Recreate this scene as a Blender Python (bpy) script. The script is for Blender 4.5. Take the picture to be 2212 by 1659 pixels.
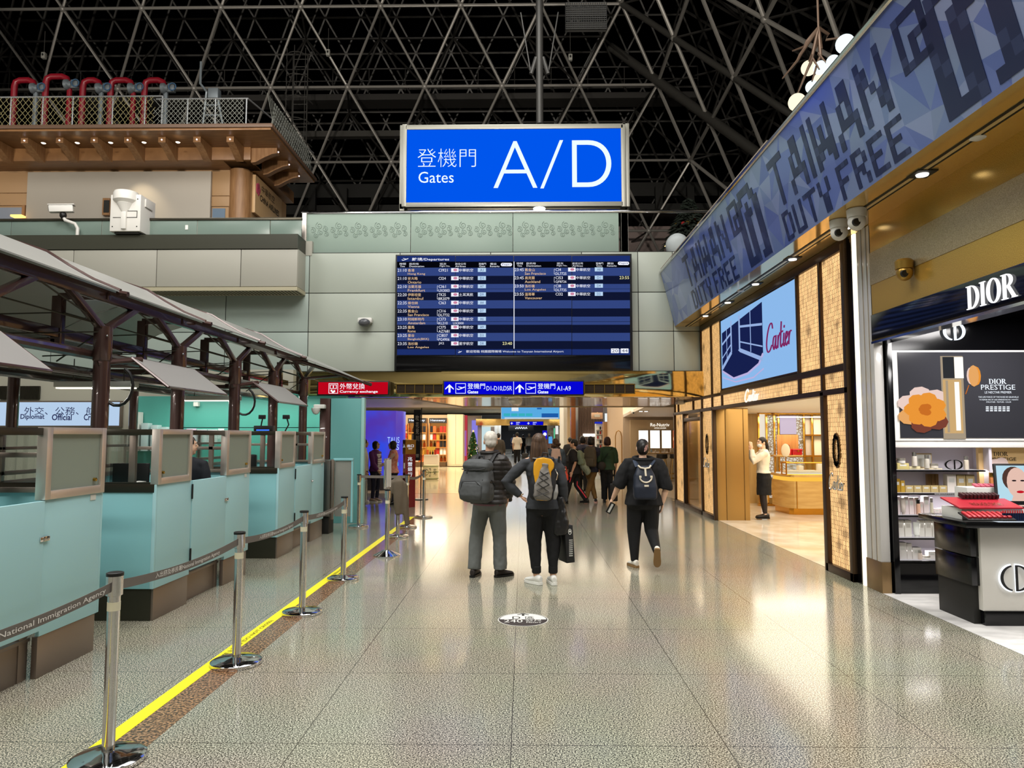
import bpy, bmesh, math, random
from mathutils import Vector as V, Matrix, noise
for _o in list(bpy.data.objects): bpy.data.objects.remove(_o)
S = bpy.context.scene
COL = S.collection
PI = math.pi
sin, cos = math.sin, math.cos
rnd = random.Random(11)
# ---------------------------------------------------------------- camera
F = 1540.0; CH = 1.7
TH = math.atan(110.5 / F); PS = math.atan(24 / F * cos(TH))
FWD = V((-sin(PS) * cos(TH), cos(PS) * cos(TH), sin(TH)))
RGT = V((cos(PS), sin(PS), 0)); UPV = RGT.cross(FWD)
cd = bpy.data.cameras.new('camera'); cd.sensor_width = 36; cd.sensor_fit = 'HORIZONTAL'; cd.lens = F / 2212 * 36
cd.clip_start = 0.05; cd.clip_end = 300
co = bpy.data.objects.new('camera', cd); COL.objects.link(co); S.camera = co
co.matrix_world = Matrix(((RGT.x, UPV.x, -FWD.x, 0), (RGT.y, UPV.y, -FWD.y, 0), (RGT.z, UPV.z, -FWD.z, CH), (0, 0, 0, 1)))
# ---------------------------------------------------------------- world, view, hall fill and lamps
wd = bpy.data.worlds.new('night'); S.world = wd; wd.use_nodes = True
wd.node_tree.nodes['Background'].inputs[0].default_value = (0.55, 0.62, 0.75, 1)
wd.node_tree.nodes['Background'].inputs[1].default_value = 0.002
S.view_settings.view_transform = 'Standard'; S.view_settings.look = 'None'
S.view_settings.exposure = 0.0; S.view_settings.gamma = 1.0; S.view_settings.use_curve_mapping = False
S.cycles.max_bounces = 8; S.cycles.diffuse_bounces = 3; S.cycles.glossy_bounces = 4; S.cycles.transmission_bounces = 6
S.cycles.transparent_max_bounces = 12; S.cycles.caustics_reflective = False; S.cycles.caustics_refractive = False
S.cycles.sample_clamp_indirect = 4.0
def area(name, loc, sx, sy, watts, col=(1, 1, 1), rot=(0, 0, 0)):
    l = bpy.data.lights.new(name, 'AREA'); l.shape = 'RECTANGLE'; l.size = sx; l.size_y = sy; l.energy = watts; l.color = col
    o = bpy.data.objects.new(name, l); COL.objects.link(o); o.location = loc; o.rotation_euler = rot
    return o
def spot(name, loc, target, watts, col=(1, 1, 1), ang=60, r=.05, blend=.5):
    l = bpy.data.lights.new(name, 'SPOT'); l.energy = watts; l.color = col; l.spot_size = math.radians(ang); l.shadow_soft_size = r; l.spot_blend = blend
    o = bpy.data.objects.new(name, l); COL.objects.link(o); o.location = loc
    o.rotation_euler = (V(target) - V(loc)).to_track_quat('-Z', 'Y').to_euler()
    return o
def point(name, loc, watts, col=(1, 1, 1), r=.05):
    l = bpy.data.lights.new(name, 'POINT'); l.energy = watts; l.color = col; l.shadow_soft_size = r
    o = bpy.data.objects.new(name, l); COL.objects.link(o); o.location = loc
    return o
WARM = (1, .86, .66); WARMER = (1, .76, .45); COOL = (.9, .95, 1)
for i, (x, y, w) in enumerate(((-4, 1, 560), (2.0, 1, 560), (-4, 7, 560), (1.6, 7, 520), (-1.2, 12.3, 430), (-10, 8, 560), (-2, -3.2, 520))):
    area('hall_fill_light', (x, y, 11.8 if y < 11 else 12.8), 4, 4, w, (1, .985, .94))  # assumed overhead lights out of view; the rear one is added fill
for x, tx, y in ((-13, -20, 5), (-6, -9, 5), (-1, -2, 5), (3, 9, 3)):
    spot('truss_fill_spot', (x, y, 8.0), (tx, 27, 15.5), 3600, (1, .93, .84), 75, .4, .9)  # unseen spots added to brighten the truss in place of hall bounce
for y in (17, 19.3):
    for x in (-1.6, 1.6): area('soffit_downlight', (x, y, 2.5), 2.8, 1.4, 12, WARM)
for y in (23, 29, 36, 44):
    for x in (-4.5, 0, 3.2): area('concourse_downlight', (x, y, 3.38), 3.4, 5, 115, WARM)
for y in (52, 62, 72, 82): area('concourse_downlight', (-1, y, 3.25), 4, 3, 190, COOL)
area('shop_downlight', (-5.4, 36.6, 3.35), 3, 1.0, 260, WARM)
area('boutique_downlight', (6.1, 12.2, 2.225), 4.0, 6.6, 230, WARM)
area('boutique_downlight', (6.6, 16.8, 2.22), 2.6, .5, 60, WARM)
area('boutique_downlight', (4.15, 16.8, 2.18), .4, 1.8, 26, WARM)
area('cosmetics_downlight', (4.8, 7.0, 2.96), 1.0, .8, 70, (1, .97, .95))
area('cosmetics_downlight', (5.2, 5.4, 2.96), 1.0, .8, 70, (1, .97, .95))
for z in (1.615, 1.33, 1.05, .75, .46): area('shelf_strip_light', (4.65, 7.95, z - .01), 1.1, .05, 3.2, (1, .96, .97))
area('counter_store_downlight', (6.0, 26.2, 3.0), 2.2, 1.4, 190, (1, .94, .88))
for y in (4.8, 7.9, 11.2): area('canopy_tube_light', (-5.0, y, 2.24), .9, .1, 30, (1, .98, .92))
area('back_wall_tube_light', (-5.6, 14.3, 2.48), 3.4, .15, 42, (.93, 1, .88))
spot('lounge_picture_light', (-9.6, 16.3, 8.35), (-9.3, 17.2, 7.0), 60, (1, .82, .55), 60, .05, .8)

# ---------------------------------------------------------------- pixel helpers (frame 2212x1659)
def ray(u, v): return FWD + RGT * ((u - 1106) / F) + UPV * ((829.5 - v) / F)
def at(u, v, Y):
    d = ray(u, v); return V((0, 0, CH)) + d * (Y / d.y)
def atx(u, v, X):
    d = ray(u, v); return V((0, 0, CH)) + d * (X / d.x)
def fl(u, v, z=0.0):
    d = ray(u, v); return V((0, 0, CH)) + d * ((z - CH) / d.z)
# ---------------------------------------------------------------- materials
def lin(h):
    if isinstance(h, str):
        h = h.lstrip('#'); h = [int(h[i:i + 2], 16) / 255 for i in (0, 2, 4)]
        h = [c / 12.92 if c <= .04045 else ((c + .055) / 1.055) ** 2.4 for c in h]
    return (h[0], h[1], h[2], 1)
MATS = {}
def mat(name, col='#808080', rough=.5, metal=0, spec=.5, emit=None, es=0, alpha=1, trans=0, ior=1.45, coat=0, bump=None, var=None, sheen=0):
    """bump=(scale, strength[, dist]); var=(scale, colour2[, stretch xyz])"""
    if name in MATS: return MATS[name]
    m = bpy.data.materials.new(name); m.use_nodes = True
    nt = m.node_tree; b = nt.nodes['Principled BSDF']; I = b.inputs
    I['Base Color'].default_value = lin(col); I['Roughness'].default_value = rough; I['Metallic'].default_value = metal
    I['Specular IOR Level'].default_value = spec; I['IOR'].default_value = ior; I['Alpha'].default_value = alpha
    I['Transmission Weight'].default_value = trans; I['Coat Weight'].default_value = coat
    if sheen: I['Sheen Weight'].default_value = sheen
    if emit: I['Emission Color'].default_value = lin(emit); I['Emission Strength'].default_value = es
    if bump or var:
        tc = nt.nodes.new('ShaderNodeTexCoord')
    if var:
        mp = nt.nodes.new('ShaderNodeMapping'); nt.links.new(tc.outputs['Object'], mp.inputs[0])
        mp.inputs['Scale'].default_value = var[2] if len(var) > 2 else (1, 1, 1)
        n = nt.nodes.new('ShaderNodeTexNoise'); n.inputs['Scale'].default_value = var[0]; n.inputs['Detail'].default_value = 4
        nt.links.new(mp.outputs[0], n.inputs['Vector'])
        r = nt.nodes.new('ShaderNodeValToRGB'); r.color_ramp.elements[0].position = .35; r.color_ramp.elements[1].position = .65
        r.color_ramp.elements[0].color = lin(col); r.color_ramp.elements[1].color = lin(var[1])
        nt.links.new(n.outputs['Fac'], r.inputs[0]); nt.links.new(r.outputs[0], I['Base Color'])
        if emit and var[0] < 0: pass
    if bump:
        n = nt.nodes.new('ShaderNodeTexNoise'); n.inputs['Scale'].default_value = bump[0]; n.inputs['Detail'].default_value = 3
        nt.links.new(tc.outputs['Object'], n.inputs['Vector'])
        bp = nt.nodes.new('ShaderNodeBump'); bp.inputs['Strength'].default_value = bump[1]; bp.inputs['Distance'].default_value = bump[2] if len(bump) > 2 else .01
        nt.links.new(n.outputs['Fac'], bp.inputs['Height']); nt.links.new(bp.outputs[0], I['Normal'])
    MATS[name] = m
    return m
def glow(name, col, s=1.0):
    return mat(name, '#000000', .5, emit=col, es=s, spec=0)
# ---------------------------------------------------------------- scene objects
def wloc(o):
    p = V((0, 0, 0))
    while o is not None: p = p + o.location; o = o.parent
    return p
def tag(o, label=None, cat=None, group=None, kind=None):
    if label: o['label'] = label
    if cat: o['category'] = cat
    if group: o['group'] = group
    if kind: o['kind'] = kind
    return o
def thing(name, loc, label, cat, group=None):
    o = bpy.data.objects.new(name, None); COL.objects.link(o); o.location = loc; o.empty_display_size = .1
    return tag(o, label, cat, group)
def kids(o): return [c for c in list(COL.objects) if c.parent is o]
def dup(root, loc=None, label=None, group=None, rz=None, tree=None):
    tree = tree or TREE(root)
    def rec(t, par):
        c = t[0].copy(); COL.objects.link(c)
        if par is not None: c.parent = par
        for k in t[1]: rec(k, c)
        return c
    r = rec(tree, None)
    if loc is not None: r.location = loc
    if rz is not None: r.rotation_euler.z = rz
    return tag(r, label, None, group)
def TREE(o): return (o, [TREE(c) for c in kids(o)])
def link_mesh(name, me, m, parent=None, loc=None, ang=35):
    if not me.materials: me.materials.append(m) if not isinstance(m, (list, tuple)) else [me.materials.append(x) for x in m]
    o = bpy.data.objects.new(name, me); COL.objects.link(o)
    if parent is not None: o.parent = parent
    if loc is not None: o.location = loc
    if ang:
        me.polygons.foreach_set('use_smooth', [True] * len(me.polygons)); me.set_sharp_from_angle(angle=math.radians(ang))
    return o
class MB:
    def __init__(s): s.v = []; s.f = []; s.mi = []; s.m = 0
    def add(s, vs, fs):
        n = len(s.v); s.v += [V(p) for p in vs]; s.f += [tuple(i + n for i in f) for f in fs]; s.mi += [s.m] * len(fs); return s
    def box(s, lo, hi, bev=0.0):
        lo, hi = V(lo), V(hi)
        for i in range(3):
            if lo[i] > hi[i]: lo[i], hi[i] = hi[i], lo[i]
        return s.obox((lo + hi) / 2, hi - lo, None, bev)
    def obox(s, c, size, R=None, bev=0.0):
        c = V(c); hx, hy, hz = [x / 2 for x in size]
        if bev <= 0:
            vs = [(x, y, z) for z in (-hz, hz) for y in (-hy, hy) for x in (-hx, hx)]
            fs = [(0, 2, 3, 1), (4, 5, 7, 6), (0, 1, 5, 4), (2, 6, 7, 3), (0, 4, 6, 2), (1, 3, 7, 5)]
        else:
            b = min(bev, hx * .98, hy * .98, hz * .98)
            bm = bmesh.new(); bmesh.ops.create_cube(bm, size=1)
            for q in bm.verts: q.co = V((q.co.x * 2 * hx, q.co.y * 2 * hy, q.co.z * 2 * hz))
            bmesh.ops.bevel(bm, geom=bm.edges[:], offset=b, segments=2, profile=.6, affect='EDGES')
            bm.verts.index_update(); vs = [tuple(q.co) for q in bm.verts]; fs = [tuple(q.index for q in f.verts) for f in bm.faces]; bm.free()
        if R is not None: vs = [R @ V(p) for p in vs]
        return s.add([V(p) + c for p in vs], fs)
    def ring_loft(s, rings, cap=True, closed=False):
        n = len(rings[0]); vs = [p for r in rings for p in r]; fs = []
        m = len(rings)
        for i in range(m if closed else m - 1):
            a, b = i * n, ((i + 1) % m) * n
            for j in range(n):
                k = (j + 1) % n; fs.append((a + j, a + k, b + k, b + j))
        if cap and not closed: fs.append(tuple(reversed(range(n)))); fs.append(tuple((m - 1) * n + j for j in range(n)))
        return s.add(vs, fs)
    def tube(s, p, q, r, n=10, r2=None):
        return s.path([p, q], [r, r if r2 is None else r2], n)
    def path(s, pts, rad, n=10, flat=None, closed=False):
        pts = [V(p) for p in pts]
        if not isinstance(rad, (list, tuple)): rad = [rad] * len(pts)
        rings = []; up = None; N = len(pts)
        for i, p in enumerate(pts):
            a = pts[i - 1] if (i > 0 or closed) else p; b = pts[(i + 1) % N] if (i < N - 1 or closed) else p
            t = (b - a).normalized() if (b - a).length > 1e-9 else V((0, 0, 1))
            if up is None:
                up = V((0, 0, 1)) if abs(t.z) < .9 else V((0, 1, 0))
                if flat is not None: up = V(flat)
            x = t.cross(up)
            if x.length < 1e-6: x = t.cross(V((1, 0, 0)))
            x.normalize(); y = x.cross(t).normalized(); up = y if flat is None else up
            r = rad[i]; rx, ry = r if isinstance(r, (tuple, list)) else (r, r)
            rings.append([p + x * (rx * cos(2 * PI * j / n)) + y * (ry * sin(2 * PI * j / n)) for j in range(n)])
        return s.ring_loft(rings, True, closed)
    def lathe(s, prof, c=(0, 0, 0), n=24, ax='z'):
        c = V(c); rings = []
        for r, z in prof:
            rg = []
            for j in range(n):
                a = 2 * PI * j / n
                if ax == 'z': q = V((r * cos(a), r * sin(a), z))
                elif ax == 'y': q = V((r * cos(a), z, -r * sin(a)))
                else: q = V((z, r * cos(a), r * sin(a)))
                rg.append(c + q)
            rings.append(rg)
        return s.ring_loft(rings)
    def ell(s, c, r, n=16, m=10, R=None):
        c = V(c); rings = []
        for i in range(m + 1):
            a = -PI / 2 + PI * (i + .02) / (m + .04)
            rings.append([V((r[0] * cos(a) * cos(2 * PI * j / n), r[1] * cos(a) * sin(2 * PI * j / n), r[2] * sin(a))) for j in range(n)])
        if R is not None: rings = [[R @ p for p in g] for g in rings]
        return s.ring_loft([[p + c for p in g] for g in rings])
    def prism(s, poly, d, o=(0, 0, 0), ex=(1, 0, 0), ey=(0, 0, 1)):
        """polygon in the (ex,ey) plane at o, pushed along -(ex x ey) ... by vector d"""
        o, ex, ey, d = V(o), V(ex), V(ey), V(d); n = len(poly)
        a = [o + ex * x + ey * y for x, y in poly]
        return s.add(a + [p + d for p in a], [tuple(range(n)), tuple(reversed(range(n, 2 * n)))] + [(i, i + n, (i + 1) % n + n, (i + 1) % n) for i in range(n)])
    def quad(s, a, b, c, d): return s.add([a, b, c, d], [(0, 1, 2, 3)])
    def slab(s, a, b, c, d, t):
        """quad a,b,c,d with thickness vector t"""
        t = V(t); p = [V(x) for x in (a, b, c, d)]
        return s.add(p + [x + t for x in p], [(0, 1, 2, 3), (7, 6, 5, 4), (0, 4, 5, 1), (1, 5, 6, 2), (2, 6, 7, 3), (3, 7, 4, 0)])
    def strip(s, pts, w, t):
        """flat ribbon along pts; w width vector (or list), t thickness vector"""
        pts = [V(p) for p in pts]; w = V(w); t = V(t)
        return s.ring_loft([[p - w / 2, p + w / 2, p + w / 2 + t, p - w / 2 + t] for p in pts])
    def mesh(s, name, off=V((0, 0, 0)), recalc=True):
        me = bpy.data.meshes.new(name); me.from_pydata([p - off for p in s.v], [], s.f)
        if recalc and s.f:
            bm = bmesh.new(); bm.from_mesh(me); bmesh.ops.recalc_face_normals(bm, faces=bm.faces[:]); bm.to_mesh(me); bm.free()
        return me
    def build(s, name, m, parent=None, ang=35, label=None, recalc=True, base=False):
        """world-space vertices; a child is stored relative to its thing, a top-level mesh to its own base"""
        if parent is not None: off = wloc(parent)
        else:
            xs = [p.x for p in s.v]; ys = [p.y for p in s.v]; off = V(((min(xs) + max(xs)) / 2, (min(ys) + max(ys)) / 2, min(p.z for p in s.v)))
        me = s.mesh(name, off, recalc)
        o = link_mesh(name, me, m, parent, None if parent is not None else off, ang)
        if isinstance(m, (list, tuple)): me.polygons.foreach_set('material_index', s.mi)
        if label: o['label'] = label
        return o
def struct(name, mb, m, ang=35):
    return tag(mb.build(name, m, None, ang), kind='structure')
# ---------------------------------------------------------------- lettering
_TC = bpy.data.curves.new('text', 'FONT'); _TO = bpy.data.objects.new('text', _TC)
def text_mesh(body, bold=0.0, ext=0.0, shear=0.0, space=1.0, res=3):
    _TC.body = body; _TC.offset = bold; _TC.extrude = ext; _TC.shear = shear; _TC.space_character = space; _TC.resolution_u = res
    me = bpy.data.meshes.new_from_object(_TO)
    me.materials.clear()
    return me
def text(body, m, parent, o, ex, ey, w, h=None, name='lettering', bold=0.0, ext=0.0, shear=0.0, fn=None, off=.004, space=1.0, res=3, label=None):
    """text fitted in the box with lower left corner o, width w along ex and height h along ey; h None keeps the proportions"""
    me = text_mesh(body, bold, ext, shear, space, res)
    vs = me.vertices
    x0 = min(v.co.x for v in vs); x1 = max(v.co.x for v in vs); y0 = min(v.co.y for v in vs); y1 = max(v.co.y for v in vs)
    o, ex, ey = V(o), V(ex).normalized(), V(ey).normalized(); nrm = ex.cross(ey)
    sx = w / (x1 - x0); sy = sx if h is None else h / (y1 - y0)
    wl = wloc(parent) if parent is not None else V((0, 0, 0))
    for v in vs:
        a, b = (v.co.x - x0) * sx, (v.co.y - y0) * sy
        if fn: p = fn(a / w, b / (sy * (y1 - y0)))
        else: p = o + ex * a + ey * b + nrm * (off + v.co.z)
        v.co = p - wl
    return tag(link_mesh(name, me, m, parent, None, 0), label)
# ---------------------------------------------------------------- remeshing into one continuous surface
_TS = bpy.data.scenes.new('work')
def fuse(mb, voxel, smooth=3, disp=None, name='body', sub=None):
    me = mb.mesh(name); o = bpy.data.objects.new('w', me); _TS.collection.objects.link(o)
    r = o.modifiers.new('r', 'REMESH'); r.mode = 'VOXEL'; r.voxel_size = voxel
    if smooth:
        k = o.modifiers.new('s', 'SMOOTH'); k.factor = .5; k.iterations = smooth
    _TS.view_layers[0].update(); dg = _TS.view_layers[0].depsgraph
    out = bpy.data.meshes.new_from_object(o.evaluated_get(dg))
    bpy.data.objects.remove(o); bpy.data.meshes.remove(me)
    if disp:
        ns = [v.normal.copy() for v in out.vertices]
        for v, nn in zip(out.vertices, ns): v.co = v.co + nn * disp(v.co, nn)
    return out
def fused(mb, name, m, parent, voxel=.01, smooth=3, disp=None, label=None):
    """mb in world space"""
    me = fuse(mb, voxel, smooth, disp, name)
    off = wloc(parent) if parent is not None else V((0, 0, 0))
    me.transform(Matrix.Translation(-off))
    o = link_mesh(name, me, m, parent, None, 60)
    if label: o['label'] = label
    return o
# ================================================================ the setting
def granite(name, c1, c2, c3, scale, rough, tile=None, off=(0, 0), joint='#45423b', spec=.5):
    m = bpy.data.materials.new(name); m.use_nodes = True; nt = m.node_tree; L = nt.links.new
    b = nt.nodes['Principled BSDF']; b.inputs['Roughness'].default_value = rough; b.inputs['Specular IOR Level'].default_value = spec
    tc = nt.nodes.new('ShaderNodeTexCoord')
    n = nt.nodes.new('ShaderNodeTexNoise'); n.inputs['Scale'].default_value = scale; n.inputs['Detail'].default_value = 2; L(tc.outputs['Object'], n.inputs['Vector'])
    r = nt.nodes.new('ShaderNodeValToRGB'); e = r.color_ramp.elements; e[0].position = .4; e[1].position = .6; e[0].color = lin(c1); e[1].color = lin(c3)
    k = e.new(.5); k.color = lin(c2); L(n.outputs['Fac'], r.inputs[0])
    n2 = nt.nodes.new('ShaderNodeTexNoise'); n2.inputs['Scale'].default_value = .9; n2.inputs['Detail'].default_value = 3; L(tc.outputs['Object'], n2.inputs['Vector'])
    mx = nt.nodes.new('ShaderNodeMix'); mx.data_type = 'RGBA'; mx.blend_type = 'MULTIPLY'; mx.inputs[0].default_value = .25
    L(r.outputs[0], mx.inputs[6]); L(n2.outputs['Color'], mx.inputs[7]); out = mx.outputs[2]
    if tile:
        sp = nt.nodes.new('ShaderNodeSeparateXYZ'); L(tc.outputs['Object'], sp.inputs[0]); acc = None
        for ax, o in ((0, off[0]), (1, off[1])):
            a = nt.nodes.new('ShaderNodeMath'); a.operation = 'ADD'; a.inputs[1].default_value = 100 * tile - o; L(sp.outputs[ax], a.inputs[0])
            d = nt.nodes.new('ShaderNodeMath'); d.operation = 'MODULO'; d.inputs[1].default_value = tile; L(a.outputs[0], d.inputs[0])
            c = nt.nodes.new('ShaderNodeMath'); c.operation = 'LESS_THAN'; c.inputs[1].default_value = .0055; L(d.outputs[0], c.inputs[0])
            if acc is None: acc = c
            else:
                x = nt.nodes.new('ShaderNodeMath'); x.operation = 'MAXIMUM'; L(acc.outputs[0], x.inputs[0]); L(c.outputs[0], x.inputs[1]); acc = x
        j = nt.nodes.new('ShaderNodeMix'); j.data_type = 'RGBA'; L(acc.outputs[0], j.inputs[0]); L(out, j.inputs[6]); j.inputs[7].default_value = lin(joint); out = j.outputs[2]
    L(out, b.inputs['Base Color'])
    return m
def lattice(name, bright, dark, s, bw, rh, mort=.35):
    """backlit woven metal screen: glowing slots between dark wires, seen along x"""
    m = bpy.data.materials.new(name); m.use_nodes = True; nt = m.node_tree; L = nt.links.new
    b = nt.nodes['Principled BSDF']; b.inputs['Roughness'].default_value = .35; b.inputs['Metallic'].default_value = .6
    tc = nt.nodes.new('ShaderNodeTexCoord'); sp = nt.nodes.new('ShaderNodeSeparateXYZ'); cb = nt.nodes.new('ShaderNodeCombineXYZ')
    L(tc.outputs['Object'], sp.inputs[0]); L(sp.outputs[2], cb.inputs[0]); L(sp.outputs[1], cb.inputs[1])
    br = nt.nodes.new('ShaderNodeTexBrick'); L(cb.outputs[0], br.inputs['Vector'])
    br.inputs['Scale'].default_value = 1; br.inputs['Brick Width'].default_value = bw; br.inputs['Row Height'].default_value = rh
    br.inputs['Mortar Size'].default_value = rh * mort * .5; br.inputs['Mortar Smooth'].default_value = .3
    br.inputs['Color1'].default_value = (1, 1, 1, 1); br.inputs['Color2'].default_value = (.55, .55, .55, 1); br.inputs['Mortar'].default_value = (.06, .05, .05, 1)
    n = nt.nodes.new('ShaderNodeTexVoronoi'); n.distance = 'MANHATTAN'; n.inputs['Scale'].default_value = 2.6; L(tc.outputs['Object'], n.inputs['Vector'])
    r = nt.nodes.new('ShaderNodeValToRGB'); r.color_ramp.elements[0].position = .18; r.color_ramp.elements[0].color = (.42, .42, .42, 1); r.color_ramp.elements[1].position = .42; L(n.outputs['Distance'], r.inputs[0])
    mx = nt.nodes.new('ShaderNodeMix'); mx.data_type = 'RGBA'; mx.blend_type = 'MULTIPLY'; mx.inputs[0].default_value = 1; L(br.outputs['Color'], mx.inputs[6]); L(r.outputs[0], mx.inputs[7])
    m2 = nt.nodes.new('ShaderNodeMix'); m2.data_type = 'RGBA'; m2.blend_type = 'MULTIPLY'; m2.inputs[0].default_value = 1; L(mx.outputs[2], m2.inputs[6]); m2.inputs[7].default_value = lin(bright)
    L(m2.outputs[2], b.inputs['Emission Color']); b.inputs['Emission Strength'].default_value = s; b.inputs['Base Color'].default_value = lin(dark)
    return m
m_floor = granite('hall_granite', '#35332b', '#7e7b6d', '#d2ccb7', 120, .13, 1.18, (-.43, .35))
m_brown = granite('brown_granite', '#3c2a1c', '#7d5c40', '#a88363', 60, .16)
m_marble = mat('cream_marble', '#e6dccb', .08, var=(2.2, '#cfc0a8', (1, 1, 1)))
m_marble_w = mat('white_marble', '#e9e6e2', .12, var=(3.0, '#c9c6c3', (1, 2.5, 1)))
m_panel = mat('beige_wall_panel', '#a9afa4', .38, bump=(3, .04)); m_panel_g = mat('grey_green_wall_panel', '#9eaaa2', .38)
m_dark = mat('dark_gap', '#15140f', .6); m_black = mat('black_gloss', '#08080a', .12)
m_band = mat('dark_olive_band', '#3a3a30', .35)
m_gold = mat('gold_mirror', '#e2c987', .07, 1, bump=(1.6, .12, .02)); m_gold2 = mat('soffit_gold', '#f6d080', .12, .75, bump=(1.3, .10, .02))
m_chrome = mat('chrome', '#d6d6d8', .08, 1); m_steel = mat('brushed_steel', '#d8cdc4', .34, .75, bump=(60, .03)); m_steel_d = mat('dark_steel', '#8d8076', .38, .8)
m_bronze = mat('dark_bronze', '#4a3a2c', .35, .8); m_white = mat('white_paint', '#e8e6e0', .5)
m_wood = mat('golden_wood', '#b98b4e', .28, var=(3, '#a87a40', (.4, 5, 5)))
# floor
struct('floor', MB().box((-16, -5, -.2), (12, 95, 0)), m_floor, 0)
struct('trim_1', MB().box((-2.27, -4, -.05), (-2.06, 15.2, .0012)), m_brown, 0)
mb = MB(); mb.add([(3.9, 8.9, .0025), (9, 8.9, .0025), (9, 19, .0025), (3.9, 19, .0025)], [(0, 1, 2, 3)]); struct('floor_boutique', mb, m_marble, 0)
mb = MB(); mb.add([(3.87, -2, .002), (9, -2, .002), (9, 8.3, .002), (3.87, 8.3, .002)], [(0, 1, 2, 3)]); struct('floor_cosmetics', mb, m_marble_w, 0)
mb = MB()
for k in range(9):
    x, y = 4.6 + (k % 3) * .9 + (k // 3) * .3, 9.6 + (k // 3) * 1.3 + (k % 3) * .2
    mb.box((x - .06, y - .06, 0), (x + .06, y + .06, .004))
struct('trim_2', mb, mat('brown_marble_inset', '#8a6a4a', .12), 0)
mb = MB(); mb.add([(-9, 21, .002), (-1.35, 21, .002), (-1.9, 44, .002), (-9, 44, .002)], [(0, 1, 2, 3)]); struct('floor_liquor_shop', mb, mat('cream_tile', '#d9c9a8', .1), 0)
mb = MB(); mb.add([(4.05, 19.3, .002), (10, 19.3, .002), (10, 29, .002), (3.0, 29, .002)], [(0, 1, 2, 3)]); struct('floor_beauty_shop', mb, mat('pale_wood_floor', '#d8c8b4', .14, var=(2, '#c8b49c', (.5, 8, 1))), 0)
# upper back wall of large panels
mb = MB(); YW = 15.45
def panels(x_edges, z_edges, mi):
    mb.m = mi
    for i in range(len(x_edges) - 1):
        for j in range(len(z_edges) - 1):
            mb.box((x_edges[i] + .008, YW, z_edges[j] + .008), (x_edges[i + 1] - .008, YW + .05, z_edges[j + 1] - .008), .006)
ZE = [3.085, 3.957, 4.82, 5.72]
panels([-4.715, -2.71, -.71, 1.29, 2.52, 3.28, 3.95], ZE, 0)
panels([-13, -10.4, -8.4, -6.55, -4.715], ZE, 1)
mb.m = 2; mb.box((-13, YW + .02, 3.05), (4.2, YW + .4, 5.73))
tag(mb.build('wall_back', (m_panel, m_panel_g, m_dark), None, 30), kind='structure')
# bulkhead that stands out from it
mb = MB()
xe = [-13.2, -11.45, -9.63, -7.83, -6.02, at(643, 560, 14.9).x]
mb.m = 0
for i in range(5): mb.box((xe[i] + .007, 14.9, 4.86), (xe[i + 1] - .007, 14.95, 5.655), .006)
mb.box((xe[5] - .03, 14.93, 4.86), (xe[5], YW, 5.985), .004)
mb.m = 2; mb.box((-13.2, 14.93, 4.78), (xe[5] - .03, YW, 5.66))
mb.m = 1; mb.box((-13.2, 14.88, 5.67), (xe[5], YW, 5.985))
mb.m = 3; mb.box((-13.2, 14.88, 4.765), (xe[5] + .01, YW, 4.845))
for k in range(95): mb.m = 2; mb.box((-12 + k * .076, 14.92, 4.76), (-12 + k * .076 + .02, 15.35, 4.765))
mb.m = 0; mb.box((xe[5] - .02, 15.44, 5.66), (xe[5] + .14, 15.62, 5.985))
tag(mb.build('wall_bulkhead', (mat('bulkhead_panel', '#a6a398', .4), m_band, m_dark, mat('bulkhead_trim', '#b0a88e', .4)), None, 30), kind='structure')
# mirrored header over the way through
HX0 = at(655, 830, YW).x
mb = MB(); mb.box((HX0, 15.3, 2.52), (3.9, YW + .3, 3.07), .01); mb.box((-1.76, 15.295, 3.02), (3.2, 15.31, 3.07))
struct('wall_header', mb, m_gold, 30)
mb = MB(); mb.box((HX0, YW + .3, 2.52), (4.0, 20.6, 2.62)); struct('ceiling_passage', mb, mat('passage_ceiling', '#b08448', .16, .3, var=(1.2, '#9a7038', (.5, 3, 1)), coat=.4), 0)
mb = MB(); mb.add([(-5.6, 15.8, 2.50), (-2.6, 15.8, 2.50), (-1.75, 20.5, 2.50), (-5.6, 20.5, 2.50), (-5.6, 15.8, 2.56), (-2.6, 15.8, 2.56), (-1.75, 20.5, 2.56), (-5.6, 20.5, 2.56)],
                  [(0, 1, 2, 3), (7, 6, 5, 4), (0, 4, 5, 1), (1, 5, 6, 2), (2, 6, 7, 3), (3, 7, 4, 0)]); struct('ceiling_exchange', mb, mat('purple_lit_ceiling', '#e4e0ea', .45), 0)  # white ceiling with the purple glow on it tinted into the colour
mb = MB(); mb.box((-16, 20.6, 3.42), (12, 56, 3.6)); mb.box((-16, 20.55, 2.5), (12, 20.65, 3.6)); struct('ceiling_concourse', mb, mat('cream_ceiling', '#e6d9c0', .5), 0)
mb = MB(); mb.box((-16, 56, 3.3), (12, 92, 3.5)); mb.box((-16, 90, 0), (12, 90.3, 3.5)); struct('wall_far', mb, mat('slate_wall', '#3f4148', .5), 0)
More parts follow.
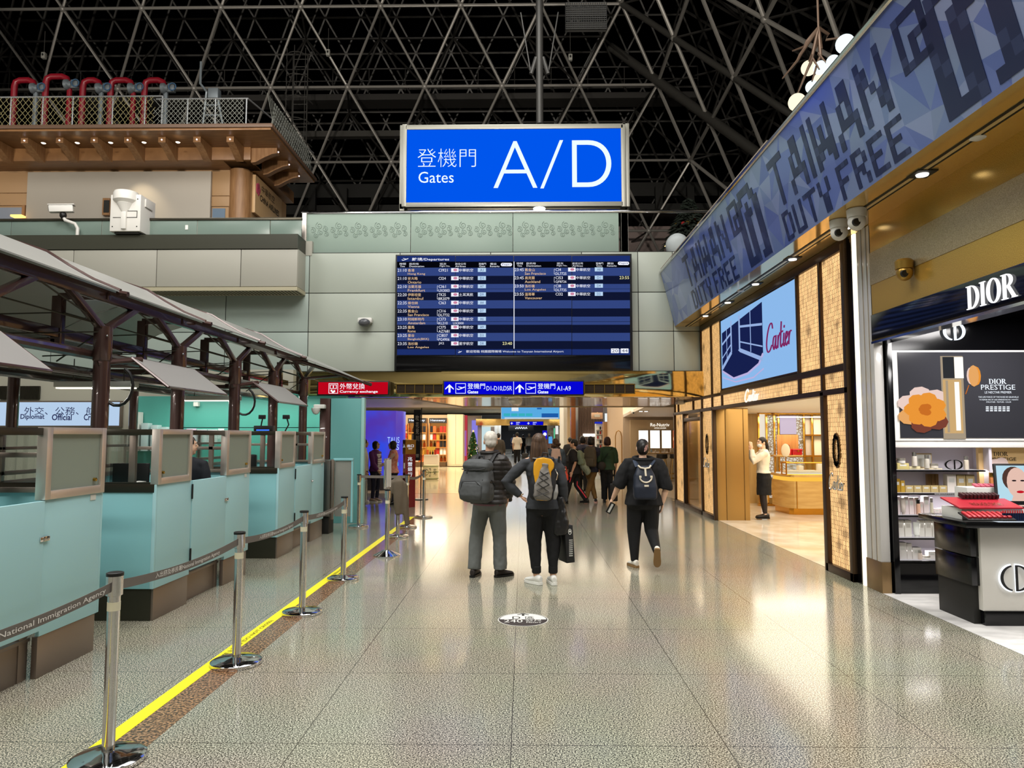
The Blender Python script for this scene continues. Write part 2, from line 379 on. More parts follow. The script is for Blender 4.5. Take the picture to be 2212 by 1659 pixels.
# lower left wall behind the counters
mb = MB(); Yb = 14.9
mb.m = 0; mb.box((-13, Yb, 0), (-3.72, Yb + .2, .9), 0); mb.box((-13, Yb, 2.52), (-5.9, Yb + .2, 3.08)); mb.box((-13, Yb, 2.1), (-8.3, Yb + .2, 2.52))
mb.box((-5.9, Yb, 2.52), (-4.84, Yb + .2, 3.08))
mb.m = 1; mb.box((-8.3, Yb, .9), (-3.72, Yb + .2, 1.85)); mb.box((-8.3, Yb, 1.865), (-3.72, Yb + .2, 2.52))
mb.m = 0; mb.box((-13, Yb, .9), (-8.3, Yb + .2, 2.1))
tag(mb.build('wall_left', (mat('left_wall_grey', '#a8a596', .5), mat('teal_wall', '#4f9c90', .4), m_dark), None, 0), kind='structure')
mb = MB(); mb.box((-16, -5, 0), (-15.8, 16, 12)); struct('wall_side', mb, mat('side_wall', '#8f928a', .5), 0)
mb = MB(); mb.box((-16, -5.2, 0), (12, -5, 12)); struct('wall_rear', mb, mat('rear_wall', '#86827a', .5), 0)
# upper floor
mb = MB(); mb.box((-16, 15.5, 5.4), (xe[5], 40, 5.70)); mb.box((xe[5], 15.9, 5.4), (14, 40, 5.70)); struct('floor_upper', mb, mat('upper_floor', '#6e6a62', .4), 0)
# ---- ceiling of the hall: black glass at night over a space frame
A0 = at(1343, 8, 25.5); e1 = V((3, 0, 0)); e2 = at(1420, 183, 26.7) - A0; e3 = at(1456, 82, 23.95) - at(1420, 183, 26.7)
nrm = e1.cross(e2).normalized(); nrm = nrm if nrm.y > 0 else -nrm
n2r = e3.cross(e2).normalized(); n2r = n2r if n2r.x > 0 else -n2r
J0, J1, I1, K1 = -5, 6, 12, 9
def bars(mb, nodes, conn, r, n=6):
    for a, b in conn:
        if a in nodes and b in nodes: mb.tube(nodes[a], nodes[b], r, n)
def grid(o, ea, eb, na, nb, sgn):
    """triangular lattice o + a*ea + b*eb"""
    nd = {}; cn = []
    for a in na:
        for b in nb:
            nd[a, b] = o + ea * a + eb * b
            cn += [((a, b), (a + 1, b)), ((a, b), (a, b + 1)), ((a, b), (a + 1, b + sgn))]
    return nd, cn
mb = MB()
fr, fc = grid(A0, -e1, e2, range(0, I1 + 8), range(J0, J1), 1)
bars(mb, fr, fc, .055)
rr, rc = grid(A0, e3, e2, range(0, K1), range(J0, J1), 1)
bars(mb, rr, rc, .07)
for q in list(fr.values()) + list(rr.values()): mb.ell(q, (.13, .13, .13), 8, 5)
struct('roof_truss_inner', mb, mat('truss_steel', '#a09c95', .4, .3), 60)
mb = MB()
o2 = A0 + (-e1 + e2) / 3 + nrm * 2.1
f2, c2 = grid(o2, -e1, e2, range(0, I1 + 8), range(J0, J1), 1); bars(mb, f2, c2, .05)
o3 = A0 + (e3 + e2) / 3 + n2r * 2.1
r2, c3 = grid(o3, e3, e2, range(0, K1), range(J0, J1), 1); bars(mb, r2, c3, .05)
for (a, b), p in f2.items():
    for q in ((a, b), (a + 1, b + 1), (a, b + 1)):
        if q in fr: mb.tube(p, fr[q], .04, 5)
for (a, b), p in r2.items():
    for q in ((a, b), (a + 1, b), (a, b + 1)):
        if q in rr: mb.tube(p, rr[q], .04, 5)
struct('roof_truss_outer', mb, mat('truss_steel_dimmed', '#34322f', .5, .3), 60)  # darker copy of the truss steel; the outer layer's dimness is in the colour
mb = MB()
o4 = A0 + nrm * 3.6
f4, c4 = grid(o4, -e1 / 2, e2 / 2, range(-2, 2 * I1 + 14), range(2 * J0, 2 * J1), 1)
for a, b in c4:
    if a in f4 and b in f4: mb.path([f4[a], f4[b]], .045, 4)
o5 = A0 + n2r * 3.6
f5, c5 = grid(o5, e3 / 2, e2 / 2, range(-2, 2 * K1), range(2 * J0, 2 * J1), 1)
for a, b in c5:
    if a in f5 and b in f5 and a[0] != b[0]: mb.path([f5[a], f5[b]], .05, 4)
struct('roof_glazing_bars', mb, mat('glazing_bar', '#4c4a46', .5, .1), 0)
mb = MB(); P0 = A0 + nrm * 4.6
mb.quad(P0 + e2 * -9 + e1 * 4, P0 + e2 * 4.2 + e1 * 4, P0 + e2 * 4.2 - e1 * 25, P0 + e2 * -9 - e1 * 25)
P1 = A0 + n2r * 4.6
mb.quad(P1 + e2 * -9 - e3 * 4, P1 + e2 * 4.2 - e3 * 4, P1 + e2 * 4.2 + e3 * 14, P1 + e2 * -9 + e3 * 14)
struct('ceiling', mb, mat('night_glass', '#010102', .9, spec=0), 0)
mb = MB()
for j in (-.55, 1.45): mb.box((A0 + e2 * j + nrm * 1.6).x and V((-40, (A0 + e2 * j + nrm * 1.4).y - .15, (A0 + e2 * j).z - .12)), V((4.5, (A0 + e2 * j + nrm * 1.4).y + .15, (A0 + e2 * j).z + .12)))
d = (e2 + e3).normalized(); E0 = A0 + e2
mb.path([E0 - d * 3.2 + V((0, -.25, 0)), E0 + d * 9 + V((0, -.25, 0))], .17, 12); mb.path([A0 - d * 0.2, A0 + d * 12], .11, 10)
for t in (-1.1, 1.2, 3.4): mb.path([E0 + d * t + V((0, -.25, 0)), E0 + d * (t + .06) + V((0, -.25, 0))], .185, 12)
struct('roof_beams', mb, mat('roof_beam_steel', '#5a5853', .4, .5), 60)
# far ledge, ducts and perforated band under the roof
mb = MB(); mb.m = 0; mb.box((-20, 31, 9.6), (14, 31.5, 10.9)); mb.m = 1; mb.box((-20, 30, 11.2), (14, 32, 11.6)); mb.box((-20, 30.6, 8.9), (14, 31.4, 9.5)); mb.box((-20, 30.2, 12.0), (14, 31, 12.6))
mb.m = 2; mb.path([(-20, 29.3, 8.5), (14, 29.3, 8.5)], .42, 14); mb.box((-20, 34, 5.6), (14, 34.4, 8.4))
for k in range(24): mb.m = 1; mb.box((-20 + k * 1.35, 29.8, 11.3), (-19.7 + k * 1.35, 30, 12.3))
tag(mb.build('wall_upper_far', (mat('pinkish_band', '#8a7a74', .6), m_dark, mat('duct_metal', '#5e5b57', .35, .7)), None, 40), kind='structure')
# ---- right: soffit, gold bands, boutique front
FB = at(1458, 705, 15.4); FT = at(1427, 590, 15.4); XC = 3.87
mb = MB(); mb.box((FB.x, 1.0, FB.z), (XC + .05, 15.44, FB.z + .1)); struct('ceiling_soffit', mb, m_gold2, 0)
mb = MB(); mb.box((3.52, 1.0, FB.z - .006), (3.545, 15.4, FB.z + .01)); mb.box((3.60, 1.0, FB.z - .006), (3.612, 15.4, FB.z + .01)); struct('trim_3', mb, m_dark, 0)
mb = MB(); mb.box((3.555, 1.0, FB.z - .004), (3.59, 15.4, FB.z + .01)); struct('trim_4', mb, mat('pale_gold_strip', '#e6cf9a', .3, .5), 0)
mb = MB(); mb.box((XC, 1.0, 3.03), (XC + .1, 7.9, FB.z)); struct('wall_gold_band', mb, mat('perforated_gold', '#f0c664', .2, .55, bump=(1.1, .15, .03), var=(220, '#9c7430')), 0)
mb = MB(); mb.box((XC, 1.0, 3.36), (XC - .006, 7.9, 3.72)); struct('trim_5', mb, mat('perforated_pale_gold', '#d0bd96', .3, .5, var=(220, '#8f7a52')), 0)
mb = MB(); mb.box((XC + .1, 1.0, FB.z - .1), (9, 18.2, FB.z + .1)); struct('ceiling_shops', mb, m_dark, 0)
m_lat = lattice('gold_lattice', '#ffcd8c', '#5a3a1c', 1.5, .11, .024, .3)
m_latf = lattice('gold_lattice_fine', '#ffc880', '#5a3a1c', 1.2, .07, .018, .3)
def yv(u): return atx(u, 900, XC).y
mb = MB(); YS = [18.2, 17.1, 15.46, 14.55, 13.85, 9.97, 9.2, 8.5]
def bar(y0, y1, z0, z1, d=.04): mb.box((XC - d, min(y0, y1), z0), (XC + .08, max(y0, y1), z1), .004)
bar(8.45, 15.42, 3.93, 4.05); bar(8.45, 13.9, 2.47, 2.56); bar(13.9, 15.42, 2.47, 2.53, .03); bar(8.45, 18.2, 2.2, 2.27, .05); bar(15.42, 18.2, 2.47, 2.53, .03)
for y in (15.40, 14.57, 13.85, 9.97, 9.2): bar(y - .03, y + .03, 2.25, 4.0, .035)
for y in (18.17, 17.75, 16.2): bar(y - .025, y + .025, 2.2, 2.53, .035)
for y in (18.17, 17.15, 15.46, 14.5): bar(y - .035, y + .035, 0, 2.25, .05)
bar(8.45, 8.53, 0, 4.0, .05); bar(9.13, 9.23, 0, 2.25, .05); bar(8.45, 9.2, 0, .1, .05); bar(15.4, 18.2, 0, .09, .05); bar(14.5, 15.46, 0, .09, .05); bar(17.2, 15.46, 2.02, 2.1, .04)
struct('trim_boutique_frame', mb, m_bronze, 30)
mb = MB()
for y0, y1, z0, z1 in ((15.40, 14.6, 2.53, 3.93), (14.54, 13.9, 2.53, 3.93)): mb.box((XC, y0, z0), (XC + .05, y1, z1))
for y0, y1 in ((18.1, 17.8), (17.7, 16.25), (16.15, 15.46)): mb.box((XC, y0, 2.27), (XC + .05, y1, 2.47))
mb.box((XC, 18.1, .1), (XC + .05, 17.2, 2.2)); mb.box((XC, 15.42, .1), (XC + .05, 14.55, 2.2))
struct('wall_boutique_fine_lattice', mb, m_latf, 0)
mb = MB()
for y0, y1, z0, z1 in ((9.93, 9.24, 2.56, 3.93), (9.16, 8.54, 2.56, 3.93), (13.82, 10.0, 2.27, 2.47), (15.38, 14.6, 2.27, 2.47), (14.54, 13.88, 2.27, 2.47), (9.93, 9.24, 2.27, 2.47), (9.16, 8.54, 2.27, 2.47), (9.12, 8.54, .1, 2.2)): mb.box((XC, y0, z0), (XC + .05, y1, z1))
struct('wall_boutique_lattice', mb, m_lat, 0)
# boutique inside: ceiling, walls
mb = MB(); mb.box((XC + .08, 8.6, 2.24), (9, 18.2, 2.34)); struct('ceiling_boutique', mb, m_white, 0)
m_gw = mat('gold_wood_wall', '#c7a465', .3, var=(2, '#b5904f', (6, 1, .6)))
mb = MB(); mb.box((4.45, 18.1, 0), (9, 18.3, 2.3)); mb.box((8.9, 8.6, 0), (9.1, 18.2, 2.3)); struct('wall_boutique', mb, m_gw, 0)
mb = MB(); mb.box((XC + .1, 8.35, 0), (9, 8.5, 3.2)); struct('wall_shop_divider', mb, m_gw, 0)
# bronze jamb column
mb = MB(); j0, j1 = XC + .02, at(1618, 1000, 14.45).x
for a, b in ((j0, j0 + .17), (j0 + .185, j0 + .53), (j0 + .545, j1)): mb.box((a, 14.45, 0), (b, 14.9, 2.24), .005)
mb.box((j0 + .01, 14.47, 0), (j1 - .01, 14.9, 2.24)); struct('wall_jamb', mb, mat('bronze_panel', '#a3824c', .34, .75), 30)
# pillar between the shops
mb = MB(); mb.m = 0; mb.box((XC, 8.32, 0), (XC + .1, 8.45, 4.05)); mb.m = 1; mb.box((XC - .006, 8.255, 0), (XC + .08, 8.31, 4.05)); mb.m = 2
for a, b in ((8.21, 8.1), (8.08, 7.99), (7.97, 7.88)): mb.box((XC, b, .33), (XC + .1, a, 4.05), .006)
mb.m = 3; mb.box((XC + .008, 7.9, .3), (XC + .08, 8.2, 4.05)); mb.m = 4; mb.box((XC - .004, 7.87, 0), (XC + .1, 8.22, .33), .004)
tag(mb.build('wall_pillar', (m_black, glow('led_strip', '#fff2d2', 1.7), mat('grey_gloss', '#bab7b3', .16, 0, coat=.5), mat('gold_strip', '#e0b040', .15, 1, bump=(20, .3)), mat('brown_kick', '#8d7350', .3, .7)), None, 30), kind='structure')
# cosmetics shop shell
mb = MB(); mb.box((XC + .35, 8.22, 0), (9, 8.34, 3.1)); mb.box((8.8, -2, 0), (9, 8.3, 3.1)); struct('wall_cosmetics', mb, m_black, 0)
mb = MB(); mb.box((XC + .1, -2, 2.99), (9, 8.3, 3.07)); struct('ceiling_cosmetics', mb, mat('black_mirror', '#1a1716', .07, .5), 0)
# ================================================================ left: counters, canopy, barriers, lounge
m_teal = mat('teal_laminate', '#a3ced4', .42); m_teal_d = mat('teal_laminate_front', '#86bec4', .42)
m_frost = mat('frosted_pane', '#8d978c', .35, spec=.4)
m_glass = mat('clear_glass', '#e8f2ee', .02, trans=1, ior=1.04, alpha=.55)
m_rail = mat('dark_rail', '#3d392f', .3, .6); m_desk = mat('teal_desk', '#7fb3ae', .3); m_plastic = mat('black_plastic', '#141414', .4); m_offw = mat('offwhite_plastic', '#d9d8d2', .4)
BX = -3.397; BW = -4.95
def frosted(t, y0, y1, lock):
    z0, z1 = 1.24, 1.757; d = .075
    mb = MB(); xo = BX + .012
    mb.box((xo - d, y0, z0), (xo, y0 + .06, z1), .004); mb.box((xo - d, y1 - .055, z0), (xo, y1, z1), .004); mb.box((xo - d, y0 + .06, z1 - .05), (xo, y1 - .055, z1), .004); mb.box((xo - d, y0 + .06, z0), (xo, y1 - .055, z0 + .062), .004)
    f = mb.build('window_frame', m_steel, t)
    MB().box((xo - .045, y0 + .06, z0 + .062), (xo - .02, y1 - .055, z1 - .05)).build('frosted_pane', m_frost, f)
    l = MB(); ly = y1 - .12 if lock > 0 else y0 + .1
    l.lathe([(0, -.02), (.014, -.02), (.014, .002), (.007, .006), (0, .006)], (xo, ly, z0 + .11), 12, 'x'); l.build('lock', mat('brass', '#b08a3c', .25, 1), f)
def booth(y0, y1, label, no_front=False):
    t = thing('immigration_booth', (BX, (y0 + y1) / 2, 0), label, 'booth', 'immigration booths along the lane')
    p = .7
    mb = MB(); mb.box((BW, y0, .29), (BX - .03, y0 + .03, 1.17), .003); mb.build('front_panel', m_teal_d, t)
    MB().box((BX - .035, y0 - .006, .29), (BX, y0 + .02, 1.24), .006).build('corner_trim', m_teal, t); MB().box((BX - .035, y1 - .02, .29), (BX, y1 + .006, 1.24), .006).build('corner_trim', m_teal, t)
    mb = MB(); mb.box((BW, y1 - .03, .29), (BX - .03, y1, 1.24), .003); mb.build('back_panel', m_teal_d, t)
    mb = MB(); mb.box((BW, y0 + .03, .29), (BW + .03, y1 - .03, 1.24), .003); mb.build('inner_panel', m_teal_d, t)
    for a, b in ((y0 + .02, y0 + p), (y1 - p, y1 - .02)):
        MB().box((BX - .03, a, .29), (BX, b, 1.24), .004).build('side_panel', m_teal, t)
        MB().box((BX - .05, a, 0), (BX - .008, b - .012, .287), .003).build('kick_plate', m_steel_d, t)
    MB().box((BW, y0 + .012, 0), (BX - .03, y0 + .03, .287)).build('kick_plate', mat('dark_kick', '#45453a', .3, .6), t)
    d = MB().box((BX - .022, y0 + p + .008, .33), (BX + .008, y1 - p - .008, 1.235), .004).build('door', m_teal, t)
    [MB().tube((BX + .01, y0 + p, a), (BX + .01, y0 + p, b), .009, 8).build('hinge', m_plastic, d) for a, b in ((.42, .55), (1.05, 1.2))]
    k = MB(); k.box((BX + .006, y1 - p - .05, .95), (BX + .016, y1 - p + .05, .985), .005); k.tube((BX + .016, y1 - p - .02, .967), (BX + .02, y1 - p - .02, .967), .008, 8); k.tube((BX + .016, y1 - p + .025, .967), (BX + .02, y1 - p + .025, .967), .008, 8); k.build('latch', m_chrome, d)
    mb = MB(); mb.box((BX - .11, y0 + p, 0), (BX - .075, y1 - p, .26), .003); mb.box((BX - .11, y0 + p, .26), (BX - .06, y1 - p, .285), .003); mb.box((BX - .14, y1 - p - .1, 0), (BX - .07, y1 - p - .02, .3)); mb.build('door_sill', m_steel_d, t)
    for a, b, s in ((y0, y0 + p - .03, -1), (y1 - p - .02, y1, 1)): frosted(t, a, b, s)
    # rails and glass of the window band
    mb = MB(); mb.box((BW, y0, 1.7), (BX - .065, y0 + .07, 1.755), .003); mb.build('top_rail', m_rail, t)
    mb = MB(); mb.box((BW, y0 - .01, 1.17), (BX - .02, y0 + .07, 1.245), .003); mb.box((BW, y0 + .01, 1.245), (BX - .06, y0 + .05, 1.262)); mb.build('window_sill', m_rail, t)
    mb = MB(); mb.box((BX - .07, y0 + p - .03, 1.7), (BX - .02, y1 - p - .02, 1.752), .003); mb.build('top_rail', m_rail, t)
    mb = MB()
    for a, b in ((1.32, 1.36), (1.56, 1.59), (1.7, 1.755), (1.22, 1.27)): mb.box((BW, y0 + .05, a), (BW + .05, y1 - .02, b), .003)
    for y in (y0 + .05, y0 + .85, y1 - .07): mb.box((BW, y, 1.24), (BW + .05, y + .045, 1.75), .003)
    mb.build('window_frame', m_steel_d, t); MB().box((BX - .28, y0 + .015, 1.245), (BX - .22, y0 + .055, 1.7), .003).build('mullion', m_steel_d, t); mb = MB()
    mb.box((BW, y1 - .06, 1.7), (BX - .065, y1, 1.755), .003); mb.box((BW, y1 - .05, 1.52), (BX - .065, y1 - .01, 1.56), .003); mb.box((BW, y1 - .06, 1.24), (BX - .065, y1, 1.28), .003); mb.box((BX - .5, y1 - .05, 1.24), (BX - .45, y1 - .01, 1.7))
    mb.build('window_frame', m_steel_d, t)
    mb = MB(); mb.box((BW + .01, y0 + .028, 1.262), (BX - .29, y0 + .034, 1.7)); mb.build('glass_pane', m_glass, t)
    mb = MB(); mb.box((BW + .02, y0 + .05, 1.27), (BW + .026, y1 - .02, 1.7)); mb.build('glass_pane', m_glass, t)
    MB().box((BW + .05, y0 + .08, .98), (BX - .62, y1 - .08, 1.02), .004).build('desk', m_desk, t)
    MB().box((BX - .6, y0 + .04, 1.10), (BX - .04, y0 + .35, 1.13), .004).build('counter_ledge', m_desk, t)
    s = MB().box((BX + .001, y1 - .17, 1.19), (BX + .004, y1 - .1, 1.232)); s.build('sticker', m_offw, t)
    return t
booth(3.3, 5.76, 'teal immigration booth nearest the camera, cut off by the picture edge')
booth(6.61, 8.86, 'teal immigration booth in the middle, with white printer on its ledge')
booth(9.93, 12.18, 'teal immigration booth farthest back, with black chair inside its window')
# things inside and on the booths
def camera_lamp(x, y, z, label):
    t = thing('document_camera', (x, y, z), label, 'camera')
    MB().lathe([(0, 0), (.09, 0), (.085, .02), (0, .025)], (x, y, z), 16).build('base', m_plastic, t)
    MB().box((x - .06, y - .03, z + .02), (x + .1, y + .04, z + .33), .02).build('stand', m_plastic, t)
    MB().path([(x + .05, y, z + .3), (x + .02, y - .02, z + .4), (x - .05, y - .04, z + .44)], .014, 8).build('arm', m_plastic, t)
    h = MB(); h.lathe([(0, -.02), (.066, -.02), (.066, .02), (0, .025)], (x - .07, y - .06, z + .46), 20, 'y'); h.build('lens_disc', m_plastic, t)
    h = MB(); h.path([(x - .07 + .068 * cos(a), y - .085, z + .46 + .068 * sin(a)) for a in [k * PI / 12 for k in range(24)]], .006, 6, closed=True); h.build('ring', m_offw, t)
camera_lamp(-4.62, 5.15, 1.02, 'black round passport camera on stand inside the nearest booth')
t = thing('label_printer', (-4.35, 5.3, 1.02), 'small white passport reader on arm beside the round camera', 'printer')
MB().box((-4.42, 5.2, 1.22), (-4.1, 5.42, 1.28), .015).build('tray', m_offw, t); MB().box((-4.3, 5.24, 1.02), (-4.22, 5.36, 1.22), .01).build('stand', m_steel_d, t); MB().box((-4.44, 5.22, 1.28), (-4.36, 5.4, 1.4), .01).build('reader_head', m_offw, t)
t = thing('desktop_printer', (-3.72, 6.8, 1.13), 'white receipt printer on the ledge of the middle booth', 'printer')
pb = MB(); pb.prism([(-.14, 0), (.1, 0), (.1, .125), (.03, .13), (-.14, .05)], (0, .16, 0), (-3.74, 6.72, 1.13)); pb.build('body', m_offw, t); MB().box((-3.66, 6.719, 1.18), (-3.645, 6.73, 1.21)).build('button', m_plastic, t)
t = thing('handheld_scanner', (-3.57, 6.82, 1.13), 'dark handheld scanner lying beside the white receipt printer', 'scanner')
MB().path([(-3.62, 6.8, 1.15), (-3.57, 6.8, 1.165), (-3.52, 6.83, 1.15)], [.015, .028, .02], 10).build('scanner_body', m_rail, t)
t = thing('desk_monitor', (-4.2, 7.6, 1.02), 'black monitor on the desk inside the middle booth', 'monitor')
MB().box((-4.42, 7.6, 1.12), (-4.0, 7.63, 1.4), .008).build('screen', m_plastic, t); MB().box((-4.24, 7.61, 1.02), (-4.17, 7.64, 1.14)).build('stand', m_plastic, t)
t = thing('fan', (-4.62, 7.0, 1.02), 'small black desk fan behind the middle booth window', 'fan')
MB().lathe([(0, 0), (.06, 0), (.05, .02), (0, .02)], (-4.62, 7.0, 1.02), 14).build('base', m_plastic, t); MB().tube((-4.62, 7, 1.03), (-4.62, 7, 1.3), .012, 8).build('pole', m_plastic, t); MB().ell((-4.62, 6.97, 1.36), (.07, .04, .07)).build('head', m_plastic, t)
t = thing('office_chair', (-4.1, 10.6, 0), 'black office chair inside the farthest booth', 'chair')
MB().box((-4.3, 10.4, .45), (-3.86, 10.85, .52), .03).build('seat', m_plastic, t); MB().box((-4.28, 10.36, .62), (-3.88, 10.42, 1.42), .03).build('backrest', m_plastic, t); mb = MB(); mb.tube((-4.1, 10.6, .03), (-4.1, 10.6, .46), .03)
for k in range(5): mb.tube((-4.1, 10.6, .07), (-4.1 + .28 * cos(k * 1.257), 10.6 + .28 * sin(k * 1.257), .03), .018, 6)
mb.build('base', m_plastic, t)
b = at(570, 970, 9.99); z0 = 1.757
t = thing('card_reader', (b.x, 9.96, z0), 'black card reader with blue light on the farthest booth rail', 'card reader')
MB().box((b.x - .13, 9.93, z0), (b.x + .13, 10.06, z0 + .075), .006).build('case', m_plastic, t); MB().box((b.x - .09, 9.926, z0 + .005), (b.x + .09, 9.932, z0 + .022)).build('indicator', glow('blue_led', '#3a6cff', 1.5), t)
for u, lab in ((563, 'small black camera on a stalk above the card reader'), (615, 'black gooseneck camera right of the brown column')):
    b = at(u, 968, 10.2); t = thing('webcam', (b.x, 10.2, 1.757), lab, 'camera')
    MB().path([(b.x, 10.2, 1.757), (b.x + (.05 if u > 600 else 0), 10.2, 1.85), (b.x + .02, 10.2, 1.95)], .01, 7).build('stalk', m_plastic, t); MB().box((b.x - .03, 10.16, 1.93), (b.x + .06, 10.22, 1.99), .008).build('head', m_plastic, t)
# lit sign, papers and boxes on the back wall
t = thing('counter_sign', (-9.9, 14.85, 1.87), 'pale blue lit sign for diplomat, official and crew travellers', 'sign')
MB().box((-12.4, 14.82, 1.87), (-8.42, 14.9, 2.42), .005).build('frame', m_steel_d, t)
MB().box((-12.36, 14.815, 1.9), (-8.46, 14.83, 2.39)).build('light_panel', glow('sign_pale_blue', '#b9d2ee', .95), t)
m_navy = mat('navy_letters', '#141a5e', .5)
a = at(52, 896.5, 14.81); b = at(196, 898, 14.81); text('外交、公務、航空', m_navy, t, a, (1, 0, 0), (0, 0, 1), (b.x - a.x) * 1.22, .17)
for s, u0, u1 in (('Diplomat', 44, 96), ('Official', 112, 155), ('Crew', 181, 212)):
    a = at(u0, 908, 14.81); b = at(u1, 908, 14.81); text(s, m_navy, t, a, (1, 0, 0), (0, 0, 1), b.x - a.x, .13, bold=.02)
for u0, u1, v0, v1, c, lab in ((402, 424, 926, 960, '#e3c3dc', 'pink notice pinned left of the white notices'), (425, 447, 928, 958, '#eceeee', 'white printed notice pinned beside the pink one'), (448, 470, 928, 960, '#e4e8e8', 'white printed notice, second from the pink one'), (471, 484, 926, 948, '#eef0f0', 'small white notice pinned at the right end of the row')):
    a = at(u0, v1, 14.89); b = at(u1, v0, 14.89); t = thing('notice_paper', (a.x, 14.89, a.z), lab, 'paper')
    MB().box((a.x, 14.885, a.z), (b.x, 14.9, b.z)).build('sheet', mat('paper' + c, c, .7), t)
    mb = MB()
    for k in range(5): mb.box((a.x + .03, 14.882, b.z - .06 - k * .045), (b.x - .05, 14.886, b.z - .052 - k * .045))
    mb.build('print', mat('print_grey', '#8a8f92', .7), t)
a = at(421, 878, 14.88); tag(MB().box((a.x, 14.8, a.z), (a.x + .1, 14.9, a.z + .09), .01).build('wall_sensor', m_offw), 'small white sensor box high on the teal wall', 'sensor')
a = at(280, 943, 14.7); b = at(300, 890, 14.7); t = thing('binder_rack', (a.x, 14.75, a.z), 'white rack of upright folders left of the teal wall', 'rack')
MB().box((a.x, 14.65, a.z - .3), (b.x, 14.88, b.z), .008).build('folder', m_offw, t)
for k in range(4): MB().box((b.x + .06 + k * .2, 14.7, a.z - .3), (b.x + .2 + k * .2, 14.88, a.z + .28 - .04 * k), .008).build('folder', mat('clear_folder', '#b8cfcf', .15), t)
a = at(685, 930, 14.6); t = thing('socket_strip', (a.x, 14.85, 1.1), 'white vertical cable cover at the end of the teal wall', 'cable cover')
MB().box((a.x, 14.8, 1.3), (a.x + .14, 14.9, at(690, 902, 14.85).z), .01).build('cover', m_offw, t)
for z in (1.72, 1.86, 1.98): MB().box((a.x + .05, 14.79, z), (a.x + .1, 14.81, z + .07)).build('socket', mat('socket_grey', '#6a7076', .4), t)
# seated officer glimpsed through the middle booth is built with the people
# ---------------------------------------------------------------- canopy over the counters
m_br = mat('brown_paint', '#4a3430', .22, .25, coat=.5); m_poly = mat('frosted_sheet', '#949490', .3, trans=.0, spec=.4)
CX = -4.28
cn = thing('counter_canopy', (CX, 9.5, 0), 'long arched canopy on brown steel columns over the immigration booths', 'canopy')
CY = (7.15, 8.76, 10.5, 12.13, 13.8); ZB = 3.12
for y in (5.5,) + CY:
    mb = MB(); mb.tube((CX, y, 0), (CX, y, 2.80), .08, 18); mb.lathe([(.083, 2.45), (.088, 2.46), (.088, 2.8), (0, 2.805)], (CX, y, 0), 18); c = mb.build('column', m_br, cn)
    mb = MB()
    for s in (-1, 1): mb.obox(((CX), y + s * .34, (2.78 + ZB) / 2), (.07, .06, .78), Matrix.Rotation(-s * math.atan2(.62, ZB - 2.78), 3, 'X'), .004)
    mb.build('strut', m_br, cn)
    mb = MB()
    for a in (.4, -.4): mb.ell((CX + .088 * cos(a), y - .088 * sin(.9), 2.7), (.012, .012, .012), 8, 6)
    mb.build('bolt', m_chrome, cn)
    MB().box((-4.80, y - .04, 2.55), (-4.70, y + .04, 3.12), .004).build('post', m_br, cn)
    MB().box((-4.75, y - .03, 3.08), (CX + .05, y + .03, 3.15), .004).build('cross_bar', m_br, cn)
    mb = MB()
    for (p, q) in (((-4.7, y, 2.95), (CX, y + 1.5, 2.82)), ((-4.8, y, 2.95), (-5.9, y - .4, 2.85)), ((CX, y, 2.82), (CX, y - 1.2, ZB)), ((CX, y - .08, 2.74), (CX - .9, y - 1.2, 2.55)), ((CX - .05, y, 2.74), (-4.75, y, 2.45))):
        mb.tube(p, q, .008, 6)
    mb.build('tie_rod', m_rail, cn)
MB().box((CX - .035, 4.6, ZB - .06), (CX + .035, 13.9, ZB + .06), .004).build('edge_beam', m_br, cn)
MB().box((-4.79, 4.4, 2.69), (-4.71, 14.2, 2.79), .004).build('inner_beam', m_br, cn)
MB().box((-7.2, 4.4, 2.69), (-7.1, 14.2, 2.79), .004).build('inner_beam', m_br, cn)
MB().box((-7.65, 4.6, ZB - .06), (-7.58, 14.2, ZB + .06), .004).build('edge_beam', m_br, cn)
for y in (7.15, 10.5, 13.8):
    MB().tube((-7.6, y, 0), (-7.6, y, 2.8), .08, 14).build('column', m_br, cn)
    MB().box((-7.1, y - .04, 2.6), (-4.75, y + .04, 2.68), .004).build('cross_bar', m_br, cn)
arch = [(CX + .12, ZB + .05), (-4.45, 3.29), (-4.7, 3.43), (-4.94, 3.58), (-5.25, 3.68), (-5.55, 3.76), (-5.95, 3.80), (-6.4, 3.76), (-6.9, 3.6), (-7.3, 3.4), (-7.75, 3.15)]
RY = [4.6, 5.2, 7.22, 9.2, 11.15, 13.3]
for i in range(len(RY) - 1):
    mb = MB(); n = len(arch)
    rings = [[V((x, RY[i] + .02, z)) for x, z in arch] + [V((x, RY[i] + .02, z + .015)) for x, z in reversed(arch)], [V((x, RY[i + 1] - .02, z)) for x, z in arch] + [V((x, RY[i + 1] - .02, z + .015)) for x, z in reversed(arch)]]
    mb.ring_loft(rings); mb.build('roof_panel', m_poly, cn)
for y in RY[1:]:
    mb = MB(); mb.path([(x, y, z + .02) for x, z in arch], .022, 6)
    mb.path([(CX + .09, y, ZB + .05), (CX + .2, y, ZB + .03)], .03, 6); mb.build('rib', m_br, cn)
tip = at(802, 831, 14.55); mb = MB()
mb.add([(CX + .05, 13.3, ZB + .06), (-5.25, 13.3, 3.68), tip + V((-.9, .05, .36)), tip, (CX + .05, 13.3, ZB + .075), (-5.25, 13.3, 3.695), tip + V((-.9, .05, .375)), tip + V((0, 0, .015))], [(0, 1, 2, 3), (7, 6, 5, 4), (0, 4, 5, 1), (1, 5, 6, 2), (2, 6, 7, 3), (3, 7, 4, 0)])
mb.build('roof_panel', m_poly, cn)
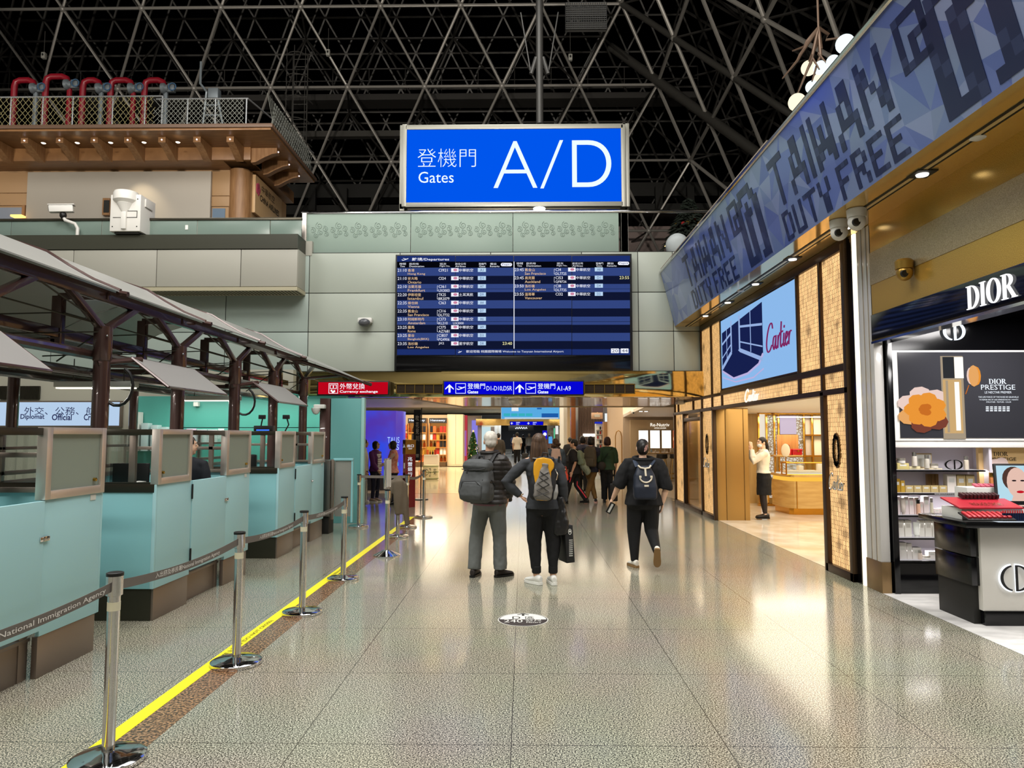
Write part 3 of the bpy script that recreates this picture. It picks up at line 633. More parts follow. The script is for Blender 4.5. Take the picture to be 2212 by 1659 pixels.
mb = MB(); mb.tube((CX, 13.6, ZB), tip, .035, 8); mb.tube((CX, 13.8, 2.8), tip + V((-.45, -.2, .18)), .03, 8); mb.build('edge_beam', m_br, cn)
for i, y in enumerate((4.05, 7.37, 10.7)):
    a, b, c, d = V((-4.1, y, 2.507)), V((-4.1, y + 1.42, 2.507)), V((-3.7, y + 1.46, 2.2)), V((-3.7, y, 2.2))
    p = MB().slab(a, b, c, d, (.008, 0, .01)).build('awning_panel', mat('awning_sheet', '#8a8785', .35), cn)
    mb = MB()
    for q, r in ((a, b), (b, c), (c, d), (d, a)): mb.tube(q, r, .016, 6)
    mb.build('awning_frame', m_br, p)
    mb = MB(); mb.tube((CX, y - .3, 2.42), (-4.05, y + .1, 2.5), .03, 8); mb.build('awning_arm', m_br, cn); MB().tube((-4.8, y + .7, 2.5), (-4.1, y + .7, 2.48), .03, 8).build('awning_arm', m_br, cn); MB().path([(-4.14 + .14 * cos(a), y - .14 - .06 * (1 - cos(a)) / 2, 2.2 + .2 * sin(a)) for a in [PI * .35 - PI * 1.6 * q / 14 for q in range(15)]], .016, 8).build('cable', m_plastic, cn)
mb = MB()
for dx, z in ((0, 2.52), (-.45, 2.40), (-1.2, 2.38), (-1.5, 2.5)): mb.tube((CX - .12 + dx, 4.2, z), (CX - .12 + dx, 13.8, z), .05, 10)
mb.build('service_pipe', m_br, cn)
for y, lab in ((5.35, 'white tube light under the canopy near the lit counter sign'), (8.3, 'white tube light under the canopy behind the second brown column'), (11.4, 'white tube light under the canopy above the farthest booth')):
    t = thing('tube_light', (-5.0, y, 2.28), lab, 'light'); MB().box((-5.5, y - .06, 2.26), (-4.55, y + .06, 2.33), .01).build('housing', m_white, t); MB().box((-5.48, y - .045, 2.245), (-4.57, y + .045, 2.26)).build('tube', glow('tube_glow', '#fff6e2', 1.6), t)
    mb = MB(); mb.tube((-5.3, y, 2.33), (-5.3, y, 2.6), .006, 5); mb.tube((-4.7, y, 2.33), (-4.7, y, 2.6), .006, 5); mb.build('hanger', m_rail, t)
a = at(40, 848, 12); t = thing('air_vent', (a.x, 14.86, a.z), 'dark slotted air vent above the lit counter sign', 'vent')
a = at(0, 862, 14.87); b = at(86, 834, 14.87); MB().box((a.x, 14.86, a.z), (b.x, 14.9, b.z)).build('backing', m_dark, t); mb = MB()
for k in range(30): x = a.x + (b.x - a.x) * k / 29; mb.box((x, 14.84, a.z), (x + .012, 14.86, b.z))
mb.build('slat', m_rail, t)
# ---------------------------------------------------------------- barrier posts
m_belt = mat('grey_belt', '#6f6862', .7); m_belt_t = mat('belt_letters', '#e6e2dc', .6)
def stanchion(x, y, label, cone=False, h=.975, group='belt barrier posts'):
    t = thing('barrier_post', (x, y, 0), label, 'barrier post', group)
    if cone: pr = [(0, 0), (.19, 0), (.19, .012), (.15, .03), (.06, .075), (.032, .085)]
    else: pr = [(0, 0), (.182, 0), (.186, .008), (.184, .026), (.165, .036), (.1, .042), (.05, .052), (.032, .056)]
    MB().lathe(pr, (x, y, 0), 40).build('base', m_chrome, t)
    MB().tube((x, y, .04), (x, y, h - .11), .0315, 20).build('pole', m_chrome, t)
    hd = MB().lathe([(.0315, h - .125), (.041, h - .12), (.041, h - .018), (0, h - .018)], (x, y, 0), 24).build('head', m_chrome, t)
    MB().lathe([(.043, h - .02), (.043, h - .004), (.034, h), (0, h)], (x, y, 0), 24).build('cap', m_plastic, hd)
    MB().lathe([(.0322, h - .2), (.0326, h - .2), (.0326, h - .155), (.0322, h - .155)], (x, y, 0), 20).build('sticker', mat('pale_sticker', '#d8d2b8', .6), t)
    return t
def belt(t, p, q, sag, s=None, z=.9, w=.05, flip=False):
    p, q = V(p), V(q); p.z = q.z = z; d = (q - p); L = d.length; dn = d.normalized(); side = V((dn.y, -dn.x, 0))
    if side.x < 0 and not flip: side = -side
    pts = [p + d * k / 12 + V((0, 0, -sag * 4 * (k / 12) * (1 - k / 12))) for k in range(13)]
    b = MB().strip(pts, (0, 0, w), side * .0015).build('belt', m_belt, t)
    if s:
        o = p if side.cross(V((0, 0, 1))).dot(dn) < 0 else q
        dd = (q - p) if o is p else (p - q)
        f0, f1, txt = s
        def fn(a, c):
            k = f0 + (f1 - f0) * a
            return o + dd * k + V((0, 0, -sag * 4 * k * (1 - k) - w * .36 + w * .74 * c)) + side * .0045
        text(txt, m_belt_t, b, (0, 0, 0), (1, 0, 0), (0, 0, 1), 1, 1, fn=fn, bold=.006, res=2)
NIA = '入出國及移民署National Immigration Agency'
SP = [(-2.19, 2.2), (-2.17, 3.82), (-2.14, 5.416), (-2.115, 6.925), (-2.125, 8.524)]
SL = ['chrome belt post outside the picture, start of the nearest belt', 'nearest chrome belt post, its base cut off by the picture edge', 'second chrome belt post from the camera, on the yellow tape', 'third chrome belt post from the camera, before the farthest booth', 'fourth chrome belt post, where the run of belts ends']
posts = [stanchion(x, y, l) for (x, y), l in zip(SP, SL)]
for i in range(4):
    x, y = SP[i]; x2, y2 = SP[i + 1]
    belt(posts[i + 1], (x, y + .04, 0), (x2, y2 - .04, 0), .035, (.2, .97, NIA) if i == 0 else (.24, .8, NIA))
s5 = stanchion(-1.93, 10.214, 'chrome post with cone base holding an upright sign frame', True, .93, None)
MB().box((-1.95, 10.2, .93), (-1.91, 10.24, .97)).build('clamp', m_steel, s5); MB().box((-1.955, 10.03, .95), (-1.92, 10.40, 1.37), .004).build('sign_frame', m_chrome, s5); MB().box((-1.918, 10.05, .97), (-1.912, 10.38, 1.35)).build('sign_card', m_offw, s5)
s6 = stanchion(-2.1, 12.05, 'chrome belt post with a brown coat hung over it')
s7 = stanchion(-3.06, 13.35, 'chrome belt post beside the teal partition'); s8 = stanchion(-2.15, 13.3, 'chrome belt post before the red bank pillar'); s9 = stanchion(-2.06, 14.9, 'chrome belt post farthest back, right of the red bank pillar')
belt(s7, (-3.06, 13.35, 0), (-2.15, 13.3, 0), .004, (.05, .78, 'National Immigration Agency'), .93); belt(s9, (-2.15, 13.3, 0), (-2.06, 14.9, 0), .06, None, .92)
# coat over the post
x, y = -2.1, 12.05
mb = MB()
for dx, dy, zt, zb, w in ((-.09, -.05, .98, .55, .07), (.02, -.1, 1.0, .38, .09), (.10, -.04, .96, .2, .075), (.02, .06, .97, .5, .08)):
    mb.path([(x, y, zt), (x + dx, y + dy, zt - .08), (x + dx * 1.3, y + dy * 1.2, (zt + zb) / 2), (x + dx * 1.7, y + dy * 1.1, zb)], [(.05, .04), (w, .05), (w, .045), (w * .8, .03)], 12)
o = fused(mb, 'hanging_coat', mat('brown_cloth', '#5d5244', .9, bump=(25, .3)), None, .014, 3, lambda c, n: .008 * noise.noise(V((c.x * 18, c.y * 18, c.z * 5))))
o.location = (0, 0, 0); tag(o, 'brown coat hung over a chrome belt post', 'coat')
# floor tape and sticker
t = tag(MB().box((-2.366, -3, .0005), (-2.27, 15.0, .0026)).build('floor_tape', mat('yellow_tape', '#f2e51e', .35)), 'yellow floor tape running along under the belt posts', 'tape')
m_blk = mat('black_print', '#16140f', .6)
for y, ln in ((5.6, 1.05), (8.75, .6)):
    text('禁止跨越 (DO NOT CROSS)', m_blk, t, (-2.285, y + 1.15 if False else y, .003), (0, 1, 0), (-1, 0, 0), ln, .05, off=.0008)
sx, sy, sr = -.002, 6.725, .232
t = thing('floor_sticker', (sx, sy, 0), 'round black and white floor sticker giving the walk to gate D', 'sticker')
def disc(r0, z0, z1, half=None):
    pts = [(r0 * cos(k * PI / 24), r0 * sin(k * PI / 24)) for k in (range(48) if half is None else (range(0, 25) if half > 0 else range(24, 49)))]
    return MB().prism(pts, (0, 0, z1 - z0), (sx, sy, z0), (1, 0, 0), (0, 1, 0))
disc(sr, .0005, .002).build('rim', m_offw, t); disc(sr * .97, .002, .0026).build('ring', m_blk, t); disc(sr * .93, .0026, .0032, 1).build('upper_half', m_offw, t); disc(sr * .965, .0026, .003, -1).build('lower_half', mat('sticker_brown', '#332c2c', .5), t)
text('D', m_blk, t, (sx - .1, sy + .01, .0035), (1, 0, 0), (0, 1, 0), .075, .09, off=.0006); text('區', m_blk, t, (sx + .02, sy + .01, .0035), (1, 0, 0), (0, 1, 0), .085, .09, off=.0006)
text('240', m_offw, t, (sx - .175, sy - .11, .0035), (1, 0, 0), (0, 1, 0), .17, .1, off=.0006); text('公尺', m_offw, t, (sx + .02, sy - .075, .0035), (1, 0, 0), (0, 1, 0), .15, .07, off=.0006); text('Meters', m_offw, t, (sx + .03, sy - .125, .0035), (1, 0, 0), (0, 1, 0), .13, .04, off=.0006)
MB().add([(sx - .012, sy + .13, .004), (sx + .012, sy + .13, .004), (sx + .012, sy + .19, .004), (sx - .012, sy + .19, .004), (sx, sy + .225, .004), (sx - .055, sy + .175, .004), (sx - .055, sy + .155, .004), (sx, sy + .2, .004), (sx + .055, sy + .155, .004), (sx + .055, sy + .175, .004)], [(0, 1, 2, 3), (4, 5, 6, 7), (4, 7, 8, 9)]).build('arrow', m_blk, t, 0)
# partition, steel cabinet gate and trolley at the end of the lane
m_pt = mat('partition_teal', '#5f9a98', .4)
t = thing('partition', (-3.43, 13.95, 0), 'tall teal partition at the end of the lane under the red sign', 'partition')
MB().box((-3.76, 13.9, 0), (-3.16, 14.02, 2.42), .004).build('panel', m_pt, t); MB().box((-3.16, 13.88, 0), (-3.10, 14.03, 2.43), .004).build('edge_trim', mat('partition_edge', '#8fb9b4', .4), t)
MB().box((-3.98, 13.9, 0), (-3.78, 14.2, 2.42), .004).build('brown_post', m_br, t)
c0 = fl(708, 1138); t = thing('steel_gate', (-3.5, 12.75, 0), 'brushed steel gate cabinet with open glass leaf beside the farthest booth', 'gate')
MB().box((-3.62, 12.35, .3), (-3.33, 12.75, 1.27), .01).build('cabinet', mat('gate_steel', '#7d7b78', .25, .9), t); MB().box((-3.6, 12.4, 0), (-3.36, 12.72, .3), .005).build('plinth', m_dark, t); MB().box((-3.32, 12.36, .25), (-3.28, 12.42, 1.28), .004).build('leaf_post', m_steel_d, t)
MB().box((-3.26, 12.4, .3), (-2.98, 12.43, 1.26), .004).build('glass_leaf', mat('smoky_pane', '#a09a92', .1, trans=.3, alpha=.8), t); MB().box((-3.29, 12.38, 1.26), (-2.95, 12.44, 1.30), .004).build('leaf_rail', m_teal_d, t); MB().box((-2.98, 12.39, .2), (-2.95, 12.44, 1.3)).build('leaf_rail', m_teal_d, t)
mb = MB(); mb.lathe([(.0, -.02), (.06, -.02), (.07, -.01), (.07, .01), (.06, .02), (0, .02)], (-3.08, 12.3, .072), 18, 'x'); w = mb.build('caster_wheel', m_plastic, t); MB().path([(-3.08, 12.3, .075), (-3.04, 12.3, .17), (-3.06, 12.34, .3)], .012, 7).build('caster_fork', m_steel_d, t)
t = thing('dome_camera', at(690, 885, 13.9), 'white dome camera on the brown post at the end of the counters', 'camera'); p = at(690, 885, 13.85)
MB().box((p.x - .1, 13.78, p.z + .02), (p.x + .12, 13.9, p.z + .1), .02).build('bracket', m_offw, t); MB().lathe([(0, -.1), (.05, -.08), (.08, -.02), (.085, .03), (0, .04)], (p.x - .05, 13.78, p.z), 18).build('dome', m_offw, t)
# ---------------------------------------------------------------- lounge pavilion on the upper floor
m_lw = mat('lounge_wood', '#8f6a46', .45, var=(2.5, '#7d5836', (8, 8, 1))); m_ls = mat('lounge_soffit', '#8c653f', .4, var=(3, '#7a5532', (1, 7, 1))); m_pan = mat('lounge_white_panel', '#a29a8e', .6); m_lp = mat('lounge_panel', '#9c7b56', .5)
LX = at(585, 272, 15.6).x; LW = 17.2; lcx = at(540, 400, LW).x
lg = thing('lounge_pavilion', ((-13 + lcx) / 2, LW, 5.70), 'wood-clad airline lounge with deep bracketed eaves on the upper floor', 'lounge')
mb = MB(); mb.box((-15, 15.6, 8.6), (LX, 19.0, 8.66)); mb.build('eave_soffit', m_ls, lg)
mb = MB(); mb.box((-15, 15.55, 8.645), (LX + .05, 19.05, 8.73), .01); mb.build('roof_edge', mat('roof_edge_brown', '#5b4434', .5), lg)
mb = MB(); mb.path([(-15, 16.75, 8.6), (-15, 16.7, 8.2)], .001, 4) if 0 else None
mb.box((-15, 16.55, 8.28), (lcx + .25, 17.3, 8.6), .02); mb.box((lcx - .45, 16.6, 8.28), (lcx + .25, 19.8, 8.6), .02); mb.build('eave_beam', m_ls, lg)
def bracket(o, d, s):
    mb = MB(); d = V(d); pr = [(0, 0), (0, -.36), (.12, -.34), (.3, -.24), (.5, -.15), (.62, -.13), (.62, 0)]
    w = d.cross(V((0, 0, 1))) * .17
    mb.prism(pr, w, V(o) - w / 2, d, (0, 0, 1)); b = mb.build('bracket', m_lw, lg)
    e = V(o) + d * .625 + V((0, 0, -.07)); MB().ell(e, (.018, .018, .018), 8, 6).build('led_spot', glow('led_white', '#ffe9ea', 3.0), b)
for u in (23, 92, 165, 237, 307, 378, 451, 520):
    p = at(u, 305, 16.55); bracket((p.x, 16.56, 8.595), (0, -1, 0), 0)
for y in (16.7, 17.5, 18.3): bracket((lcx + .24, y, 8.595), (1, 0, 0), 1)
for u in (95, 168, 240, 312, 385):
    p = at(u, 287, 15.95); k = MB().lathe([(0, -.012), (.035, -.012), (.05, 0), (0, 0.002)], (p.x, p.y, 8.468), 14).build('downlight', glow('downlight_white', '#fff4dc', 4.0), lg)
mb = MB(); mb.box((-15, LW, 5.70), (lcx - .3, LW + .2, 8.28)); mb.build('wall', m_lp, lg)
a = at(67, 352, LW); b = at(457, 472, LW); mb = MB(); mb.box((a.x, LW - .1, 5.70), (b.x, LW, 8.22), .01); mb.build('white_panel', m_pan, lg)
mb = MB(); mb.box((b.x, LW - .03, 7.62), (b.x + .46, LW, 8.22), .006); mb.box((b.x, LW - .03, 7.35), (b.x + .46, LW, 7.6), .006); mb.build('cladding', m_lp, lg); mb = MB(); mb.box((-15, LW - .03, 7.72), (a.x, LW, 8.22), .006); mb.box((-15, LW - .03, 7.4), (a.x, LW, 7.7), .006); mb.build('cladding', m_lp, lg)
mb = MB(); mb.box((b.x + .02, LW - .02, 5.7), (b.x + .34, LW, 7.3)); mb.build('window', mat('lounge_glass', '#7d90a4', .1, .3), lg); mb = MB(); mb.box((-15, LW - .02, 6.75), (a.x - .15, LW, 7.35)); mb.build('window', mat('lounge_glass2', '#8d93a0', .12, .3), lg)
mb = MB(); mb.box((-15, LW - .05, 6.66), (a.x - .05, LW - .02, 6.74)); mb.box((a.x - .14, LW - .05, 6.6), (a.x - .06, LW - .02, 7.4)); mb.build('window_frame', m_lw, lg)
MB().tube((lcx - .27, LW + .12, 5.70), (lcx - .27, LW + .12, 8.28), .27, 28).build('corner_column', m_lw, lg)
mb = MB(); mb.box((lcx - .3, LW + .1, 5.70), (lcx, 19.9, 8.28)); mb.build('side_wall', m_lp, lg)
mb = MB(); mb.box((lcx, 17.35, 7.25), (lcx + .08, 19.3, 8.22), .01); sb = mb.build('sign_board', mat('sign_board_wood', '#b8966c', .45), lg)
mb = MB()
for y in (17.5, 18.45, 19.5): mb.box((lcx, y, 5.70), (lcx + .06, y + .08, 7.05))
mb.build('window_frame', m_lw, lg); mb = MB(); mb.box((lcx, 18.5, 5.7), (lcx + .02, 19.5, 7.0)); mb.build('window', mat('lounge_glass', '#7d90a4', .1, .3), lg)
text('中華航空', m_dark, sb, (lcx + .085, 17.75, 7.9), (0, 1, 0), (0, 0, 1), .95, .2); text('CHINA AIRLINES', m_dark, sb, (lcx + .085, 17.66, 7.66), (0, 1, 0), (0, 0, 1), 1.4, .16, bold=.02)
mb = MB()
for k in range(5): mb.ell((lcx + .09, 17.52 + .075 * cos(k * 1.257), 7.9 + .085 * sin(k * 1.257)), (.012, .075, .085), 10, 6)
mb.build('emblem', mat('emblem_pink', '#c4506a', .5), sb)
mb = MB(); p = at(615, 400, 20.6); q = at(668, 472, 20.6); mb.box((p.x, 20.6, 5.70), (q.x + .4, 20.8, 8.05)); struct('wall_lounge_back', mb, m_white, 0)
t = thing('steel_duct', at(655, 440, 21), 'curved steel duct wrapped in net behind the lounge corner', 'duct')
mb = MB(); mb.path([(-9.2, 19.9, 8.3), (-7.5, 20.2, 7.9), (-6.1, 20.2, 7.1), (-5.4, 20.2, 6.1)], .35, 14); mb.build('duct', mat('duct_metal', '#5e5b57', .35, .7), t)
# lamp inside lounge
a = at(40, 470, 17.0); t = thing('lounge_lamp', a, 'warm glowing ceiling lamp inside the lounge window', 'lamp'); MB().box(a + V((-.14, -.1, 0)), a + V((.14, .06, .05)), .01).build('shade', glow('lamp_warm', '#ffc566', 2.5), t)
a = at(229, 445, LW - .15); t = thing('wall_cabinet', a, 'small brown framed box on the white lounge panel', 'box'); p = at(221, 465, LW - .2); q = at(238, 428, LW - .2); MB().box((p.x, LW - .22, p.z), (q.x, LW - .1, q.z), .01).build('case', m_lw, t); MB().box((p.x + .04, LW - .23, p.z + .06), (q.x, LW - .22, q.z - .06)).build('opening', m_dark, t)
# roof top of the lounge: net fence, fire pipes, step frame
RZ = 8.73
t = thing('net_fence', (-9, 15.8, RZ), 'knotted rope net fence along the lounge roof edge', 'fence'); zt = 9.5
mb = MB(); mb.tube((-14, 15.8, zt), (at(352, 208, 15.8).x, 15.8, zt), .022, 8); mb.tube((at(338, 214, 15.8).x, 15.8, 9.43), (at(535, 212, 15.8).x, 15.8, 9.43), .02, 8); mb.tube((at(535, 212, 15.8).x, 15.8, 9.43), (-5.75, 19.0, 9.43), .02, 8); mb.build('rail', mat('galvanised', '#8d8f90', .4, .7), t)
for u in (23, 92, 157, 243, 313, 350, 405, 465, 532): p = at(u, 240, 15.8); MB().tube((p.x, 15.8, RZ), (p.x, 15.8, zt if u < 352 else 9.43), .018, 7).build('post', mat('galvanised', '#8d8f90', .4, .7), t)
for nm, x0, x1, sp, amp, zz, mm in (('rope_net', -13.5, at(345, 0, 15.8).x, .13, .05, zt, mat('yellow_rope', '#7d7550', .9)), ('wire_net', at(340, 0, 15.8).x, at(535, 0, 15.8).x, .105, .012, 9.43, mat('pale_wire', '#74766f', .6))):
    mb = MB(); k = x0
    while k < x1 + .6:
        for sgn in (-1, 1):
            pts = []
            for s in range(7):
                z = RZ + (zz - RZ) * s / 6; xx = k + sgn * (s / 6 - .5) * .62
                pts.append((xx + amp * noise.noise(V((k * 7, s * 1.3, sgn))), 15.79 + amp * .4 * noise.noise(V((k * 5, s, 4))), z + amp * .6 * noise.noise(V((k * 3, s * 2, 9)))))
            pts = [q for q in pts if x0 <= q[0] <= x1]
            if len(pts) > 1: mb.path(pts, .0062, 4)
        k += sp
    if nm == 'wire_net':
        mb.build(nm, mm, t); mb = MB()
        k = 15.8
        while k < 18.9:
            for sgn in (-1, 1): mb.path([(-5.78, max(15.8, k - sgn * .25), RZ), (-5.78, k + sgn * .25, 9.43)], .006, 4)
            k += .13
    mb.build(nm, mm, t)
m_red = mat('fire_red', '#6e0d1a', .35); m_val = mat('valve_grey', '#666d71', .4, .4)
for i, (u0, u1, lab) in enumerate(((32, 75, 'red fire pipe bend at the left end of the lounge roof'), (100, 147, 'tall red fire pipe bend, second from the left end'), (180, 216, 'red fire pipe bend in the middle of the row'), (240, 285, 'red fire pipe bend, second from the step frame'), (313, 355, 'red fire pipe bend nearest the step frame'))):
    a = at(u0, 172 if i != 1 else 164, 17.0); b = at(u1, 172, 17.0); zt2 = a.z - .02
    t = thing('fire_pipe', (a.x, 17, RZ), lab, 'pipe', 'red fire pipes on the lounge roof')
    MB().path([(a.x, 17, RZ), (a.x, 17, zt2 - .16), (a.x + .03, 17, zt2 - .05), (a.x + .14, 17, zt2), (b.x - .14, 17, zt2), (b.x - .03, 17, zt2 - .05), (b.x, 17, zt2 - .16)], .075, 12).build('pipe', m_red, t)
    f = MB().lathe([(0, -.05), (.13, -.05), (.13, .02), (.09, .05), (.09, .12), (0, .12)], (b.x + .03, 16.95, zt2 - .24), 16, 'x').build('flange', m_val, t)
    MB().path([(b.x + .28 + .09 * cos(q * PI / 8), 16.85, zt2 - .24 + .09 * sin(q * PI / 8)) for q in range(16)], .014, 6, closed=True).build('hand_wheel', mat('wheel_blue', '#2c4a66', .5), t)
    MB().box((b.x + .12, 16.9, zt2 - .34), (b.x + .3, 17.02, zt2 - .12), .03).build('valve', m_val, t)
    MB().tube((b.x + .05, 17, RZ), (b.x + .05, 17, zt2 - .2), .06, 10).build('riser', m_red if i % 2 else m_val, t)
t = thing('pipe_header', (-10, 17.3, RZ), 'long grey pipe lying behind the net fence', 'pipe'); MB().tube((-14, 17.3, RZ + .25), (-7.2, 17.3, RZ + .25), .1, 12).build('pipe', m_val, t); MB().box((-10, 17.2, RZ), (-9.9, 17.4, RZ + .2)).build('saddle', m_val, t)
p = at(455, 262, 16.6); t = thing('step_frame', (p.x, 16.6, RZ), 'grey steel A-frame ladder at the corner of the lounge roof', 'ladder')
for s in (-1, 1): MB().path([(p.x + s * .32, 16.6 + .2, RZ), (p.x + s * .12, 16.6, 10.0)], .03, 8).build('rail', m_val, t)
mb = MB()
for k in range(5): w = .3 - .045 * k; mb.box((p.x - w, 16.66, RZ + .2 + k * .25), (p.x + w, 16.78, RZ + .23 + k * .25))
mb.build('rung', m_val, t); MB().path([(p.x - .12, 16.6, 10.0), (p.x - .28, 16.6, 10.2), (p.x - .28, 16.6, 10.75)], .03, 8).build('mast', m_val, t); MB().box((p.x - .05, 16.5, 9.8), (p.x + .2, 16.7, 10.05), .02).build('head_box', m_val, t)
# equipment on the bulkhead
a = at(236, 503, 14.75); b = at(305, 420, 14.75); bz = 5.985
t = thing('loudspeaker', ((a.x + b.x) / 2, 15.0, bz), 'white boxy loudspeaker on the bulkhead before the lounge', 'loudspeaker')
m_wp = mat('warm_white_plastic', '#d9d6d0', .4)
MB().box((a.x, 14.75, bz + .04), (b.x, 15.35, b.z), .015).build('case', m_wp, t); MB().box((a.x + .08, 14.8, bz), (b.x - .05, 15.3, bz + .05)).build('foot', m_dark, t)
cx, zt = (a.x + b.x) / 2 - .02, b.z; mb = MB(); mb.lathe([(0, -.18), (.13, -.2), (.25, -.1), (.25, .05), (.23, .09), (0, .1)], (cx, 14.8, zt - .03), 24); mb.lathe([(.05, -.46), (.06, -.4), (.17, -.2), (.1, -.15)], (cx, 14.78, zt + .0), 20); mb.build('horn', m_wp, t)
MB().box((cx - .05, 14.7, bz + .08), (cx + .06, 14.76, zt - .38), .02).build('rib', m_wp, t); mb = MB()
for x in (a.x + .06, b.x - .07):
    for z in (bz + .14, zt - .1): mb.ell((x, 14.748, z), (.014, .006, .014), 8, 6)
mb.build('screw', m_dark, t); mb = MB(); mb.box((cx - .24, 14.742, bz + .33), (cx - .05, 14.75, bz + .34)); mb.box((cx + .06, 14.742, bz + .33), (cx + .28, 14.75, bz + .34)); mb.box((cx + .06, 14.742, bz + .47), (cx + .28, 14.75, bz + .48)); mb.box((cx + .27, 14.742, bz + .33), (cx + .28, 14.75, bz + .48)); mb.build('seam', m_dark, t)
MB().box((b.x, 14.9, b.z - .22), (b.x + .03, 15.2, b.z - .05), .01).build('side_plate', m_wp, t)
def bullet_cam(p, label, d=(-.9, -.35, -.12)):
    t = thing('security_camera', p, label, 'camera'); p = V(p); d = V(d).normalized()
    MB().path([(p.x, p.y, p.z), (p.x, p.y, p.z + .18), (p.x - .06, p.y, p.z + .28), (p.x - .28, p.y, p.z + .36), (p.x - .33, p.y, p.z + .45)], .035, 10).build('arm', m_wp, t)
    c = V((p.x - .36, p.y - .02, p.z + .6)); R = d.to_track_quat('Y', 'Z').to_matrix()
    b = MB().obox(c, (.15, .46, .15), R, .02).build('housing', m_wp, t); MB().obox(c + V((0, 0, .085)), (.17, .5, .02), R, .005).build('sunshield', m_wp, b); MB().obox(c + d * .232, (.12, .01, .11), R).build('lens', m_plastic, b); MB().ell((p.x - .33, p.y, p.z + .47), (.07, .07, .08)).build('joint', m_plastic, t)
bullet_cam((at(164, 505, 14.95).x, 15.0, 5.985), 'white bullet camera on a bent arm above the bulkhead')
p = at(790, 697, 15.42); t = thing('wall_camera', (p.x, 15.42, p.z - .1), 'white dome camera on the back wall left of the departure board', 'camera')
MB().box((p.x - .16, 15.3, p.z - .02), (p.x + .16, 15.45, p.z + .1), .04).build('housing', m_wp, t); MB().ell((p.x, 15.28, p.z - .02), (.13, .1, .09)).build('dome', mat('smoky_dome', '#55565a', .15), t)
# ================================================================ centre: board, signs, glass, concourse beyond
EX, EZ = V((1, 0, 0)), V((0, 0, 1))
def pbox(u0, v0, u1, v1, Y, d, bev=0.0, mb=None, dy=0):
    """box whose front face covers that part of the frame at distance Y, d deep"""
    c = at((u0 + u1) / 2, (v0 + v1) / 2, Y); x0 = at(u0, (v0 + v1) / 2, Y).x; x1 = at(u1, (v0 + v1) / 2, Y).x; z1 = at((u0 + u1) / 2, v0, Y).z; z0 = at((u0 + u1) / 2, v1, Y).z
    return (mb or MB()).box((x0, Y + dy, max(z0, .0)), (x1, Y + dy + d, z1), bev)
def ptext(s, m, par, u0, u1, v0, v1, Y, **k):
    a = at((u0 + u1) / 2, v1, Y); x0 = at(u0, v1, Y).x; x1 = at(u1, v1, Y).x; z1 = at((u0 + u1) / 2, v0, Y).z
    return text(s, m, par, (x0, Y, a.z), EX, EZ, x1 - x0, z1 - a.z, **k)
def pbase(u, Y, z=0): return V((at(u, 900, Y).x, Y, z))
def poly(m, par, name, pts, Y, u0, v0, w, h, off=.004):
    """flat figure: unit-square points mapped to frame box"""
    mb = MB(); P = [at(u0 + x * w, v0 + y * h, Y) - V((0, off, 0)) for x, y in pts]
    mb.add(P, [tuple(range(len(P)))]); return mb.build(name, m, par, 0)
PLANE = [(.02, .62), (.12, .58), (.28, .68), (.52, .52), (.18, .32), (.28, .28), (.66, .42), (.86, .32), (.97, .33), (.96, .40), (.86, .48), (.30, .80), (.16, .80)]
ARROW = [(.5, 0), (1, .5), (1, .66), (.62, .34), (.62, 1), (.38, 1), (.38, .34), (0, .66), (0, .5)]
w_ = glow('letter_white', '#eef6ff', 1.15)
# ---- departure board
YB = 15.19
t = thing('departure_board', pbase(1109, 15.3, 3.05), 'large wall-mounted departures board of twelve blue flight screens', 'board')
pbox(853, 549, 1366, 801, 15.24, .2, .01).build('case', m_plastic, t); pbox(856, 769, 1362, 799, 15.22, .03, .004).build('lower_panel', m_black, t)
g_hi, g_lo, g_md, g_bk = glow('row_light', '#40579f', .62), glow('row_dark', '#141b3a', .7), glow('row_title', '#24397f', .7), glow('row_black', '#05060d', 1)
tx_w, tx_o, tx_y, tx_b = glow('board_white', '#f2f4ff', 1.0), glow('board_orange', '#f7d0a0', .95), glow('board_yellow', '#fdf7b8', 1.0), glow('gate_box', '#bcd9f5', .95)
UX = [857, 983.5, 1109.5, 1235.5, 1361.5]; VZ = [552, 624, 694.5, 767]
rows = [(552, 565, g_md), (565, 578.3, g_bk)] + [(578.3 + 17.6 * k, 578.3 + 17.6 * (k + 1), (g_hi, g_lo)[k % 2]) for k in range(10)] + [(754.3, 767, g_md)]
for i in range(4):
    for j in range(3):
        mb = MB(); ms = []
        for v0, v1, g in rows:
            a, b = max(v0, VZ[j] + .6), min(v1, VZ[j + 1] - .6)
            if b - a > .5:
                if g not in ms: ms.append(g)
                mb.m = ms.index(g); pbox(UX[i] + .7, a, UX[i + 1] - .7, b, 15.2, .03, 0, mb)
        mb.build('screen', tuple(ms), t, 0)
def bt(s, zx0, zx1, zy0, zy1, m, **k): return ptext(s, m, t, 840 + zx0 / 4.096, 840 + zx1 / 4.096, 540 + zy0 / 4.096, 540 + zy1 / 4.096, YB, name='lettering', res=2, **k)
bt('離境/Departures', 205, 533, 68, 100, tx_w, bold=.012); poly(tx_w, t, 'plane_icon', PLANE, YB, 867, 555, 16, 10)
mb = MB(); pbox(840 + 1104 / 4.096, 565, 840 + 1111 / 4.096, 753, YB, .004, 0, mb); mb.build('divider', tx_w, t)
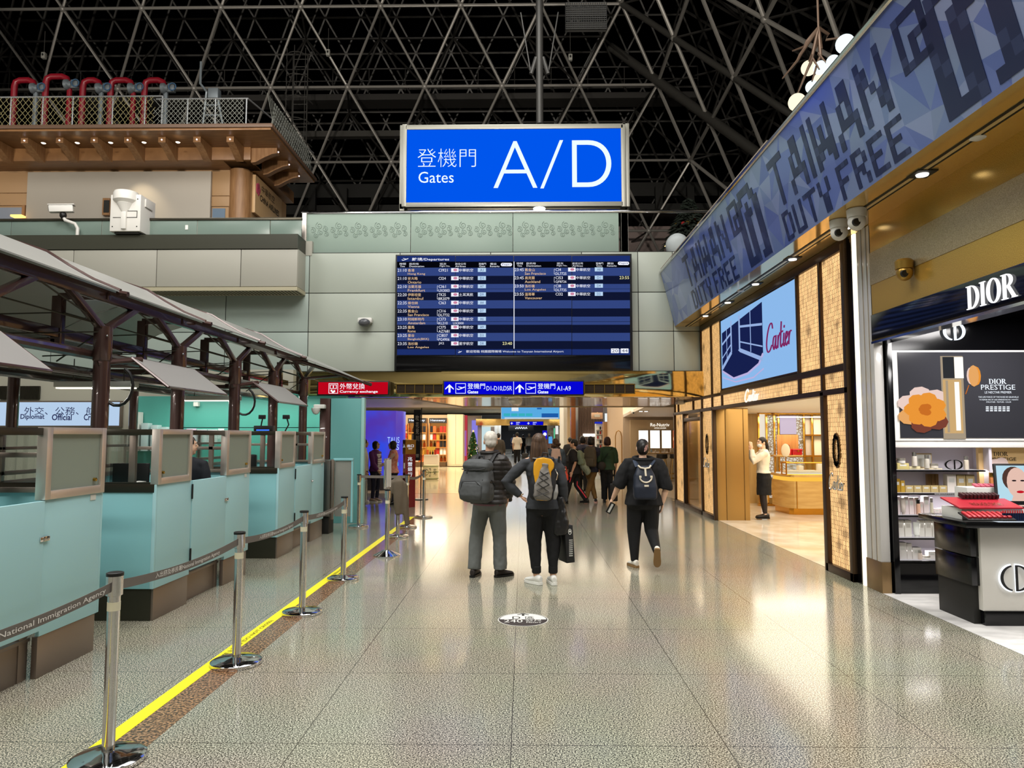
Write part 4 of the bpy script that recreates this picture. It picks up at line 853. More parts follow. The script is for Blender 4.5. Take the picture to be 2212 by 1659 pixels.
for dx in (0, 1036):
    for zh, en, x0, x1 in (('時間', 'Time', 95, 150), ('目的地', 'Destination', 182, 312 if dx == 0 else 310), ('班次', 'Flight No.', 450, 542), ('航空公司', 'Airlines', 588, 680), ('登機門', 'Gate', 795, 860), ('備註', 'Remarks', 895, 978)):
        dz = -4 if dx else 0; w = min(x1 - x0, 24 * len(zh) + 10)
        bt(zh, x0 + dx, x0 + dx + w, 114 + dz, 133 + dz, tx_w); bt(en, x0 + dx + (4 if len(en) < 5 else 0), x1 + dx - (8 if len(en) < 5 else 0), 137 + dz, 152 + dz, tx_w)
    y = 115 if dx == 0 else 104
    mb = MB(); P = []
    for k in range(24):
        a = k * PI / 12; P.append((840 + (1040 + dx + (35 if cos(a) > 0 else -35) + 15 * cos(a)) / 4.096, 540 + (y + 14 + 15 * sin(a)) / 4.096))
    mb.add([at(u, v, YB) for u, v in P], [tuple(range(24))]); mb.build('page_badge', tx_w, t, 0); bt('Page1' if dx == 0 else 'Page2', 1002 + dx, 1080 + dx, y + 6, y + 24, glow('badge_text', '#23306e', 1), off=.008)
FL = [('21:10', '香港', 'Hong Kong', 'CI921', '', '中華航空', 'A1', ''), ('21:10', '安大略', 'Ontario', 'CI24', '', '中華航空', 'D1', ''), ('22:10', '法蘭克福', 'Frankfurt', 'CI61', 'UX3003', '中華航空', 'A7', ''), ('22:20', '伊斯坦堡', 'Istanbul', 'TK25', 'BR2079', '土耳其航', 'D9', ''),
      ('22:35', '維也納', 'Vienna', 'CI63', '', '中華航空', 'A4', ''), ('22:35', '舊金山', 'San Francisco', 'CI16', 'DL7732', '中華航空', 'D7', ''), ('23:10', '阿姆斯特丹', 'Amsterdam', 'CI73', 'KL210', '中華航空', 'A6', ''), ('23:25', '羅馬', 'Rome', 'CI75', 'AZ7681', '中華航空', 'A9', ''),
      ('23:25', '曼谷', 'Bangkok(BKK)', 'CI837', 'PG4906', '中華航空', 'D3', ''), ('23:35', '洛杉磯', 'Los Angeles', 'JX2', '', '星宇航空', 'D8', '23:40')]
FR = [('23:45', '舊金山', 'San Francisco', 'CI4', 'DL7725', '中華航空', 'A8', ''), ('23:45', '奧克蘭', 'Auckland', 'CI53', 'QF8726', '中華航空', 'D1', '23:55'), ('23:50', '洛杉磯', 'Los Angeles', 'CI8', 'DL7735', '中華航空', 'D4', ''), ('23:55', '溫哥華', 'Vancouver', 'CI32', '', '中華航空', 'D2', '')]
m_pk = glow('logo_pink', '#d58aa8', .9)
for dx, dy, F_ in ((0, 0, FL), (1035, -5, FR)):
    for k, (tm, zh, en, f1, f2, al, g, rm) in enumerate(F_):
        y = 167 + 72.1 * k + dy
        bt(tm, 78 + dx, 158 + dx, y, y + 26, tx_w); bt(zh, 168 + dx, 168 + dx + min(145, 29 * len(zh)), y, y + 27, tx_o); bt(en, 168 + dx, 168 + dx + min(186, 17 * len(en)), y + 35, y + 58, tx_o)
        bt(f1, 440 + dx, 440 + dx + 16 * len(f1), y, y + 25, tx_w)
        if f2:
            bt(f2, 440 + dx, 440 + dx + 16 * len(f2), y + 36, y + 60, tx_w); mb = MB()
            for a in ((427, y + 5, 429.5, y + 52), (427, y + 5, 436, y + 7.5), (427, y + 49, 436, y + 52)): pbox(840 + (a[0] + dx) / 4.096, 540 + a[1] / 4.096, 840 + (a[2] + dx) / 4.096, 540 + a[3] / 4.096, YB, .003, 0, mb)
            mb.build('bracket_mark', tx_w, t)
        mb = MB(); pbox(840 + (551 + dx) / 4.096, 540 + (y - 6) / 4.096, 840 + (617 + dx) / 4.096, 540 + (y + 28) / 4.096, YB, .004, 0, mb); mb.build('airline_logo', tx_w, t)
        mb = MB(); q = at(840 + (588 + dx) / 4.096, 540 + (y + 10) / 4.096, YB - .006); mb.ell(q, (.045, .002, .03), 10, 5); mb.build('logo_mark', m_pk, t)
        bt(al, 622 + dx, 746 + dx, y - 2, y + 26, tx_w); mb = MB(); pbox(840 + (787 + dx) / 4.096, 540 + (y - 8) / 4.096, 840 + (859 + dx) / 4.096, 540 + (y + 27) / 4.096, YB, .004, 0, mb); mb.build('gate_box', tx_b, t)
        bt(g, 807 + dx, 838 + dx, y, y + 22, glow('gate_text', '#3a4b7c', 1), off=.008)
        if rm: bt(rm, 1006 + dx, 1090 + dx, y - 2, y + 24, tx_y)
bt('UX3000', 568, 662, 638, 658, tx_w); bt('歡迎蒞臨 桃園國際機場 Welcome to Taoyuan International Airport', 684, 1546, 886, 912, tx_w); poly(tx_w, t, 'plane_icon', PLANE, YB, 989, 756, 9, 8)
for x0, x1, s in ((1966, 2035, '20'), (2052, 2120, '44')):
    mb = MB(); pbox(840 + x0 / 4.096, 540 + 872 / 4.096, 840 + x1 / 4.096, 540 + 912 / 4.096, YB, .004, 0, mb); mb.build('clock_box', tx_w, t); bt(s, x0 + 8, x1 - 8, 879, 905, glow('clock_text', '#202848', 1), off=.008)
bt(':', 2040, 2047, 882, 906, tx_w)
# ---- big blue gate sign above
t = thing('gate_sign', pbase(1110, 15.95, 5.64), 'big blue lit overhead sign for gates A and D', 'sign')
m_sg = mat('sign_frame_grey', '#86857c', .35, .3)
mb = MB(); pbox(876, 268, 1346, 278, 15.9, .35, .01, mb); pbox(876, 436, 1346, 446, 15.9, .35, .01, mb); pbox(868, 268, 878, 446, 15.9, .35, .01, mb); pbox(1342, 268, 1352, 446, 15.9, .35, .01, mb); pbox(876, 276, 1346, 440, 16.0, .25, 0, mb); mb.build('frame', m_sg, t)
pbox(878, 277.5, 1342, 436.5, 15.93, .05).build('light_panel', glow('sign_blue', '#0058f2', .95), t)
wg = glow('sign_white', '#e6f5ff', 1.1)
ptext('登機門', wg, t, 902, 1028, 321, 361, 15.92, bold=-.012); ptext('Gates', wg, t, 904, 980, 371, 395, 15.92); ptext('A', wg, t, 1066, 1161, 305, 406, 15.92, bold=-.018, res=8); ptext('/', wg, t, 1167, 1217, 303, 407, 15.92, bold=-.018); ptext('D', wg, t, 1236, 1321, 303, 404, 15.92, bold=-.012, res=10)
mb = MB(); pbox(1342, 440, 1357, 560, 16.1, .2, 0, mb); mb.box((at(1342, 500, 16.1).x, 16.1, 5.70), (at(1357, 500, 16.1).x, 16.3, 7), .005); pbox(863, 270, 873, 452, 16.0, .3, .01, mb); mb.box((at(863, 450, 16).x, 16.0, 5.70), (at(873, 450, 16).x, 16.3, 7)); pbox(1352, 266, 1360, 446, 16.0, .3, .01, mb); mb.build('support_post', m_sg, t)
pbox(880, 447, 1340, 453, 15.95, .3, .004).build('base_tray', m_rail, t)
pb_ = at(1165, 452, 15.8); t = thing('lamp_reflection', pb_, 'small glowing disc for a lamp reflection under the big blue gate sign', 'lamp'); MB().lathe([(0, -.02), (.13, -.015), (.14, .02), (0, .03)], pb_, 18).build('lens', glow('reflection_white', '#ffffff', 3), t)  # glowing disc standing in for a hall lamp's reflection in the glass
# ---- glass balustrade with chrome rail
m_bal = mat('green_frosted_glass', '#93a59a', .4, spec=.3, alpha=.86); m_cl = mat('etched_cloud', '#8b9d93', .4)
ue = [662, 887, 1108, 1337]
for i in range(3):
    x0, x1 = at(ue[i], 500, 15.55).x + .006, at(ue[i + 1], 500, 15.55).x - .006
    t = thing('glass_balustrade', ((x0 + x1) / 2, 15.55, 5.71), ('etched glass balustrade pane at the left, nearest the lounge', 'middle etched glass balustrade pane under the gate sign', 'etched glass balustrade pane at the right end under the gate sign')[i], 'balustrade', 'etched glass balustrade panes')
    MB().box((x0, 15.55, 5.66), (x1, 15.565, 6.64), .002).build('pane', m_bal, t)
    mb = MB(); x = x0 + .28
    while x < x1 - .2:
        for (dx, dz, r, s) in ((0, 6.36, .085, 1), (.13, 6.29, .07, -1), (-.14, 6.26, .07, -1), (.03, 6.21, .065, 1), (-.06, 6.14, .06, 1), (.16, 6.17, .06, -1)):
            pts = [(x + dx + r * (1 - q / 20) * cos(s * q * .62 + 2), 15.546, dz + r * (1 - q / 20) * sin(s * q * .62 + 2)) for q in range(17)]
            mb.path(pts, .006, 4)
        x += .44
    mb.build('etched_clouds', m_cl, t, 0)
t = thing('handrail', (-1, 15.56, 6.6), 'long chrome handrail along the top of the glass balustrade', 'handrail')
MB().tube((at(652, 460, 15.56).x, 15.56, at(900, 459, 15.56).z), (at(1545, 456, 15.56).x, 15.56, at(900, 459, 15.56).z), .04, 14).build('rail', m_chrome, t); mb = MB(); mb.box((at(653, 460, 15.5).x, 15.5, 5.71), (at(662, 460, 15.5).x, 15.6, 6.64), .004); mb.build('end_post', m_steel, t)
LZ = at(300, 476, 15.15).z
lxe = [-13, -11.2, -9.2, -7.1, -5.5, at(652, 490, 15.15).x]
for i in range(5):
    t = tag(MB().box((lxe[i] + .006, 15.15, 5.96), (lxe[i + 1] - .006, 15.165, LZ), .002).build('low_glass_pane', mat('low_green_glass', '#7b8d84', .25, alpha=.88)), ('low green glass pane at the left picture edge', 'low green glass pane behind the bullet camera', 'low green glass pane behind the white loudspeaker', 'low green glass pane with a white tag', 'short low green glass pane beside the tall balustrade')[i], 'balustrade', 'low glass panes on the bulkhead')
t = thing('handrail', (-9, 15.15, LZ), 'dark handrail on the low glass panes before the lounge', 'handrail'); MB().box((-13, 15.12, LZ - .01), (lxe[5], 15.2, LZ + .045), .01).build('rail', m_rail, t)
p = at(403, 491, 15.14); tag(MB().box((p.x - .03, 15.14, p.z - .05), (p.x + .03, 15.152, p.z + .05)).build('glass_tag', m_white), 'little white tag stuck on the low glass pane', 'tag')
# ---- signs and grilles on the header
YS_ = 15.08
def osign(name, u0, v0, u1, v1, gl, label):
    t = thing(name, pbase((u0 + u1) / 2, YS_, at(u0, v1, YS_).z), label, 'sign'); pbox(u0, v0, u1, v1, YS_, .22, .006).build('case', m_plastic, t); pbox(u0 + 2.5, v0 + 2.5, u1 - 2.5, v1 - 2.5, YS_ - .012, .02).build('light_panel', gl, t)
    return t
Yt = YS_ - .016
t = osign('gate_direction_sign', 957, 822, 1262, 854, glow('sign_royal', '#0505d8', .95), 'blue overhead sign pointing to gates D and A over the passage')
for du, s, u0, u1 in ((0, 'D1-D10,D5R', 1051, 1106), (151.5, 'A1-A9', 1203, 1233)):
    poly(w_, t, 'arrow', ARROW, Yt, 962 + du, 830, 18, 18); poly(w_, t, 'plane_icon', PLANE, Yt, 985.5 + du, 831, 20, 14)
    mb = MB()
    for a in ((984, 828, 1006, 829), (984, 849, 1006, 850), (984, 828, 985, 850), (1005, 828, 1006, 850)): pbox(a[0] + du, a[1], a[2] + du, a[3], Yt - .004, .004, 0, mb)
    mb.build('icon_frame', w_, t); ptext('登機門', w_, t, 1010 + du, 1048 + du, 828, 840, Yt); ptext('Gates', w_, t, 1010 + du, 1033 + du, 843, 850, Yt, bold=.02); ptext(s, w_, t, u0, u1, 834, 844 if du else 845, Yt)
mb = MB(); pbox(1109, 824, 1110, 852, Yt - .004, .004, 0, mb); mb.build('divider', w_, t)
t = osign('exchange_sign', 685, 823, 840, 854, glow('sign_red', '#c4041c', .9), 'red overhead currency exchange sign beside the canopy tip')
ptext('外幣兌換', w_, t, 734, 788, 828, 841, Yt); ptext('Currency exchange', w_, t, 734, 816, 843, 850, Yt, bold=.015); mb = MB()
for a in ((710, 828, 730, 829), (710, 849, 730, 850), (710, 828, 711, 850), (729, 828, 730, 850), (713, 831, 727, 832), (713, 839, 727, 840), (713, 831, 714, 840), (726, 831, 727, 840), (719, 833, 721, 838)): pbox(a[0], a[1], a[2], a[3], Yt - .004, .004, 0, mb)
for u, v in ((716, 844), (722, 845), (719, 847)): mb.lathe([(0, 0), (.022, 0), (.022, .004), (0, .004)], at(u, v, Yt - .004), 12, 'y')
mb.build('banknote_icon', w_, t)
for u0, u1, lab in ((855, 957, 'gold framed air grille left of the blue direction sign'), (1262, 1372, 'gold framed air grille right of the blue direction sign')):
    t = thing('air_grille', pbase((u0 + u1) / 2, 15.25, at(u0, 851, 15.25).z), lab, 'grille'); pbox(u0 + 1, 830, u1 - 1, 850, 15.285, .02).build('backing', m_dark, t); mb = MB()
    for a in ((u0, 829, u1, 830.5), (u0, 849.5, u1, 851), (u0, 829, u0 + 1.5, 851), (u1 - 1.5, 829, u1, 851)) + tuple((u0 + (u1 - u0) * k / 5 - .5, 830, u0 + (u1 - u0) * k / 5 + .5, 850) for k in range(1, 5)): pbox(a[0], a[1], a[2], a[3], 15.25, .04, 0, mb)
    mb.build('frame', mat('dull_gold', '#a5853c', .3, .9), t); mb = MB()
    for k in range(9): pbox(u0 + 2, 831 + k * 2.1, u1 - 2, 832 + k * 2.1, 15.27, .012, 0, mb)
    mb.build('slat', mat('grille_slat', '#4a3a2a', .4, .4), t)
for u, v, Y in ((1113, 862, 17.5),):
    p = at(u, v, 16.6); t = thing('smoke_detector', (p.x, 16.6, 2.44), 'round white detector on the passage ceiling', 'detector'); MB().lathe([(0, -.02), (.1, -.015), (.16, .05), (.17, .08), (0, .08)], (p.x, 16.6, 2.44), 20).build('body', m_offw, t)
p = at(1490, 880, 17.2); t = thing('hanging_camera', (p.x, 17.2, p.z), 'dark gold camera hanging from the passage ceiling by the boutique', 'camera'); MB().lathe([(0, -.1), (.06, -.07), (.09, 0), (.09, .06), (.03, .09), (0, .09)], p, 18).build('dome', mat('dark_gold', '#6f5424', .25, .8), t); MB().tube(p + V((0, 0, .08)), (p.x, 17.2, 2.52), .015, 8).build('stem', m_bronze, t); MB().box((p.x - .3, 17.1, 2.44), (p.x + .3, 17.4, 2.52), .01).build('mount_plate', m_white, t)
# ---- purple screen wall, bank pillar, flag
t = thing('screen_wall', pbase(824, 22.3), 'tall curved purple video wall behind the two women', 'screen')
xl, xr = at(785, 950, 22).x, at(862, 950, 22).x; rings = []
prof = [(xl - 1.2, 22.0), (xl, 22.0), (xr - .9, 22.0), (xr - .45, 22.06), (xr - .15, 22.25), (xr, 22.6), (xr, 23.2)]
def vwall(z0, z1, d=0): 
    mb = MB(); a = [V((x, y - d, z0)) for x, y in prof] + [V((x - .1, y + .2, z0)) for x, y in reversed(prof)]; return mb.ring_loft([a, [V((p.x, p.y, z1)) for p in a]])
m_pu = mat('video_purple', '#000000', .3, emit='#3a34c8', es=.9); nt = m_pu.node_tree; n = nt.nodes.new('ShaderNodeTexNoise'); n.inputs['Scale'].default_value = 1.1; r = nt.nodes.new('ShaderNodeValToRGB'); r.color_ramp.elements[0].position = .35; r.color_ramp.elements[0].color = lin('#2f4be8'); r.color_ramp.elements[1].position = .6; r.color_ramp.elements[1].color = lin('#5236b4'); tcn = nt.nodes.new('ShaderNodeTexCoord'); nt.links.new(tcn.outputs['Object'], n.inputs['Vector']); nt.links.new(n.outputs['Fac'], r.inputs[0]); nt.links.new(r.outputs[0], nt.nodes['Principled BSDF'].inputs['Emission Color'])
vwall(.42, 2.46, 0).build('video_panel', m_pu, t, 30); vwall(0, .42, -.01).build('plinth', mat('dark_plinth', '#2b2b38', .3), t, 30)
lb = glow('video_letters', '#a9c8ff', 1.1)
ptext('TALIS', lb, t, 837, 863, 944, 957, 21.98, off=.01); ptext('S', lb, t, 856, 862, 960, 972, 21.98, off=.01); ptext('vida', glow('video_teal', '#4fc3e8', 1), t, 855, 861, 995, 1006, 21.98, off=.01)
bp = fl(884, 1096); t = thing('bank_pillar', (bp.x, bp.y, 0), 'dark red and gold three-sided bank pillar with exit sign', 'pillar')
Yp = bp.y
def tri(u0, um, u1, z0, z1, ex=0):
    a, m_, b = at(u0, 950, Yp + .12), at(um, 950, Yp - .1), at(u1, 950, Yp + .1); c = V(((a.x + b.x) / 2, Yp + .4, 0)); pts = [V((q.x, q.y, 0)) for q in (a, m_, b)] + [c]
    return MB().ring_loft([[V((p.x, p.y, z0)) for p in pts], [V((p.x, p.y, z1)) for p in pts]])
zs = [0, at(884, 981, Yp).z, at(884, 950, Yp).z]
m_mar = mat('maroon_gloss', '#6e1420', .2, coat=.4); tri(871, 876, 898, 0, zs[1]).build('body', m_mar, t, 20); tri(870, 876, 898.5, zs[1], zs[2]).build('gold_head', mat('pillar_gold', '#8a6a30', .3, .6), t, 20)
a = at(881, 990, Yp); 
for k, c in enumerate('兆豐銀行'): ptext(c, w_, t, 881, 891, 987 + k * 11, 996 + k * 11, Yp - .09, off=.02)
ptext('出口', w_, t, 880, 894, 960, 966, Yp - .09, off=.02); ptext('EXIT', w_, t, 883, 891, 968, 970.5, Yp - .09, off=.02); ptext('入', w_, t, 872, 876, 959, 967, Yp, off=.08); pbox(872, 1000, 874.5, 1012, Yp - .12, .03).build('label_plate', m_offw, t)
t = thing('hanging_flag', pbase(901, 19, 0), 'black upright flag banner with white brush writing behind the bank pillar', 'banner')
pa, pb2 = at(894, 885, 19), at(908, 995, 19); mb = MB(); mb.box((pa.x, 19, pb2.z), (pb2.x, 19.02, pa.z)); mb.build('cloth', mat('black_cloth', '#1c2028', .8), t); MB().tube((pb2.x + .02, 19.01, 0), (pb2.x + .02, 19.01, pa.z + .05), .015, 8).build('pole', m_plastic, t); MB().lathe([(0, 0), (.2, 0), (.2, .02), (0, .03)], (pb2.x + .02, 19.01, 0), 16).build('foot', m_plastic, t)
for c, v in (('吹', 897), ('花', 912), ('見', 926), ('川', 941), ('雪', 981)): ptext(c, m_offw, t, 898, 905, v, v + (12 if v < 980 else 7), 18.99, off=.006)
# ---- liquor shelves
m_sw = mat('shelf_wood', '#b5763a', .35); m_wall = mat('shop_cream', '#e8d5b0', .5); g_w = glow('shelf_glow', '#ffd9a0', .9)
YH = 38.6
mb = MB(); pbox(858, 896, 968, 1008, YH + 1.0, .2, 0, mb); struct('wall_liquor', mb, m_wall, 0)
BOT = [mat('amber_glass', '#7a2f0c', .1, coat=.5), mat('dark_bottle', '#24120a', .1), mat('gold_box', '#c08a30', .35), mat('black_box', '#17151a', .4), mat('orange_box', '#d4602a', .4), mat('white_box', '#e8e2da', .5), mat('red_box', '#a82418', .4)]
def bottle_mesh(k):
    """kind 0-1 bottles, else gift boxes; origin at the foot"""
    mb = MB()
    if k < 2: mb.lathe([(0, 0), (.055, 0), (.06, .05), (.058, .17), (.02, .23), (.018, .30), (0, .30)], (0, 0, 0), 12)
    else: mb.box((-.075, -.05, 0), (.075, .05, .34), .004)
    return mb.mesh('product')
PM = [bottle_mesh(k) for k in range(7)]
for k in range(7): PM[k].materials.append(BOT[k])
def product(k, p, lab, grp, s=1.0, name=None):
    o = bpy.data.objects.new(name or ('bottle' if k < 2 else 'gift_box'), PM[k]); COL.objects.link(o); o.location = p; o.scale = (s, s, s); return tag(o, lab, 'bottle' if k < 2 else 'box', grp)
KN = ['amber bottle', 'dark brown bottle', 'gold gift box', 'black gift box', 'orange gift box', 'white gift box', 'red gift box']
for q, (u0, u1, lab) in enumerate(((881, 921, 'left Hennessy-style'), (927, 965, 'right'))):
    w = ('left', 'right')[q]
    t = thing('liquor_shelf', pbase((u0 + u1) / 2, YH, 0), 'lit wooden liquor shelf under the %s black shop sign' % w, 'shelf', 'liquor shelves')
    mb = MB(); pbox(u0, 903, u0 + 1.2, 1007, YH, .6, 0, mb); mb.build('side_panel', m_sw, t); mb = MB(); pbox(u1 - 1.2, 903, u1, 1007, YH, .6, 0, mb); mb.build('side_panel', m_sw, t)
    pbox(u0 + 1, 914, u1 - 1, 1000, YH + .5, .06).build('back_panel', glow('shelf_back', '#d9924a', .55), t); pbox(u0, 998, u1, 1007, YH, .6).build('plinth', mat('shelf_plinth', '#55402c', .4), t)
    b = pbox(u0, 903, u1, 914, YH - .05, .1).build('shop_sign', mat('sign_black', '#1c1614', .4), t); ptext('Hennessy', w_, b, u0 + 3, u1 - 3, 905.5, 911.5, YH - .055, bold=.025)
    for j, v in enumerate((934, 950, 966, 982, 997)):
        pbox(u0 + 1, v, u1 - 1, v + 1.3, YH + .02, .5).build('shelf_board', m_sw, t); z = at((u0 + u1) / 2, v, YH + .02).z
        for i in range(5):
            k = (q * 3 + j * 2 + i * i + (i > 2)) % 7; u = u0 + 4.5 + i * (u1 - u0 - 9) / 4; p = at(u, v, YH + .18)
            product(k, (p.x, YH + .2, z), '%s on the %s liquor shelf, %s board from the top, place %s' % (KN[k], w, ('first', 'second', 'third', 'fourth', 'lowest')[j], ('one', 'two', 'three', 'four', 'five')[i]), 'bottles and boxes on the %s liquor shelf' % w, 1.0 if k > 1 else 1.1)
t = thing('handbag_shelf', pbase(870, YH, 0), 'narrow cream shelf with red goods left of the liquor shelves', 'shelf')
pbox(863, 915, 879.5, 1006, YH + .2, .5).build('case', mat('shelf_cream', '#d8b888', .5), t)
for j, v in enumerate((928, 946, 965, 985)):
    pbox(863.5, v, 879, v + 1.2, YH + .1, .2).build('shelf_board', m_sw, t); z = at(871, v, YH + .1).z
    for i in range(3): product((6, 5, 4, 6)[(j + i) % 4], (at(866 + i * 5, v, YH).x, YH + .15, z), '%s on the narrow cream shelf, %s board, %s' % (KN[(6, 5, 4, 6)[(j + i) % 4]], ('top', 'second', 'third', 'lowest')[j], ('left', 'middle', 'right')[i]), 'goods on the narrow cream shelf', .75)
dp = fl(928, 1015); t = thing('display_stand', (dp.x, dp.y, 0), 'bright product stand with yellow poster before the liquor shelves', 'stand')
pbox(915, 985, 946, 1030, dp.y, .6, .01).build('base', mat('stand_white', '#e6ddd0', .4), t); pbox(922, 965, 940, 985, dp.y + .2, .08).build('poster', glow('poster_amber', '#e8a83c', .9), t); pbox(916, 982, 945, 985, dp.y - .05, .7).build('top', m_offw, t)
for i in range(5): product((2, 4, 0, 1, 6)[i], (at(918 + i * 5.5, 982, dp.y).x, dp.y + .05, at(930, 982, dp.y - .05).z), '%s standing on the bright product stand' % KN[(2, 4, 0, 1, 6)[i]], 'goods on the product stand', .7)
sb_ = fl(930, 1036); t = thing('sake_barrel', (sb_.x, sb_.y, 0), 'straw-wrapped white sake barrel standing on the floor', 'barrel'); r = 16.5 / 1540 * sb_.y
MB().lathe([(0, 0), (r * .93, 0), (r, r * .35), (r * 1.02, r * 1.0), (r * .98, r * 1.75), (r * .9, r * 1.92), (0, r * 1.92)], (sb_.x, sb_.y, 0), 28).build('barrel', mat('straw_white', '#d8cfa6', .7, bump=(30, .2)), t); mb = MB()
for z in (.16, 1.0, 1.75): mb.path([(sb_.x + r * 1.03 * cos(k * PI / 12), sb_.y + r * 1.03 * sin(k * PI / 12), r * z) for k in range(24)], .012, 5, closed=True)
mb.build('rope', mat('rope_green', '#6f7f4a', .8), t); ptext('菊', m_dark, t, 936, 943, 1012, 1027, sb_.y - r - .02); ptext('正宗', m_dark, t, 927, 931, 1010, 1030, sb_.y - r - .02)
MB().path([(sb_.x - r * .55 + .12 * cos(k * PI / 8), sb_.y - r * .98, r * 1.0 + .12 * sin(k * PI / 8)) for k in range(16)], .01, 5, closed=True).build('crest_ring', m_dark, t)
# pale cabinet column, red poster column, far shops
mb = MB(); pbox(966, 895, 984, 1004, 38.8, 1.2, 0, mb); pbox(984.5, 895, 1000, 1004, 38.8, 1.2, 0, mb); pbox(966, 1003.5, 1000, 1006.5, 38.8, 1.2, 0, mb); struct('wall_cream_column', mb, mat('cream_panel', '#e2cfae', .4), 0)
t = thing('poster_column', pbase(1003, 40.2), 'tall pink and red lit poster on the side of the cream column', 'poster'); pbox(1000, 897, 1008, 1000, 40, .5).build('poster', glow('poster_red', '#c9404a', .8), t); pbox(1000.5, 930, 1007.5, 985, 39.98, .03).build('poster_band', glow('poster_lilac', '#b06ab8', .8), t)
xt = fl(1022, 996); t = thing('christmas_tree', (xt.x, xt.y, 0), 'lit Christmas tree with star in the far concourse', 'christmas tree')
def xmas(t, p, h, r, star=True, lit=True, seed=1, dark=False):
    rd = random.Random(seed); mb = MB()
    for k in range(900):
        f = rd.random() ** .7; a = rd.random() * 6.283; rr = r * (1 - f) * (.72 + .4 * rd.random()) + .01; z = h * (.1 + .88 * f)
        c = p + V((rr * cos(a), rr * sin(a), z)); d = V((cos(a), sin(a), -.25 - .3 * rd.random())).normalized() * r * .22; s = V((-sin(a), cos(a), 0)) * r * .07
        mb.add([c - s, c + d, c + s, c + V((0, 0, r * .06))], [(0, 1, 3), (1, 2, 3), (0, 1, 2)])
    mb.lathe([(r * .75, h * .08), (r * .4, h * .4), (r * .12, h * .8), (0, h * .97)], p, 12); mb.build('foliage', mat('fir_green' + ('_dark' if dark else ''), '#10190f' if dark else '#2c5a24', .7), t, 0)
    MB().tube(p, p + V((0, 0, h * .15)), r * .1, 8).build('trunk', m_br, t)
    for nm, m_, n in (('gold_bauble', mat('bauble_gold', '#caa24a', .15, .9), 26), ('light', glow('fairy_light', '#ffd98a', 3), 46 if lit else 8), ('red_bauble', mat('bauble_red', '#9a2a2a', .2, .4), 14)):
        mb = MB()
        for k in range(n):
            f = rd.random() * .9; a = rd.random() * 6.283; rr = r * (1 - f) * 1.05; s = r * (.075 if nm != 'light' else .045); mb.ell(p + V((rr * cos(a), rr * sin(a), h * (.1 + .86 * f))), (s, s, s), 7, 5)
        o = mb.build(nm, m_, t)
        o['kind'] = 'stuff'
    if star:
        pts = [((.09 if k % 2 == 0 else .04) * cos(k * PI / 5 + PI / 2), (.09 if k % 2 == 0 else .04) * sin(k * PI / 5 + PI / 2)) for k in range(10)]
        MB().prism(pts, (0, .03, 0), p + V((0, -.015, h + .02))).build('star', glow('star_gold', '#ffcf7a', 1.6), t)
xmas(t, V((xt.x, xt.y, 0)), 1.95, .48)
mb = MB(); pbox(1010, 898, 1040, 990, 48.6, .4, 0, mb); pbox(1030, 918, 1082, 1000, 54, .4, 0, mb); struct('wall_far_shops', mb, mat('far_shop_wall', '#cfc0a4', .5), 0)
t = thing('video_column', pbase(1025, 48.3), 'slim lilac video column behind the Christmas tree', 'screen'); pbox(1019, 908, 1031, 985, 48.2, .3).build('panel', glow('video_lilac', '#8f86e8', .9), t)
t = thing('shop_window', pbase(1048, 53), 'pale lit shop window behind the white-haired man', 'window'); pbox(1036, 922, 1060, 1000, 53.5, .3).build('panel', glow('window_pale', '#cfe8ec', .9), t); pbox(1060, 922, 1068, 1000, 53.5, .3).build('post', m_steel_d, t)
for u0, u1 in ((1068, 1075), (1076, 1082)): tag(pbox(u0, 918, u1, 1000, 52, .3, .02).build('shop_pilaster', m_offw), 'white pilaster in the far concourse, %s of the pair' % ('left' if u0 < 1070 else 'right'), 'pilaster')
t = thing('banner_screen', pbase(1145, 40, 2.6), 'long blue panoramic advertising screen hanging over the concourse', 'screen'); pbox(1082, 879, 1209, 905.5, 40, .25).build('case', m_offw, t); pbox(1083, 880, 1208, 904.5, 39.97, .05).build('panel', glow('banner_sky', '#5aaee6', .95), t)
for a, c in (((1088, 893, 1102, 899), '#3bb6c4'), ((1104, 893, 1118, 899), '#3bb6c4'), ((1120, 893, 1134, 899), '#3bb6c4'), ((1136, 893, 1150, 899), '#3bb6c4'), ((1170, 893, 1206, 902), '#1f5fae'), ((1105, 880, 1120, 888), '#eef6fb'), ((1160, 881, 1170, 884), '#1f5fae'), ((1090, 902, 1206, 904), '#dfeef8')): pbox(*a, 39.95, .03).build('picture_block', glow('pic' + c, c, .9), t)
mb = MB(); pbox(1028, 905, 1212, 919, 48, .5, 0, mb); struct('wall_far_header', mb, m_gold, 0)
t = thing('far_gate_sign', pbase(1138, 47.5, 2.4), 'small far blue gate direction sign over the concourse', 'sign'); pbox(1101, 910, 1174, 918.5, 47.5, .52).build('case', m_plastic, t); pbox(1102, 911, 1173, 918, 47.45, .06).build('light_panel', glow('sign_royal', '#0505d8', .95), t)
for du in (0, 36): poly(w_, t, 'arrow', ARROW, 47.42, 1103 + du, 912, 5, 5); ptext('登機門', w_, t, 1115 + du, 1123 + du, 911.5, 914.5, 47.42); ptext('Gates', w_, t, 1115 + du, 1121 + du, 915.5, 917.5, 47.42)
t = thing('far_lounge_sign', pbase(1125, 55, 2.0), 'black hanging shop sign with white scrawl at the far end', 'sign'); pbox(1098, 919.5, 1153, 930, 55, .4, .02).build('case', m_plastic, t); [MB().tube((at(u, 920, 55.2).x, 55.2, at(u, 921, 55.2).z), (at(u, 920, 55.2).x, 55.2, 3.43), .02, 6).build('hanger', m_steel_d, t) for u in (1108, 1144)]; mb = MB()
